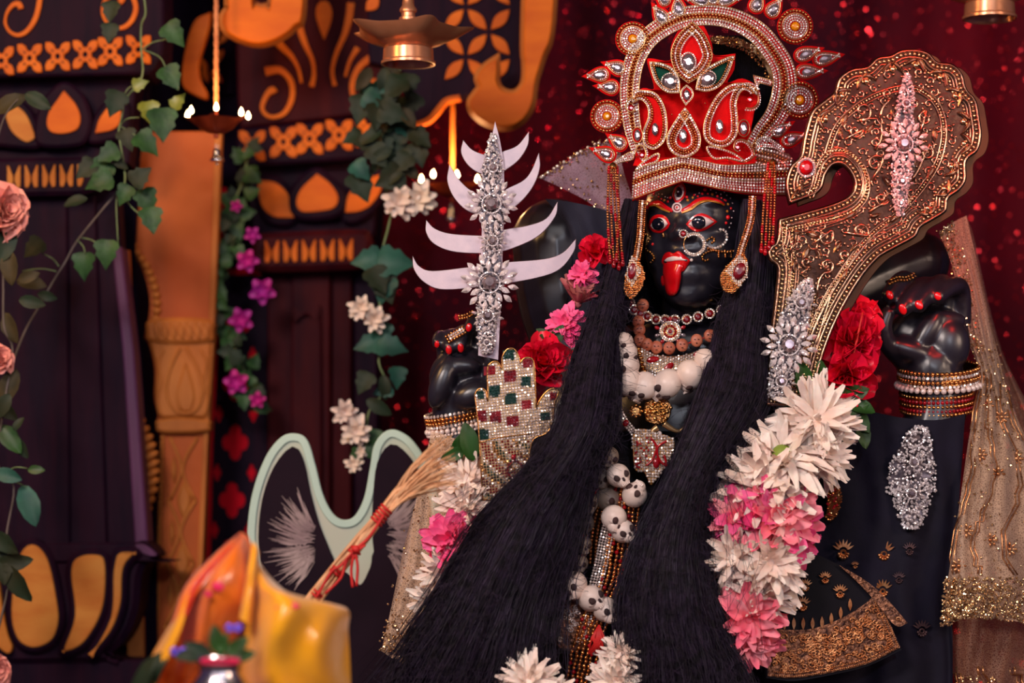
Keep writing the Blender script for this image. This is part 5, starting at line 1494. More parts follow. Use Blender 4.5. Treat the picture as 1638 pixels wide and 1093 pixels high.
for (x, y, L, a) in ((1352, 190, 26, 1.9), (1392, 205, 24, 2.3), (1345, 215, 22, 1.5), (1430, 185, 24, 1.2), (1496, 215, 24, 1.5), (1490, 275, 26, 2.1), (1420, 290, 24, .8), (1430, 350, 24, 2.5), (1400, 345, 22, 2.8), (1360, 345, 26, 2.6),
        (1340, 395, 24, 2.2), (1300, 375, 26, .3), (1290, 405, 30, 2.0), (1350, 440, 26, 2.1), (1275, 372, 20, .1), (1270, 425, 24, 1.7), (1310, 405, 22, 1.0), (1368, 395, 22, 2.4), (1456, 290, 20, 1.8), (1282, 300, 22, 1.9), (1272, 310, 20, 2.2)):
    board('embossed_leaf', lens(x, y, L, L * .36, a), lambda a_, b_: yax(a_, b_) - .006, .008, 'bronze', axe, 3.0)
for (pts) in ([(1250, 360), (1253, 400), (1258, 440), (1246, 540), (1238, 640)], [(1262, 366), (1266, 420), (1262, 470), (1254, 560), (1248, 640)], [(1300, 470), (1290, 540), (1280, 640)], [(1330, 470), (1312, 530), (1296, 600), (1290, 640)]):
    axridge(cr(pts, 6, False), 1.7)
    mb = MB(); beads(mb, offs(cr(pts, 6, False), -4.5), 2.0, 4.8, yax, False, False, .0015); mb.build('embossed_beads', 'bronze_bead', axe, 179, kind='stuff')
# a dense fill of small curls, each kept clear of its neighbours and of the rim
rr = random.Random(21); placed = []; mb = MB()
for k in range(2600):
    x, y = rr.uniform(1240, 1530), rr.uniform(110, 640)
    if not inpoly(axo, x, y) or bdist(axo, x, y) < 26: continue
    if any(math.hypot(x - a, y - b) < 17 for a, b in placed): continue
    placed.append((x, y)); a0 = rr.uniform(0, 6.28)
    pts = cr(spiral(x, y, rr.uniform(6.5, 8.5), 1.15, a0, None, rr.choice((-1, 1))), 2, False)
    mb.tube([P(a, b, yax(a, b) - .0012) for a, b in pts], .0017, 5)
    for q in range(3):
        a = a0 + 2.1 * q; mb.ball(P(x + 9.5 * math.cos(a), y + 9.5 * math.sin(a), yax(x, y) - .001), (.0026, .0018, .0026), 6, 4)
mb.build('embossed_curls', 'bronze', axe, 179, kind='stuff')
for d, r in ((30, 1.3), (34, 1.0)):
    for pth in breaks([q for q in safe_inset(d) if q[1] > 330]): axridge(pth, r)
o = ell(1290, 268, 16, 17, 24)
st = board('ruby_setting', o, lambda a, b: yax(a, b) - .004, .005, 'steel', axe, 1)
mb = MB(); beads(mb, ell(1290, 268, 13.6, 14.4, 28), 2.0, 4, lambda a, b: yax(a, b) - .005, True, True); mb.build('rhinestones', 'rhinestone', st, kind='stuff')
cabochon('ruby_stone', 1290, 268, 10.5, 11.5, 'ruby', st, lambda a, b: yax(a, b) - .004, .003)
brooch(axe, 'crystal_brooch', [(1452, 118), (1450, 150), (1447, 190), (1446, 228), (1444, 270), (1440, 300), (1440, 345)], [8, 20, 28, 30, 40, 44, 40, 34, 28, 24, 8], yax, [(1446, 230, 40, 11), (1450, 165, 17, 6), (1443, 290, 20, 7), (1441, 325, 14, 6)], 700, rmin=1.2, rmax=2.3)
brooch(axe, 'crystal_brooch', [(1296, 446), (1286, 470), (1274, 500), (1262, 550), (1252, 590), (1244, 640)], [8, 26, 36, 44, 54, 50, 44, 40, 26], yax, [(1262, 552, 46, 12), (1282, 484, 26, 8), (1250, 610, 24, 8)], 800, rmin=1.2, rmax=2.3)

# ------------------------------------------------------------------ jewelled hand plaque
YPq = -.215
plq = thing('jewelled_hand_plaque', 'flat raised-palm plaque covered in rhinestones with red and green checks', 'ornament', P(815, 800, YPq + .01))
hp = [(772, 800, 1), (768, 740), (765, 690), (761, 650), (759, 632), (767, 621), (777, 625), (780, 642, 1), (779, 592), (787, 579), (797, 579), (802, 590, 1), (803, 571), (812, 558), (824, 559), (831, 572), (832, 580, 1), (838, 573), (848, 572), (855, 582), (857, 620), (858, 652, 1), (863, 640), (874, 626), (886, 621), (894, 628), (888, 646), (885, 676), (874, 694), (854, 704), (848, 730), (852, 770), (860, 800, 1)]
hpo = cr(hp, 5)
board('plaque_plate', hpo, YPq, .006, 'gold_trim', plq, .8)
red_sq = [(783, 593, 17, 13, 1), (844, 581, 15, 13, 1), (816, 602, 18, 17, 0), (842, 648, 16, 14, 0), (771, 666, 14, 16, 0), (793, 667, 17, 17, 0), (820, 674, 18, 15, 0), (885, 634, 10, 12, 0)]
grn_sq = [(814, 568, 18, 15, 1), (791, 626, 16, 18, 0), (841, 611, 15, 15, 0), (817, 638, 17, 16, 0), (769, 632, 12, 12, 0), (872, 666, 16, 11, 0), (774, 695, 14, 16, 0)]
for lst, m_ in ((red_sq, 'ruby_dark'), (grn_sq, 'emerald')):
    for (a, b, w_, h, _) in lst:
        q = [(a + sx * w_ * .54, b + sy * h * .54 - sx * w_ * .05) for sx, sy in ((-1, -1), (1, -1), (1, 1), (-1, 1))]
        board('check_tile', q, YPq - .0009, .0012, m_, plq, 0)
mb = MB(); st_ = 4.6; ang = -.12
for i in range(-30, 40):
    for j in range(-20, 60):
        x = 815 + (i * st_) * math.cos(ang) - (j * st_) * math.sin(ang); y = 650 + (i * st_) * math.sin(ang) + (j * st_) * math.cos(ang)
        if not (740 < x < 900 and 550 < y < 800) or not inpoly(hpo, x, y) or bdist(hpo, x, y) < 2.2: continue
        mb.cm = 0
        if y > 704 + abs(x - 820) * .1:      # the cuff: stripes fanning from the wrist
            d = math.hypot(x - 850, y - 690); q = int(d / 5.6) % 6
            d2 = math.hypot(x - 770, y - 830); q2 = int(d2 / 4.6) % 6
            mb.cm = (0, 1, 1, 0, 2, 3)[q] if x < 835 - (y - 700) * .35 else (0, 1, 3, 0, 0, 2)[q2]
        else:
            for (a, b, w_, h, _) in red_sq:
                if abs(x - a) < w_ / 2 and abs(y - b) < h / 2: mb.cm = 1
            for (a, b, w_, h, _) in grn_sq:
                if abs(x - a) < w_ / 2 and abs(y - b) < h / 2: mb.cm = 2
        mb.gem(P(x, y, YPq - .0010), .0019 if mb.cm in (1, 2) else .0022, (random.gauss(0, .15), -1, random.gauss(0, .15)), .65, 6)
mb.build('rhinestones', ['rhinestone', 'ruby_dark', 'emerald', 'gold'], plq, kind='stuff')
wire('gold_wire', inset(hpo, .6), 1.3, 'gold', plq, YPq, .001)
wire('cuff_wire', cr([(768, 708), (800, 700), (850, 694)], 5, False), 1.2, 'gold', plq, YPq, .002, False)
cabochon('ruby_stone', 822, 712 + 20, 4, 4, 'ruby', plq, YPq, .003)
mb = MB(); beads(mb, ell(824, 752, 12, 14, 20), 2.0, 4, YPq, True, True, .004); mb.build('stone_ring', 'ruby_dark', plq, kind='stuff')

# ------------------------------------------------------------------ bangles
def bangle(label, cx, cy, rx, ry, yy, rows, rot=0.0, group=None):
    """ring of bead rows round a wrist: (cx, cy) its middle, rot its tilt in the picture"""
    t = thing('bangle', label, 'bangle', P(cx, cy, yy), group)
    c = P(cx, cy, yy)
    for (dz, r, m_, stn, k_) in rows:
        mb = MB(); n = int(2 * math.pi * rx / (r * 2.05))
        for k in range(n):
            a = 2 * math.pi * k / n
            x, y, z = rx * k_ * math.cos(a), rx * .8 * k_ * math.sin(a), dz + ry * -(-math.sin(a))
            X = x * math.cos(rot) - z * math.sin(rot); Z = x * math.sin(rot) + z * math.cos(rot)
            q = c + Vector((X * .001, y * .001, Z * .001))
            if stn: mb.gem(q, r * .001, (X / rx + random.gauss(0, .2), y / rx, random.gauss(0, .2)), .6)
            else: mb.ball(q, r * .001, 7, 5)
        mb.build('bead_row', m_, t, None if stn else 179, kind='stuff')
    pts = []
    for dz in (rows[0][0], rows[-1][0]):
        pts.append([c + Vector(((rx*.94*math.cos(a)*math.cos(rot) - (dz + ry*math.sin(a))*math.sin(rot))*.001, rx*.75*math.sin(a)*.001, (rx*.94*math.cos(a)*math.sin(rot) + (dz + ry*math.sin(a))*math.cos(rot))*.001)) for a in [2*math.pi*k/40 for k in range(40)]])
    MB().add(pts[0] + pts[1], [(k, (k+1) % 40, 40 + (k+1) % 40, 40 + k) for k in range(40)]).build('band', 'gold', t, 179)
    return t
bangle('pearl and gold bangle on the wrist beside the axe', 1502, 608, 64, 14, -.02, [(20, 3.6, 'gold_bead', 0, 1), (13, 3.4, 'rhinestone', 1, 1), (6, 3.6, 'gold_bead', 0, 1), (-1, 3.2, 'rhinestone', 1, 1), (-7, 5.0, 'pearl', 0, 1.05)], 0.04)
bangle('red-dotted gold bangle below the pearl bangle on the raised wrist', 1499, 640, 58, 12, -.02, [(12, 3.4, 'gold_bead', 0, 1), (5, 3.4, 'ruby', 0, 1), (-2, 3.4, 'gold_bead', 0, 1), (-9, 3.2, 'ruby', 0, 1), (-15, 3.4, 'gold_bead', 0, 1)], 0.04)
bangle('pearl-edged gold bangle on the wrist under the trident', 728, 672, 46, 6, -.02, [(14, 3.4, 'rhinestone', 1, 1), (8, 3.4, 'gold_bead', 0, 1), (2, 3.2, 'gold_bead', 0, 1), (-4, 3.2, 'rhinestone', 1, 1), (-11, 4.6, 'pearl', 0, 1.04), (-17, 2.6, 'pearl', 0, 1.04)], 0.2)

# ------------------------------------------------------------------ clothes
def drape(name, rows, m, par, nu=8, nv=8, fold=0.0, ff=9.0, th=.0015, smooth=179, ph=0.0):
    """a cloth surface through a grid of (px, py, y) points"""
    R = [crn(r, nu) for r in rows]
    cols = [crn([R[i][j] for i in range(len(R))], nv) for j in range(len(R[0]))]
    nj, ni = len(cols), len(cols[0]); vs = []
    for j in range(nj):
        for i in range(ni):
            a = cols[j][i]
            y = a[2] + fold * math.sin(ff * 2 * math.pi * j / nj + ph + 1.3 * math.sin(i * .35)) * min(1, i / ni * 3 + .2)
            vs.append(P(a[0], a[1], y))
    n = len(vs)
    fs = [(j*ni + i, (j+1)*ni + i, (j+1)*ni + i + 1, j*ni + i + 1) for j in range(nj - 1) for i in range(ni - 1)]
    mb = MB()
    mb.add(vs, fs)
    if th:
        mb.add([v + Vector((0, th, 0)) for v in vs], [f[::-1] for f in fs])
    o = mb.build(name, m, par, smooth)
    return o, (lambda u, v: vs[int(u * (nj - 1)) * ni + int(v * (ni - 1))])
sari = thing('sari', 'black navy sari with gold motifs draped over the arm', 'sari', (P(1300, 900, 0).x, -.02, PT))
def ysl(px, py): return -.105 + .00022 * abs(px - 1452) + .005 * math.sin(px / 19.0 + py / 260.0) * min(1, max(0, (py - 700) / 200))
BOT = 1215
rowsS = [[(x, y0 + (BOT - y0) * t, 0) for x, y0 in ((1222, 610), (1300, 640), (1380, 655), (1440, 668), (1500, 672), (1544, 662))] for t in (0, .1, .25, .4, .55, .7, .85, 1)]
rowsS = [[(a + (-20 * min(1, (b - 660) / 300) if a > 1530 else 0), b, ysl(a, b)) for a, b, _ in r] for r in rowsS]
drape('shoulder_drape', rowsS, 'velvet_navy', sari, 8, 6, .003, 6)
def ysk(px, py): return -.118 + ((px - 1050) / 250.0) ** 2 * .13
drape('skirt', [[(x, y, ysk(x, y)) for x in (850, 910, 970, 1040, 1110, 1180, 1250)] for y in (690, 780, 870, 960, 1060, 1150, 1190)], 'velvet_black', sari, 6, 6, .006, 9)
yfl = lambda px, py: -.150 - .00012 * (1440 - px) + .004 * math.sin(px / 24.0)
flap = patch(MB(), cr([(1226, 1085, 1), (1222, 1000), (1245, 920), (1290, 885), (1345, 905, 1), (1398, 944, 1), (1442, 1040, 1), (1388, 1066), (1330, 1080), (1270, 1090)], 4), yfl, 0, 0, 9, .004).build('hem_flap', 'velvet_black', sari, 60)
bo = cr([(1230, 1006, 1), (1262, 1008), (1300, 1006), (1345, 990), (1384, 966), (1402, 948, 1), (1440, 1036, 1), (1388, 1062), (1330, 1076), (1270, 1085), (1228, 1082, 1)], 5)
bord = patch(MB(), bo, yfl, .0025, 0, 9, .003).build('brocade_border', 'brocade', sari, 60, label='gold brocade hem border')
bo2 = cr([(1342, 904, 1), (1386, 930), (1420, 960), (1452, 997, 1), (1432, 1001), (1400, 962), (1374, 934)], 5)
bord2 = patch(MB(), bo2, lambda a, b: yfl(a, b) - .006, .002, 0, 9, .003).build('brocade_border', 'brocade', sari, 60)
mb = MB(); rr = random.Random(3)
for k in range(420):
    x, y = rr.uniform(1230, 1440), rr.uniform(950, 1080)
    if not inpoly(bo, x, y) or bdist(bo, x, y) < 9: continue
    pts = cr(spiral(x, y, rr.uniform(4, 7), 1.1, rr.uniform(0, 6), None, rr.choice((-1, 1))), 2, False)
    mb.tube([P(a, b, yfl(a, b) - .004) for a, b in pts], .0014, 4)
for k in range(26):
    x, y = rr.uniform(1345, 1450), rr.uniform(905, 1000)
    if inpoly(bo2, x, y) and bdist(bo2, x, y) > 5:
        mb.tube([P(a, b, yfl(a, b) - .0095) for a, b in spiral(x, y, 5, 1.1, rr.uniform(0, 6))], .0013, 4)
for d in (2.5, 8): beads(mb, [q for q in inset(bo, d)][len(bo)*5//11:len(bo)*10//11], 1.6, 3.4, lambda a, b: yfl(a, b) - .004)
for k in range(9):
    x = 1240 + k * 15; y = 1003 - max(0, k - 4) ** 2 * 1.9
    prism(mb, lens(x, y - 5, 20, 6, 1.57), lambda a, b: yfl(a, b) - .004, .003)
mb.build('brocade_scrolls', 'gold_thread', bord, 179, kind='stuff')
def buti(x, y, s_, yf, m='gold_thread', par=None):
    mb = MB()
    for k in range(7):
        a = -math.pi / 2 + (k - 3) * .36
        prism(mb, drop(x + math.cos(a) * s_ * .62, y + math.sin(a) * s_ * .62, s_ * .62, s_ * .2, a, 4), lambda a_, b_: yf(a_, b_) - .005, .002)
    for k in range(6):
        a = math.pi * (.05 + k * .18)
        mb.ball(P(x + math.cos(a) * s_ * .36, y + s_ * .16 + math.sin(a) * s_ * .36, yf(x, y) - .005), s_ * .00013, 6, 5)
    mb.tube([P(x + math.cos(t) * s_ * .2, y + s_ * .12 + math.sin(t) * s_ * .2, yf(x, y) - .005) for t in [k * .785 for k in range(8)]], s_ * .00008, 4, closed=True)
    return mb.build('gold_motif', m, par or sari, 60)
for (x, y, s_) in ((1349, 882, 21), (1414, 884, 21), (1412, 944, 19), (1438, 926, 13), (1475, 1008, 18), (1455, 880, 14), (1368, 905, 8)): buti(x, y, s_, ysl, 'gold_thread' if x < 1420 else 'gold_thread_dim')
for (x, y, s_) in ((1288, 938, 14), (1320, 926, 13), (1344, 948, 15), (1284, 968, 16), (1262, 952, 13)): buti(x, y, s_, yfl)
br = thing('crystal_brooch', 'large silver crystal brooch pinned on the dark sleeve', 'brooch', P(1460, 765, -.11))
brooch(br, 'brooch_plate', [(1474, 682), (1466, 720), (1458, 765), (1458, 800), (1458, 846)], [20, 44, 58, 78, 76, 80, 60, 44, 18], lambda a, b: ysl(a, b) - .004, [(1462, 740, 20, 7), (1458, 790, 22, 7)], 620, rmin=1.5, rmax=2.8)
for ba, bb_ in (((1440, 735), (1490, 720)), ((1428, 770), (1492, 780)), ((1436, 810), (1480, 800)), ((1445, 700), (1480, 705))):
    mb = MB(); beads(mb, cr([ba, ((ba[0] + bb_[0]) / 2, (ba[1] + bb_[1]) / 2 + 12), bb_], 6, False), 2.0, 4, lambda a, b: ysl(a, b) - .018, False, True); mb.build('stone_swirl', 'crystal', br, kind='stuff')
am = thing('ruby_armlet', 'red and copper jewelled crescent beside the white garland', 'armlet', P(1328, 800, -.12))
brooch(am, 'armlet_plate', [(1322, 768), (1333, 785), (1334, 808), (1324, 832)], [10, 22, 24, 22, 8], lambda a, b: ysl(a, b) - .006, (), 130, 'copper_bead', 1.5, 2.4, .006, 'gold')
mb = MB()
for k in range(16): mb.gem(P(random.uniform(1322, 1340), random.uniform(776, 824), -.15), .0022, (0, -1, 0))
mb.build('red_stones', 'ruby', am, kind='stuff')
dp = thing('ruby_pendant', 'ruby drop pendant hanging below the pink garland flower', 'pendant', P(1296, 900, -.16))
brooch(dp, 'pendant_chain', [(1302, 838), (1300, 870), (1296, 895)], [5, 7, 12], -.160, (), 70, 'copper_bead', 1.3, 1.9, .003, 'gold')
po = drop(1294, 916, 42, 34, -1.57, 6); pl = board('pendant_plate', po, -.162, .003, 'gold', dp, .6)
mb = MB(); beads(mb, inset(po, 2), 1.7, 3.4, -.163, True, True); mb.build('rhinestones', 'rhinestone', pl, kind='stuff'); cabochon('ruby_stone', 1294, 920, 8, 9, 'ruby', pl, -.163, .002)

drape('blouse_sleeve', [[(872, 318, .035), (905, 322, .02), (945, 330, .02), (1000, 345, .03)], [(905, 362, .035), (925, 366, .02), (960, 372, .01), (1004, 382, .02)], [(915, 420, .03), (935, 424, .015), (962, 428, .0), (1004, 436, .01)], [(900, 520, .03), (925, 524, .015), (955, 528, .0), (1000, 536, .01)]], 'velvet_blue', sari, 5, 5, .004, 3)
# ------------------------------------------------------------------ gauze veil
veil = thing('gauze_veil', 'sheer gold-sequinned veil falling from crown over both shoulders', 'veil', P(1560, 1000, .05))
V1 = [[(1502, 372, .02), (1524, 356, .03), (1546, 345, .06)], [(1524, 430, .0), (1545, 420, .03), (1563, 420, .06)], [(1547, 540, -.02), (1566, 532, .01), (1590, 540, .06)],
      [(1568, 604, -.04), (1590, 612, .0), (1616, 640, .05)], [(1550, 700, -.08), (1596, 700, -.05), (1650, 720, .02)], [(1533, 820, -.12), (1596, 820, -.10), (1690, 820, .0)],
      [(1516, 930, -.14), (1596, 930, -.12), (1700, 935, -.02)], [(1510, 1000, -.15), (1560, 988, -.13), (1700, 1004, -.02)]]
vl, vs1 = drape('front_fall', V1, 'lace', veil, 12, 8, .008, 5, 0)
V2 = [[(1530, 352, .08), (1545, 348, .09), (1556, 372, .10)], [(1560, 520, .07), (1580, 520, .08), (1602, 560, .10)], [(1560, 680, .04), (1610, 680, .05), (1680, 720, .10)], [(1530, 900, -.03), (1610, 900, -.02), (1720, 900, .08)], [(1512, 1010, -.06), (1600, 1010, -.04), (1720, 1010, .06)], [(1528, 1100, -.06), (1600, 1100, -.05), (1720, 1110, .05)], [(1535, 1195, -.06), (1600, 1195, -.05), (1720, 1195, .05)]]
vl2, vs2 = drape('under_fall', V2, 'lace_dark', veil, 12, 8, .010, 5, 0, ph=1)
V3 = [[(866, 286, .06), (902, 262, .06), (946, 236, .05), (990, 222, .03)], [(884, 294, .055), (918, 285, .05), (956, 276, .04), (996, 268, .02)], [(905, 304, .05), (938, 312, .045), (972, 316, .03), (1008, 306, .01)], [(940, 322, .045), (962, 338, .04), (988, 350, .02), (1014, 334, .0)]]
vl3, vs3 = drape('head_fall', V3, 'lace_lilac', veil, 8, 6, .0012, 2, 0)
V4 = [[(690, 690, -.08), (712, 696, -.09), (738, 706, -.10)], [(668, 790, -.10), (700, 796, -.11), (740, 800, -.12)], [(645, 880, -.12), (690, 890, -.13), (730, 900, -.14)], [(626, 970, -.14), (664, 985, -.15), (706, 1000, -.16)], [(610, 1042, -.15), (636, 1058, -.16), (668, 1070, -.17)]]
vl4, vs4 = drape('left_fall', V4, 'lace', veil, 8, 6, .004, 4, 0)
sq = MB()
def sprinkle(f, n, u0=0, u1=1, v0=0, v1=1, r=(.0014, .0024)):
    for k in range(n):
        c = f(random.uniform(u0, u1), random.uniform(v0, v1))
        c = c + Vector((random.uniform(-.006, .006), -.003 - random.random() * .002, random.uniform(-.006, .006)))
        sq.gem(c, random.uniform(*r), (random.gauss(0, .4), -1, random.gauss(0, .4)), .4, 5)
sprinkle(vs1, 1500, 0, 1, .86, 1.0, (.0016, .0030)); sprinkle(vs1, 260, .05, .45, 0, .35); sprinkle(vs1, 300, 0, 1, .3, .86); sprinkle(vs2, 500, 0, .5, .82, 1, (.0014, .0026))
sprinkle(vs3, 60); sprinkle(vs4, 110); sprinkle(vs4, 220, 0, 1, .82, 1); sprinkle(vs3, 70, 0, 1, 0, .08)
sq.build('gold_sequins', 'sequin_gold', veil, kind='stuff')
def rosm(c, s_, m='gold_thread'):
    mb = MB()
    for k in range(8):
        a = k * .785; mb.ball(c + Vector((math.cos(a) * s_ * .62, -.003, math.sin(a) * s_ * .62)), (s_ * .3, .0015, s_ * .16), 6, 5, Euler((0, -a, 0)).to_matrix())
    mb.ball(c + Vector((0, -.004, 0)), (s_ * .26, .002, s_ * .26), 8, 5)
    return mb.build('sequin_flower', m, veil, 60)
for (u, v) in ((.25, .62), (.5, .66), (.72, .62), (.2, .75), (.42, .78), (.62, .80), (.3, .50), (.62, .52), (.15, .83), (.8, .75)): rosm(vs1(u, v), .013)
for (u, v) in ((.35, .90), (.6, .88), (.45, .97)): rosm(vs2(u, v), .015)
wv = MB()
for (u0, du) in ((.1, .08), (.38, .09), (.66, .09), (.9, .08)):
    pts = [vs1(min(.99, max(0, u0 + du * math.sin(v * 22))), v) + Vector((0, -.003, 0)) for v in np.linspace(.42, .86, 60)]
    for d in (-.003, .003): wv.tube([p + Vector((d, 0, 0)) for p in pts[::2]], .0014, 4)
for (u0, du) in ((.12, .05), (.42, .07), (.68, .07)):
    pts = [vs2(min(.99, max(0, u0 + du * math.sin(v * 30))), v) + Vector((0, -.003, 0)) for v in np.linspace(.78, .99, 40)]
    for d in (-.004, .004): wv.tube([p + Vector((d, 0, 0)) for p in pts[::2]], .0018, 4)
wv.build('embroidered_vine', 'gold_thread', veil, 179, kind='stuff')
mb = MB()
for k in range(14): mb.ball(vs3(k / 14, 0) + Vector((0, -.004, .002)), .003, 8, 6)
mb.build('edge_pearls', 'rhinestone', veil, 179, kind='stuff')
brooch(veil, 'veil_roll', [(1136, 64), (1166, 66), (1196, 78), (1220, 100), (1238, 132)], [8, 16, 22, 24, 18], .02, (), 320, 'sequin_gold', 1.2, 2.2, .008, 'gold_trim')

# ------------------------------------------------------------------ hair
def hairmass(name, Lp, Rp, n, seed, bulge=.05, stray=.03, par=body_t):
    L = np.array(crn(Lp, 6)); R = np.array(crn(Rp, 6)); T = len(L)
    r = np.random.default_rng(seed)
    def W(a):            # (.., 3) pixel points to world
        s = (D + a[..., 2]) / D / 1000.0
        return np.stack([(a[..., 0] - 819) * s, a[..., 2], ZC + (HZ - a[..., 1]) * s], -1)
    # solid core
    U = np.linspace(0.03, .97, 18)
    G = L[None] * (1 - U[:, None, None]) + R[None] * U[:, None, None]
    G[:, :, 2] += .020 - bulge * np.sin(np.pi * U)[:, None]
    B = G.copy(); B[:, :, 2] += .05
    wv_, wb = W(G), W(B)
    vs = np.concatenate([wv_.reshape(-1, 3), wb.reshape(-1, 3)]); k = 18 * T
    fs = [(j*T + i, (j+1)*T + i, (j+1)*T + i + 1, j*T + i + 1) for j in range(17) for i in range(T - 1)]
    fs += [tuple(q + k for q in f[::-1]) for f in fs]
    for i in range(T - 1):
        fs += [(i, i + 1, k + i + 1, k + i), (17*T + i + 1, 17*T + i, k + 17*T + i, k + 17*T + i + 1)]
    core = MB(); core.v = [tuple(v) for v in vs]; core.f = fs; core.m = [0] * len(fs)
    core.build(name, 'hair_base', par, 179)
    # strands
    u = r.random(n) * 1.04 - .02
    tt = np.linspace(0, 1, T)
    ph = r.random((n, 4)) * 6.283; am = r.normal(0, 1, (n, 4))
    wan = sum(am[:, q, None] * np.sin(tt[None] * (2.5 + 3.7 * q) + ph[:, q, None]) / (1 + q * 1.2) for q in range(4)) * stray * (.25 + tt[None])
    uu = u[:, None] + wan
    S_ = L[None] * (1 - uu[..., None]) + R[None] * uu[..., None]
    uc = np.clip(uu, 0, 1)
    lay = r.random(n)[:, None]
    S_[:, :, 2] += .014 - bulge * np.sin(np.pi * uc) - .022 * lay + .003 * np.sin(tt[None] * 14 + ph[:, 1, None])
    S_[:, :, 0] += r.normal(0, 1.5, (n, 1)) + 4.5 * np.sin(tt[None] * (30 + 50 * r.random((n, 1))) + ph[:, 2, None]) * (r.random((n, 1)) ** 2) * (.2 + tt[None])
    w3 = W(S_)
    wid = (.00025 + .0004 * r.random(n))[:, None, None]
    ang = r.random(n) * 3.14
    dirv = np.stack([np.cos(ang), np.sin(ang) * .7, np.zeros(n)], -1)[:, None, :]
    a = w3 - dirv * wid; b = w3 + dirv * wid
    vs = np.stack([a, b], 2).reshape(-1, 3)
    idx = (np.arange(n)[:, None] * T + np.arange(T - 1)[None]) * 2
    # cut some strands short
    end = (T * (.80 + .2 * r.random(n))).astype(int)
    keep = np.arange(T - 1)[None] < end[:, None] - 1
    q = np.stack([idx, idx + 1, idx + 3, idx + 2], -1)[keep]
    me = bpy.data.meshes.new(name + '_strands')
    me.vertices.add(len(vs)); me.vertices.foreach_set('co', vs.astype(np.float32).ravel())
    me.loops.add(len(q) * 4); me.loops.foreach_set('vertex_index', q.astype(np.int32).ravel())
    me.polygons.add(len(q)); me.polygons.foreach_set('loop_start', np.arange(0, len(q) * 4, 4, dtype=np.int32))
    me.update(calc_edges=True); me.materials.append(M_['hair'])
    o = put(name + '_strands', me, par); o['kind'] = 'stuff'
    return o
hairmass('hair_fall', [(1004, 318, -.04), (988, 370, -.07), (968, 430, -.11), (946, 505, -.15), (918, 585, -.20), (902, 655, -.25), (876, 715, -.27), (814, 785, -.28), (768, 845, -.28), (718, 935, -.28), (668, 1015, -.28), (606, 1110, -.27)],
         [(1024, 325, -.05), (1014, 400, -.08), (1004, 470, -.11), (990, 540, -.15), (986, 620, -.19), (976, 690, -.22), (952, 742, -.23), (934, 800, -.23), (912, 870, -.24), (886, 950, -.24), (874, 1030, -.25), (868, 1110, -.25)], 9000, 3, .045, .078)
hairmass('hair_fall', [(1188, 318, -.05), (1182, 390, -.07), (1168, 455, -.10), (1152, 520, -.13), (1138, 585, -.17), (1118, 645, -.20), (1088, 722, -.22), (1060, 785, -.23), (1034, 845, -.24), (1014, 910, -.25), (1004, 970, -.25), (1010, 1030, -.25), (1012, 1110, -.25)],
         [(1214, 320, -.06), (1238, 395, -.09), (1240, 470, -.11), (1234, 550, -.14), (1228, 635, -.17), (1188, 705, -.19), (1146, 762, -.20), (1128, 822, -.21), (1124, 900, -.22), (1140, 970, -.23), (1160, 1030, -.23), (1178, 1075, -.23), (1192, 1115, -.23)], 9000, 4, .045, .078)
MB().ball(P(1112, 470, .085), (.125, .05, .19), 24, 16).build('hair_nape', 'hair_base', body_t, 179)
MB().ball(P(1172, 170, .045), (.080, .05, .115), 24, 16).build('hair_bun', 'hair_base', body_t, 179)
# frizz standing off the two falls
def frizz(Lp, Rp, n, seed):
    r = random.Random(seed); mb = MB(); Lc, Rc = crn(Lp, 8), crn(Rp, 8)
    for k in range(n):
        i = r.randrange(len(Lc)); u = r.random(); u = u if r.random() < .6 else round(u) + r.uniform(-.06, .06)
        a = Lc[i] * (1 - u) + Rc[i] * u; ln = r.uniform(14, 46); th = r.gauss(1.5, .9); cv = r.gauss(0, .9); pts = []
        x, y, z = a[0], a[1], a[2] - .045 * math.sin(math.pi * min(1, max(0, u))) - .012 - r.random() * .014
        for q in range(6):
            pts.append(P(x, y, z)); x += ln / 5 * math.cos(th); y += ln / 5 * math.sin(th); th += cv * .4
        mb.tube(pts, .00026, 3)
    mb.build('hair_frizz', 'hair', body_t, 179, kind='stuff')
frizz([(968, 430, -.11), (906, 585, -.20), (858, 715, -.27), (768, 845, -.28), (668, 1015, -.28), (606, 1110, -.27)], [(1004, 470, -.11), (990, 560, -.16), (976, 690, -.22), (934, 800, -.23), (900, 950, -.24), (880, 1110, -.25)], 2600, 5)
frizz([(1168, 455, -.10), (1138, 585, -.17), (1088, 722, -.22), (1034, 845, -.24), (1004, 970, -.25), (1012, 1110, -.25)], [(1240, 470, -.11), (1232, 600, -.16), (1170, 730, -.20), (1126, 850, -.21), (1145, 990, -.23), (1190, 1110, -.23)], 2600, 6)
# a few loose hairs over the flowers
mb = MB(); rr = random.Random(8)
for k in range(76):
    if k < 60: x0, y0, x1, y1 = rr.uniform(850, 920), rr.uniform(640, 760), rr.uniform(690, 800), rr.uniform(790, 960)
    else: x0, y0, x1, y1 = rr.uniform(1120, 1180), rr.uniform(740, 800), rr.uniform(1130, 1230), rr.uniform(880, 1080)
    yy = -.29 + rr.uniform(-.02, .02); mx, my = (x0 + x1) / 2 + rr.uniform(-50, 50), (y0 + y1) / 2 + rr.uniform(-40, 40)
    mb.tube([P(a, b, yy) for a, b in cr([(x0, y0), (mx, my), (x1, y1)], 5, False)], .00028, 3)
mb.build('loose_hairs', 'hair', body_t, 179, kind='stuff')

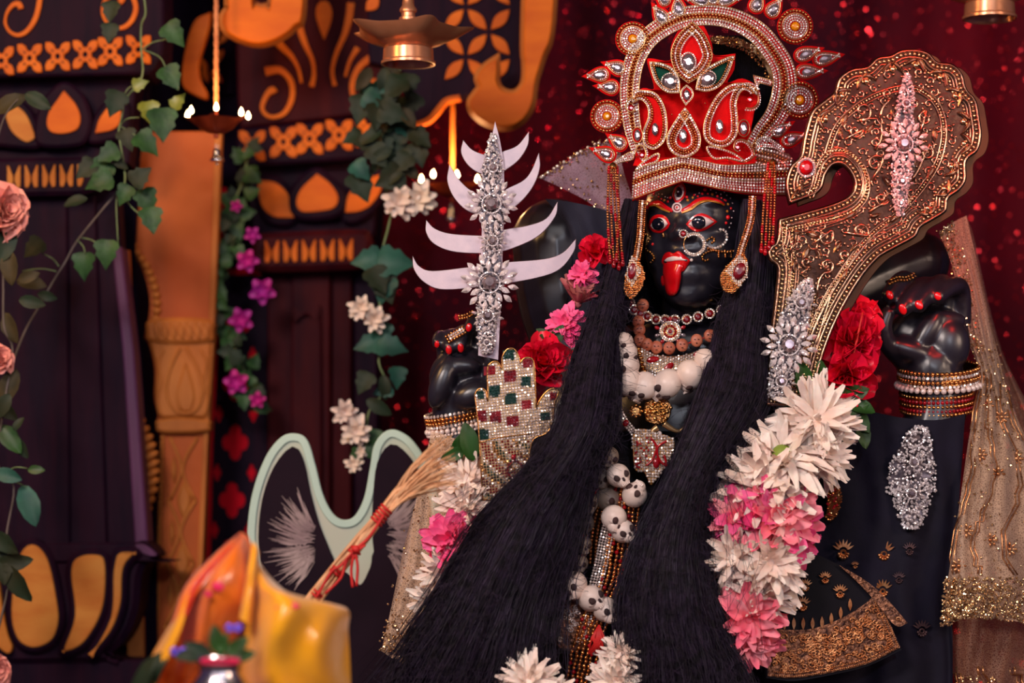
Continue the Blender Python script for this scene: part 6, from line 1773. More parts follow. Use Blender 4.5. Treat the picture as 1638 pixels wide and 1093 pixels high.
# ------------------------------------------------------------------ necklaces
z8 = lambda pts: [(920 + p[0]/4.55, 460 + p[1]/4.55) for p in pts]
def ych(px, py): return min(HYF(px, py), -.045 - max(0, min(1, (py - 480) / 250)) * .075)
ch = thing('ruby_choker', 'choker of round rubies with a star pendant under the chin', 'necklace', P(1075, 512, -.09))
for (x, y) in z8([(398, 112), (430, 162), (475, 190), (525, 210), (588, 232), (655, 236), (725, 236), (812, 232), (895, 214), (980, 190), (1065, 164)]):
    yy = ych(x, y) - .004
    lk = board('choker_link', ell(x, y, 9, 9, 16), yy, .003, 'gold', ch, .8)
    mb = MB(); beads(mb, ell(x, y, 7.4, 7.4, 20), 1.7, 3.4, yy, True, True, .001); mb.build('rhinestones', 'rhinestone', lk, kind='stuff')
    cabochon('ruby_stone', x, y, 5.6, 5.6, 'ruby_dark', lk, yy, .002)
x, y = z8([(692, 320)])[0]; yy = ych(x, y) - .008
pd = board('pendant', ell(x, y, 17, 17, 24), yy, .003, 'gold', ch, 1)
mb = MB()
for q in (4.5, 13, 16.5): beads(mb, ell(x, y, q, q * .95, 30), 1.8, 3.5, yy, True, True, .001)
mb.build('rhinestones', 'rhinestone', pd, kind='stuff')
mb = MB(); beads(mb, ell(x, y, 9, 9, 30), 2.2, 4, yy, True, True, .001); mb.build('red_stones', 'ruby', pd, kind='stuff')
cabochon('ruby_stone', x, y, 3.4, 3.4, 'ruby', pd, yy, .002)
for k in range(10):
    a = .3 + k * math.pi / 5; cabochon('ruby_petal', x + math.cos(a) * 22, y + math.sin(a) * 20, 4, 3, 'ruby' if k % 2 else 'clear_gem', pd, yy, 0, a)
bd = thing('carved_bead_necklace', 'string of terracotta-brown carved beads below the ruby choker', 'necklace', P(1070, 550, -.09))
bl = z8([(492, 130), (460, 250), (468, 308), (472, 382), (522, 416), (592, 436), (685, 442), (780, 420), (885, 386), (980, 352)])
for (x, y) in bl:
    yy = ych(x, y) - .006
    b_ = MB().ball(P(x, y, yy), (.0098, .005, .0105), 12, 8).build('carved_bead', 'terracotta', bd, 179)
    mb = MB()
    for (dx, dy, w_) in ((-3, -2, 3), (3, -2, 3), (0, 4, 4)): mb.ball(P(x + dx, y + dy, yy - .0062), (w_ * .0005, .001, .0006), 6, 4)
    mb.build('bead_marks', 'socket', b_, kind='stuff')
MB().tube([P(a, b, ych(a, b) - .002) for a, b in cr(bl, 4, False)], .0014, 5).build('cord', 'thread_red', bd, 179)
co = thing('crystal_collar', 'wide rhinestone collar set with pointed rubies on the chest', 'necklace', P(1062, 585, -.1))
cop = cr(z8([(440, 440), (560, 480), (660, 500), (800, 490), (940, 450), (960, 520), (860, 560), (760, 620), (660, 640), (560, 640), (480, 560)]), 5)
cpl = patch(MB(), cop, lambda a, b: ych(a, b), .006, .004, 5, .004).build('collar_plate', 'gold_trim', co, 60)
mb = MB(); gx = 1010.0
while gx < 1135:
    gy = 550.0 + (2 if int(gx / 4) % 2 else 0)
    while gy < 605:
        if inpoly(cop, gx, gy): mb.gem(P(gx, gy, ych(gx, gy) - .0105), .0022, (random.gauss(0, .2), -1, random.gauss(0, .2)), .6)
        gy += 4.4
    gx += 4.2
mb.build('rhinestones', 'rhinestone', cpl, kind='stuff')
for (zx, zy, a) in ((565, 525, -.2), (680, 580, -.7), (905, 482, -.3)):
    x, y = z8([(zx, zy)])[0]; cabochon('ruby_stone', x, y, 10, 5, 'ruby', cpl, ych(x, y), .013, a)
mb = MB()
for (a, b) in resample(z8([(455, 450), (470, 500), (480, 560), (500, 610)]), 7): mb.ball(P(a, b, ych(a, b) - .010), (.006, .005, .004), 8, 6)
mb.build('gold_coil', 'gold', co, 179)
gp = thing('gold_pendant', 'gold filigree pendant with tiger-claw horns below the skull necklace', 'pendant', P(1052, 656, -.13))
yg = -.150
x, y = 1052, 656
gpl = board('filigree_disc', ell(x, y, 22, 24, 28), yg, .005, 'gold', gp, 2)
mb = MB(); rr = random.Random(5)
for k in range(26):
    a, r = rr.uniform(0, 6.28), rr.uniform(2, 20)
    mb.tube([P(px, py, yg - .003) for px, py in spiral(x + r * math.cos(a), y + r * math.sin(a), rr.uniform(3, 6), 1.1, rr.uniform(0, 6))], .0011, 5)
for k in range(40):
    a, r = rr.uniform(0, 6.28), 22 * math.sqrt(rr.random())
    mb.ball(P(x + r * math.cos(a), y + r * math.sin(a), yg - .002), rr.uniform(.002, .004), 7, 5)
mb.build('filigree', 'gold', gpl, 179, kind='stuff')
for s_, pts in ((-1, [(1052, 684), (1044, 690), (1036, 702), (1030, 712)]), (1, [(1062, 678), (1074, 686), (1086, 690), (1096, 682)])):
    A = cr(pts, 5, False); MB().tube([P(a, b, yg - .002) for a, b in A], [.0055 * (1 - .8 * k / len(A)) for k in range(len(A))], 8).build('claw', 'gold_trim', gp, 179)
MB().ball(P(1055, 694, yg - .004), .004, 8, 6).build('pearl', 'pearl', gp, 179)
fo = board('gold_flower', ell(1017, 658, 7, 7, 14), yg, .003, 'gold', gp, .8)
for k in range(8):
    a = k * .785; MB().ball(P(1017 + 9 * math.cos(a), 658 + 9 * math.sin(a), yg), .003, 6, 5).build('petal', 'gold', fo, 179)
cc = thing('crystal_chain', 'long rhinestone chain hanging left of the gold pendant', 'necklace', P(1000, 650, -.14))
A = cr([(984, 608), (982, 630), (988, 652), (1000, 675), (1012, 690), (1020, 706)], 6, False)
mb = MB()
for d in (-4, 0, 4): beads(mb, offs(A, d), 2.2, 4.4, -.15, False, True, random.uniform(0, .003))
mb.build('rhinestones', 'rhinestone', cc, kind='stuff')
for (x, y) in ((984, 618), (988, 645), (1001, 677)): cabochon('ruby_stone', x, y, 4.5, 5.5, 'ruby', cc, -.15, .005, .5)
pk = thing('crystal_pendant', 'peacock-shaped crystal pendant with red curls above the lower skulls', 'pendant', P(1042, 730, -.15))
po = cr([(1014, 690), (1030, 686), (1050, 692), (1074, 700), (1080, 716), (1070, 740), (1050, 768), (1040, 776), (1030, 756), (1016, 752), (1012, 720)], 5)
pp_ = board('pendant_plate', po, -.155, .004, 'gold', pk, 1)
mb = MB(); gx = 1012.0
while gx < 1082:
    gy = 684.0
    while gy < 778:
        if inpoly(po, gx, gy): mb.gem(P(gx + random.uniform(-.8, .8), gy + random.uniform(-.8, .8), -.157), .0023, (random.gauss(0, .3), -1, random.gauss(0, .3)), .6)
        gy += 4.6
    gx += 4.6
mb.build('rhinestones', 'rhinestone', pp_, kind='stuff')
for pts in ([(1040, 700), (1050, 715), (1044, 735), (1034, 745)], [(1066, 706), (1052, 716), (1054, 735), (1066, 745), (1062, 728)]):
    MB().tube([P(a, b, -.161) for a, b in cr(pts, 5, False)], .002, 6).build('red_curl', 'ruby', pp_, 179)
cabochon('ruby_stone', 1050, 741, 5.5, 8, 'ruby', pp_, -.158, .004)
for k in range(22): cabochon('small_ruby', 1016 + random.uniform(0, 22), 700 + random.uniform(0, 48), 1.8, 1.8, 'ruby', pp_, -.160, .001)

# skulls
def skull_meshes(m, nm):
    mb = MB()
    mb.ball((0, 0, .12), (.86, .98, .88), 16, 12); mb.ball((0, -.42, -.42), (.52, .5, .50), 12, 8)
    mb.ball((.42, -.5, -.16), (.26, .3, .2), 8, 6); mb.ball((-.42, -.5, -.16), (.26, .3, .2), 8, 6)
    a = mb.mesh(nm, m, 179)
    s_ = MB().ball((.36, -.80, -.02), (.27, .16, .26), 10, 8).mesh('eye_socket', 'socket', 179)
    t_ = MB().ball((-.36, -.80, -.02), (.27, .16, .26), 10, 8).mesh('eye_socket', 'socket', 179)
    n_ = MB().ball((0, -.93, -.32), (.11, .10, .16), 8, 6).mesh('nose_hole', 'socket', 179)
    te = MB()
    for k in range(5): te.box((-.32 + k*.13, -.93, -.76), (-.22 + k*.13, -.80, -.58))
    return a, s_, t_, n_, te.mesh('teeth', m)
SK = {m: skull_meshes(m, 'skull') for m in ('bone', 'bone_dull')}
def skull(par, x, y, r, yy, yaw, roll, pitch=0.0, m='bone'):
    M = Matrix.Translation(P(x, y, yy)) @ Euler((pitch, roll, yaw), 'ZYX').to_matrix().to_4x4() @ Matrix.Scale(r * .00122, 4)
    a = SK[m]; o = inst('skull', a[0], M, par)
    for k, nm in ((1, 'eye_socket'), (2, 'eye_socket'), (3, 'nose_hole'), (4, 'teeth')):
        c = bpy.data.objects.new(nm, a[k]); C.objects.link(c); c.parent = o
    return o
sg = thing('skull_necklace', 'short necklace of white carved skulls around the chest', 'necklace', P(1050, 620, -.13))
US = [(996, 550, 15, -.4, .4), (1000, 566, 17, .5, .3), (1001, 588, 19, -.7, .2), (1007, 612, 20, -.3, -2.4), (1029, 618, 19, .2, 3.0), (1065, 615, 21, -.4, 2.6), (1102, 601, 20, .5, 2.2), (1127, 578, 16, .6, 1.8)]
for k, (x, y, r, ya, ro) in enumerate(US): skull(sg, x, y, r, -.155, ya, ro * (.3 if k > 2 else 1), (1.0 if k > 2 else .2))
MB().tube([P(a, b, -.150) for a, b in cr([(u[0], u[1]) for u in US], 4, False)], .0016, 5).build('cord', 'thread_red', sg, 179)
sg2 = thing('skull_necklace', 'long necklace of white carved skulls hanging to the waist', 'necklace', P(980, 860, -.16))
LS = [(990, 763, 17, .2, -.5, 'bone'), (1017, 790, 18, .4, -2.4, 'bone'), (973, 801, 18, .7, .1, 'bone_dull'), (981, 831, 18, .6, .4, 'bone'), (998, 852, 17, .3, -.6, 'bone'), (973, 733, 15, .2, .2, 'bone_dull'), (966, 767, 14, -.3, 0, 'bone_dull'),
      (941, 806, 15, .1, 0, 'bone_dull'), (935, 840, 14, -.1, .2, 'bone_dull'), (932, 873, 13, .3, 0, 'bone_dull'), (928, 903, 12, 0, 0, 'bone_dull'), (920, 937, 18, -.6, -.4, 'bone'), (947, 960, 19, .4, -.7, 'bone'), (969, 978, 18, .5, -.2, 'bone')]
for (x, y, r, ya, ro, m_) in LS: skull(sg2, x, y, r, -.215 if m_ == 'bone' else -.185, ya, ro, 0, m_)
for q in ((5, 6, 7, 8, 9, 10, 11, 12, 13), (0, 1, 4, 3, 2)):
    MB().tube([P(a, b, -.19) for a, b in cr([LS[k][:2] for k in q], 4, False)], .0015, 5).build('cord', 'thread_red', sg2, 179)
tq = MB()
for k in range(24): tq.tube([P(958, 1000, -.24), P(958 + random.uniform(-14, 12), 1020, -.245), P(956 + random.uniform(-18, 18), 1046, -.24)], .0012, 4)
tq.build('red_tassel', 'thread_red', sg2, 179, kind='stuff')
# belt of bead strands
be = thing('bead_belt', 'hanging belt of gold bead strands with red beads', 'belt', P(950, 960, -.17))
A = cr([(1006, 780), (1000, 830), (990, 890), (980, 940), (955, 985), (938, 1035), (922, 1110)], 8, False)
for k, d in enumerate((-20, -12, -4, 4, 12, 20)):
    mb = MB()
    for j, (a, b) in enumerate(resample(offs(A, d), 6.6)):
        mb.cm = 1 if (j * 7 + k * 3) % 11 == 0 else (2 if (j + k) % 4 == 0 else 0)
        mb.ball(P(a + random.uniform(-1, 1), b, -.195 - .006 * math.cos(d / 14.0)), .0033, 8, 6)
    mb.build('bead_strand', ['gold_bead', 'ruby', 'copper_bead'], be, 179, kind='stuff')
A2 = cr([(988, 800), (972, 850), (962, 900), (950, 950), (945, 1000)], 8, False)
mb = MB()
for d in (-9, -4.5, 0, 4.5, 9): beads(mb, offs(A2, d), 2.2, 4.6, -.197, False, True)
mb.build('rhinestone_band', 'rhinestone', be, kind='stuff')
A3 = cr([(960, 800), (948, 850), (944, 900)], 8, False)
mb = MB()
for d in (-8, 0, 8): beads(mb, offs(A3, d), 3, 6, -.182, False, False)
mb.build('bead_strand', 'copper_bead', be, 179, kind='stuff')
bp_ = cr([(892, 968), (930, 960), (948, 990), (944, 1034), (900, 1040), (884, 1010)], 4)
bpl = patch(MB(), bp_, lambda a, b: -.19, .002, .004, 6, .004).build('brocade_patch', 'brocade', be, 60)
mb = MB()
for k in range(26): mb.tube([P(a, b, -.197) for a, b in spiral(random.uniform(894, 940), random.uniform(970, 1030), 5, 1.1, random.uniform(0, 6))], .0011, 4)
mb.build('brocade_scrolls', 'rhinestone', bpl, kind='stuff')

# ------------------------------------------------------------------ flower garlands
PW = [petal_mesh('petal', 'petal_white', .27, .4, (.45, .12, -.25)[k], .05, k, 8, .05) for k in range(3)]
PK = [petal_mesh('petal', 'petal_hot', .5, .3, (.4, .1, -.25)[k], .05, k + 5, 7, .08) for k in range(3)]
PS = [petal_mesh('petal', 'petal_salmon', .46, .3, (.4, .1, -.25)[k], .05, k + 9, 7, .08) for k in range(3)]
PR = [petal_mesh('petal', 'petal_red', .95, .6, -.1, 0, k + 13, 5, .05) for k in range(2)]
PD = [petal_mesh('petal', 'petal_dry', .4, .5, -.1, .2, k + 17, 5, .05) for k in range(2)]
def bloom(par, name, x, y, yy, R, meshes, n, face=(0, -1, .1), seed=1, top=1.2, bot=-.55, heart=None, core=None, hr=.16, pw=.8, squash=1.0):
    r_ = random.Random(seed); c = P(x, y, yy); fl = thing_part(name, par, c); R *= .001
    f = Vector(face).normalized(); a = f.orthogonal().normalized(); b = f.cross(a)
    for k in range(n):
        t = (k + .5) / n; th = k * 2.39996 + r_.uniform(-.3, .3); lift = top + (bot - top) * t ** pw + r_.uniform(-.12, .12)
        d = ((a * math.cos(th) + b * math.sin(th)) * math.cos(lift) + f * math.sin(lift)).normalized()
        d.z *= squash; d.normalize()
        n_ = f * math.cos(lift) - (a * math.cos(th) + b * math.sin(th)) * math.sin(lift)
        n_ = (n_ - d * n_.dot(d)).normalized()
        M = Matrix((d.cross(n_), d, n_)).transposed().to_4x4() @ Matrix.Rotation(r_.uniform(-.4, .4), 4, 'Y')
        inst('petal', r_.choice(meshes), Matrix.Translation(c + d * R * .1) @ M @ Matrix.Scale(R * (.62 + .38 * t) * r_.uniform(.82, 1.1), 4), fl)
    MB().ball(c, R * hr, 10, 8).build('flower_heart', heart or meshes[0].materials[0].name, fl, 179)
    return fl
gl = thing('flower_garland', 'garland of white and pink flowers with red roses on the right side', 'garland', P(1250, 850, -.18))
bloom(gl, 'red_rose', 1362, 548, -.135, 52, PR, 26, (.1, -1, .1), 2, 1.35, -.2)
bloom(gl, 'red_rose', 1352, 604, -.150, 48, PR, 24, (.1, -1, -.2), 3, 1.35, -.3)
bloom(gl, 'red_rose', 1378, 512, -.12, 34, PR, 18, (.2, -1, .4), 4, 1.35, -.2)
for (x, y, s_, a) in ((1262, 640, 44, 120), (1276, 652, 50, 140), (1290, 640, 62, 100), (1300, 655, 56, 70), (1330, 640, 60, 15), (1352, 642, 50, -20), (1366, 655, 44, -60), (1312, 620, 44, 92), (1350, 660, 40, 20), (1376, 676, 44, -80), (1254, 624, 34, 60)):
    leaf_at(gl, LFR, x, y, -.165, s_, a, .8)
bloom(gl, 'white_bloom', 1306, 672, -.19, 78, PW, 77, (.15, -1, .25), 5, 1.1, -.5)
bloom(gl, 'white_bloom', 1252, 730, -.20, 92, PW, 77, (-.25, -.75, .75), 6, .9, -.35, 'sepal_green', hr=.2, pw=.6)
bloom(gl, 'white_bloom', 1318, 728, -.19, 62, PW, 60, (.5, -1, -.1), 7, 1.1, -.5)
bloom(gl, 'white_bloom', 1218, 778, -.205, 88, PW, 87, (-.1, -1, .2), 8, 1.1, -.5)
bloom(gl, 'pink_bloom', 1180, 828, -.21, 62, PK + PS, 59, (-.4, -1, .1), 9, 1.2, -.6)
bloom(gl, 'pink_bloom', 1238, 830, -.215, 78, PS + PK, 78, (.1, -1, .1), 10, 1.2, -.6)
bloom(gl, 'pink_bloom', 1262, 862, -.20, 58, PK, 48, (.4, -1, -.2), 11, 1.2, -.6)
bloom(gl, 'white_bloom', 1176, 892, -.215, 64, PW, 73, (-.4, -1, .1), 12, 1.2, -.6)
bloom(gl, 'white_bloom', 1232, 900, -.225, 76, PW, 93, (.1, -1, .0), 13, 1.2, -.6)
bloom(gl, 'white_bloom', 1222, 955, -.215, 60, PW, 67, (.2, -1, -.3), 14, 1.1, -.6)
bloom(gl, 'pink_bloom', 1198, 990, -.22, 62, PS, 56, (-.1, -1, -.3), 15, 1.1, -.7)
bloom(gl, 'pink_bloom', 1200, 1035, -.21, 50, PS, 43, (0, -1, -.7), 16, 1.0, -.6)
MB().tube([P(a, b, -.17) for a, b in cr([(1380, 500), (1355, 600), (1306, 680), (1230, 770), (1220, 850), (1215, 920), (1200, 1040)], 4, False)], .002, 5).build('string', 'thread_red', gl, 179)
g2 = thing('flower_garland', 'garland of white and pink flowers half hidden by hair on the left', 'garland', P(740, 850, -.16))
bloom(g2, 'red_rose', 868, 582, -.15, 46, PR, 24, (-.1, -1, .2), 21, 1.35, -.2)
bloom(g2, 'pink_bloom', 902, 520, -.14, 34, PK, 48, (-.5, -1, .3), 22, 1.1, -.4)
bloom(g2, 'dried_bloom', 924, 486, -.125, 46, PD, 20, (.25, -.5, .9), 23, 1.3, .5)
bloom(g2, 'pink_bloom', 932, 440, -.125, 28, PK, 35, (-.3, -1, .3), 43, 1.1, -.4)
bloom(g2, 'red_bloom', 952, 404, -.11, 30, PR, 14, (-.2, -1, .3), 24, 1.1, -.4)
leaf_at(g2, LFR, 880, 556, -.15, 40, 60); leaf_at(g2, LFR, 886, 548, -.14, 34, 140); leaf_at(g2, LFR, 726, 742, -.19, 46, 75); leaf_at(g2, LFR, 756, 738, -.205, 60, 100); leaf_at(g2, LFR, 745, 720, -.2, 40, 200)
bloom(g2, 'white_bloom', 748, 770, -.19, 58, PW, 73, (-.3, -1, .2), 25, 1.2, -.6)
bloom(g2, 'white_bloom', 746, 812, -.20, 56, PW, 73, (-.3, -1, 0), 26, 1.2, -.6)
bloom(g2, 'pink_bloom', 722, 866, -.21, 56, PK, 59, (-.4, -1, .1), 27, 1.2, -.6)
bloom(g2, 'pink_bloom', 762, 850, -.21, 44, PK, 40, (.1, -1, .3), 28, 1.2, -.6)
bloom(g2, 'white_bloom', 716, 916, -.21, 56, PW, 73, (-.3, -1, 0), 29, 1.2, -.6)
bloom(g2, 'white_bloom', 702, 960, -.21, 50, PW, 67, (-.3, -1, -.1), 30, 1.2, -.6)
bloom(g2, 'pink_bloom', 712, 992, -.21, 40, PS, 40, (-.1, -1, -.3), 31, 1.1, -.6)
MB().tube([P(a, b, -.10) for a, b in cr([(950, 400), (900, 520), (860, 600), (780, 740), (740, 840), (712, 990)], 4, False)], .002, 5).build('string', 'thread_red', g2, 179)
g3 = thing('flower_garland', 'cluster of cream flowers at the bottom edge under the hair', 'garland', P(850, 1095, -.26))
bloom(g3, 'cream_bloom', 846, 1092, -.30, 56, PW, 83, (0, -1, .3), 33, 1.2, -.6)
bloom(g3, 'cream_bloom', 880, 1112, -.29, 44, PW, 60, (.2, -1, .2), 34, 1.2, -.6)
g4 = thing('flower_garland', 'cream flowers at the bottom edge between belt and right hair', 'garland', P(990, 1075, -.24))
bloom(g4, 'cream_bloom', 992, 1048, -.25, 42, PW, 73, (0, -1, .3), 35, 1.2, -.6)
bloom(g4, 'cream_bloom', 984, 1092, -.26, 48, PW, 73, (0, -1, 0), 36, 1.2, -.6)

# ------------------------------------------------------------------ painted animal board
YJ = .22
jk = thing('painted_ear_board', 'flat painted animal cut-out with two tall dark ears and pale rims', 'cutout', P(540, pfl(YJ), YJ + .01))
ob = cr([(408, 905), (402, 850), (410, 790), (430, 735), (452, 704), (470, 697), (486, 704), (498, 740), (510, 790), (526, 822), (546, 836), (570, 830), (586, 800), (596, 750), (602, 714), (618, 694), (634, 692), (655, 706), (676, 740), (692, 780), (700, 850), (690, 940), (680, 1010), (690, pfl(YJ), 1), (420, pfl(YJ), 1), (420, 1000)], 6)
board('cutout_board', ob, YJ, .012, 'board_pale', jk, 2)
board('rim_band', stroke(cr([(406, 900), (402, 850), (410, 790), (430, 735), (452, 706), (470, 700), (486, 708), (498, 745), (510, 792), (526, 824), (546, 838), (570, 832), (588, 800), (598, 750), (604, 716), (618, 697), (634, 695), (656, 710), (678, 744), (693, 784), (700, 850)], 5, False), [13]), YJ - .004, .01, 'board_rim', jk, 1.5)
for pts, cx, cy, fan in (([(424, 912), (418, 860), (424, 800), (442, 750), (468, 720), (482, 742), (492, 790), (506, 840), (522, 880), (534, 915), (520, 950), (470, 960), (440, 945)], 505, 870, -1),
                         ([(604, 900), (600, 850), (602, 790), (608, 742), (626, 716), (648, 730), (668, 762), (682, 810), (686, 870), (680, 940), (640, 960), (600, 950)], 618, 860, 1)):
    pts = inset(cr(pts, 3), -5)
    ear = board('ear_patch', pts, YJ - .006, .006, 'paint_fur', jk, .5)
    mb = MB()
    for k in range(190):
        a = (math.pi if fan < 0 else 0) + random.uniform(-1.25, 1.25); L = random.uniform(22, 92) * (1 - .25 * random.random()); r0 = random.uniform(0, 30)
        x0, y0 = cx + r0 * math.cos(a), cy + 40 * math.sin(a) * .8
        x1, y1 = cx + L * math.cos(a), cy + L * 1.15 * math.sin(a)
        if inpoly(pts, x0, y0) and inpoly(pts, x1, y1):
            prism(mb, stroke([(x0, y0), ((x0 + x1)/2, (y0 + y1)/2 + 3), (x1, y1)], [.6, 3.2, 2.2, .5]), YJ - .0075 - random.random() * .001, .002)
    mb.build('fur_strokes', 'paint_furlight', ear, kind='stuff')
board('dark_muzzle', cr([(412, 1000, 1), (430, 935), (480, 945), (532, 912), (556, 918), (576, 936), (592, 908), (606, 880), (692, 910), (688, pfl(YJ - .01), 1), (416, pfl(YJ - .01), 1)], 4), YJ - .008, .006, 'paint_fur', jk, .5)

# ------------------------------------------------------------------ straw broom bound with red thread
YS = -.42
brm = thing('straw_broom', 'bundle of straw bound with red thread leaning beside the yellow cloth', 'broom', P(470, 1010, YS))
mb = MB(); rr = random.Random(2)
for k in range(46):
    o1, o2 = rr.uniform(-9, 9), rr.uniform(-6, 6)
    e = rr.uniform(-1, 1)
    pts = [(380 + o1 * .6, 1130 + o1), (505 + o1, 955 + o1 * .7), (612 + o2, 822 + o2 * .7), (668 + 10 * e, 768 + 20 * e + rr.uniform(-4, 4)), (722 + 8 * e + rr.uniform(-22, 10), 738 + 44 * e)]
    mb.tube([P(a, b, YS + rr.uniform(-.01, .01)) for a, b in cr(pts, 3, False)], [.0022] * 9 + [.0016, .0012, .0008, .0006], 4)
mb.build('straws', 'straw', brm, 179, kind='stuff')
for (x, y, n) in ((612, 822, 5), (568, 880, 2), (540, 912, 2), (510, 950, 2)):
    mb = MB()
    for k in range(n):
        t = k - n / 2; cx, cy = x + t * 4, y - t * 5
        mb.tube([P(cx + 11 * math.cos(a) * .66 , cy + 11 * math.cos(a) * .62, YS + .014 * math.sin(a)) for a in [q * .524 for q in range(12)]], .0022, 5, closed=True)
    mb.build('thread_binding', 'thread_red', brm, 179)
for pts in ([(505, 958), (530, 915), (545, 905), (570, 878), (590, 860), (614, 824)], [(520, 950), (545, 925), (556, 895), (584, 872)], [(566, 878), (572, 905), (570, 938)], [(568, 880), (562, 910), (564, 940)]):
    MB().tube([P(a, b, YS - .018) for a, b in cr(pts, 5, False)], .0022, 5).build('loose_thread', 'thread_red', brm, 179)
MB().ball(P(569, 879, YS - .02), .006, 8, 6).build('thread_knot', 'thread_red', brm, 179)

# ------------------------------------------------------------------ offering: satin cloths, pot and leaves in the foreground
YO = -.80
s_ = (D + YO) / D
def po_(px, py, y): return (px, py, y)
PBO = pfl(YO)
cl1 = thing('orange_cloth', 'shiny orange satin cloth folded to a peak', 'cloth', P(340, 1080, YO))
drape('cloth_sheet', [[(384, 852, YO), (388, 853, YO), (392, 855, YO), (396, 858, YO)], [(352, 890, YO - .02), (372, 888, YO - .06), (392, 890, YO - .03), (416, 905, YO + .01)], [(302, 938, YO + .0), (345, 945, YO - .08), (390, 950, YO - .05), (425, 950, YO + .02)], [(278, 1000, YO + .01), (330, 1010, YO - .06), (385, 1005, YO - .02), (425, 1000, YO + .04)], [(262, 1060, YO + .02), (310, 1075, YO - .02), (380, 1060, YO + .02), (425, 1060, YO + .05)], [(235, 1120, YO + .02), (310, 1130, YO - .02), (380, 1130, YO + .02), (430, 1130, YO + .05)], [(220, 1190, YO + .02), (310, 1200, YO - .02), (380, 1200, YO + .02), (430, 1200, YO + .05)]], 'satin_orange', cl1, 6, 5, .004, 3)
drape('side_fold', [[(384, 852, YO - .005), (380, 858, YO - .02), (376, 866, YO - .03)], [(345, 885, YO - .01), (338, 896, YO - .04), (345, 910, YO - .05)], [(298, 935, YO - .01), (292, 950, YO - .05), (300, 975, YO - .06)], [(274, 1000, YO), (272, 1015, YO - .04), (290, 1040, YO - .05)], [(232, 1075, YO), (250, 1090, YO - .02), (280, 1100, YO - .03)], [(200, 1130, YO), (240, 1150, YO - .02), (280, 1160, YO - .03)]], 'satin_orange', cl1, 6, 5, .002, 3)
patch(MB(), stroke(cr([(372, 872), (340, 905), (312, 940), (296, 985)], 5, False), [4, 9, 11, 5]), lambda p, q: YO - .105, 0, .001, 6).build('red_streak', 'satin_red', cl1, 60)
for (x, y, a) in ((348, 938, 10), (332, 950, 7)): patch(MB(), ell(x, y, a, a * .7, 12, .3), lambda p, q: YO - .092, 0, .001, 5).build('pink_spot', 'dot_pink', cl1, 60)
drape('gold_selvage', [[(306, 930, YO - .02), (302, 940, YO - .05), (308, 950, YO - .06)], [(280, 985, YO - .02), (282, 996, YO - .06), (290, 1006, YO - .07)], [(248, 1040, YO - .02), (254, 1052, YO - .05), (264, 1064, YO - .06)], [(222, 1090, YO - .02), (232, 1102, YO - .04), (244, 1110, YO - .05)]], 'satin_yellow', cl1, 4, 5, .002, 3)
cl2 = thing('yellow_cloth', 'shiny yellow satin cloth draped beside the orange peak', 'cloth', P(480, 1080, YO + .03))
drape('cloth_sheet', [[(396, 862, YO + .01), (404, 880, YO + .03), (412, 900, YO + .05), (416, 912, YO + .06)], [(398, 930, YO - .02), (425, 930, YO - .05), (455, 945, YO - .01), (470, 958, YO + .04)], [(394, 985, YO - .02), (440, 958, YO - .09), (500, 962, YO - .06), (552, 972, YO + .02)], [(390, 1030, YO - .02), (440, 1010, YO - .10), (505, 1005, YO - .07), (557, 1010, YO + .02)], [(385, 1080, YO - .01), (440, 1075, YO - .08), (505, 1070, YO - .06), (560, 1070, YO + .02)], [(380, 1130, YO), (440, 1130, YO - .06), (505, 1130, YO - .05), (562, 1130, YO + .02)], [(380, 1200, YO), (440, 1200, YO - .05), (505, 1200, YO - .04), (562, 1200, YO + .02)]], 'satin_yellow', cl2, 7, 6, .009, 2.3)
drape('gold_selvage', [[(404, 866, YO - .02), (410, 874, YO - .03), (414, 884, YO - .02)], [(392, 930, YO - .05), (400, 935, YO - .07), (408, 940, YO - .05)], [(382, 990, YO - .06), (392, 995, YO - .08), (400, 1000, YO - .06)]], 'satin_yellow', cl2, 4, 5, .002, 3)
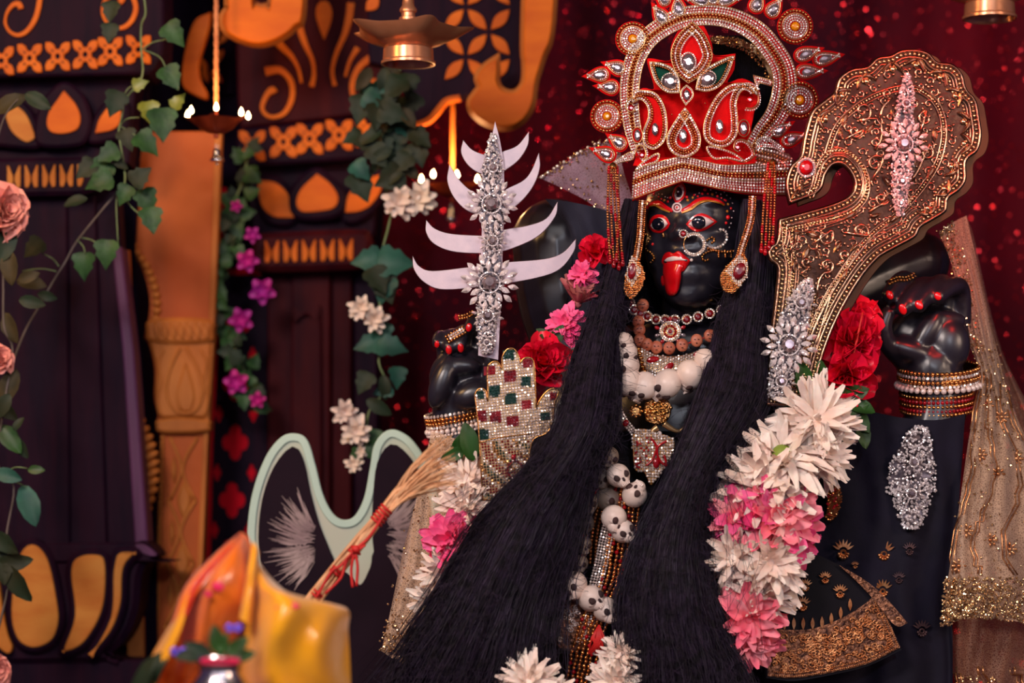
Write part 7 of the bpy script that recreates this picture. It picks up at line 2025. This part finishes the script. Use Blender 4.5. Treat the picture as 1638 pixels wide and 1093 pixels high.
patch(MB(), ell(460, 971, 20, 5.5, 14, -.1), lambda p, q: YO - .10, 0, .001, 5).build('pink_spot', 'dot_pink', cl2, 60)
pot = thing('steel_pot', 'small steel pot with leaves between orange and yellow cloth', 'pot', P(352, 1110, YO - .14))
c = P(352, 1058, YO - .13)
MB().lathe([(.012, .008), (.030, .008), (.032, .003), (.026, -.004), (.024, -.014), (.036, -.03), (.046, -.055), (.042, -.085), (.03, -.105), (.0, -.108)], c, 32).build('pot_body', 'steel', pot, 50)
mb = MB(); beads(mb, [(352 + 30 * math.cos(t), 1058 + 4 * math.sin(t)) for t in np.linspace(0, 6.2, 30)], 2.2, 5, YO - .165, True); mb.build('pot_trim', 'dot_pink', pot, 179, kind='stuff')
for (x, y, sz, a) in ((352, 1048, 62, 100), (340, 1052, 60, 150), (362, 1050, 58, 40), (350, 1050, 50, 70), (330, 1050, 60, 175), (370, 1052, 50, 10)):
    leaf_at(pot, LFR if sz != 60 else LD[0], x, y, YO - .14, sz * .62, a, .5)
for (x, y, nm) in ((374, 1006, 0), (286, 1044, 1)):
    lb = thing('foil_ribbon', ('violet foil ribbon bow near the pot leaves', 'violet foil ribbon on the left edge of the orange cloth')[nm], 'ribbon', P(x, y, YO - .11))
    for sgn in (-1, 1):
        MB().tube([P(a, b, YO - .115) for a, b in cr([(x, y), (x + sgn * 7, y - 6), (x + sgn * 12, y - 2), (x + sgn * 7, y + 4), (x, y)], 4, False)], .0024, 5, .4).build('ribbon_loop', 'purple_foil', lb, 179)
gm = thing('green_cloth', 'olive green cloth fold at the lower left of the offering', 'cloth', P(240, 1085, YO))
drape('cloth_sheet', [[(228, 1060, YO - .03), (250, 1046, YO - .05), (275, 1040, YO - .05)], [(214, 1085, YO - .03), (238, 1076, YO - .06), (266, 1062, YO - .06)], [(200, 1125, YO - .02), (225, 1120, YO - .05), (250, 1100, YO - .05)], [(190, 1190, YO - .02), (215, 1190, YO - .04), (240, 1190, YO - .04)]], 'leaf_dark', gm, 5, 5, .004, 3)
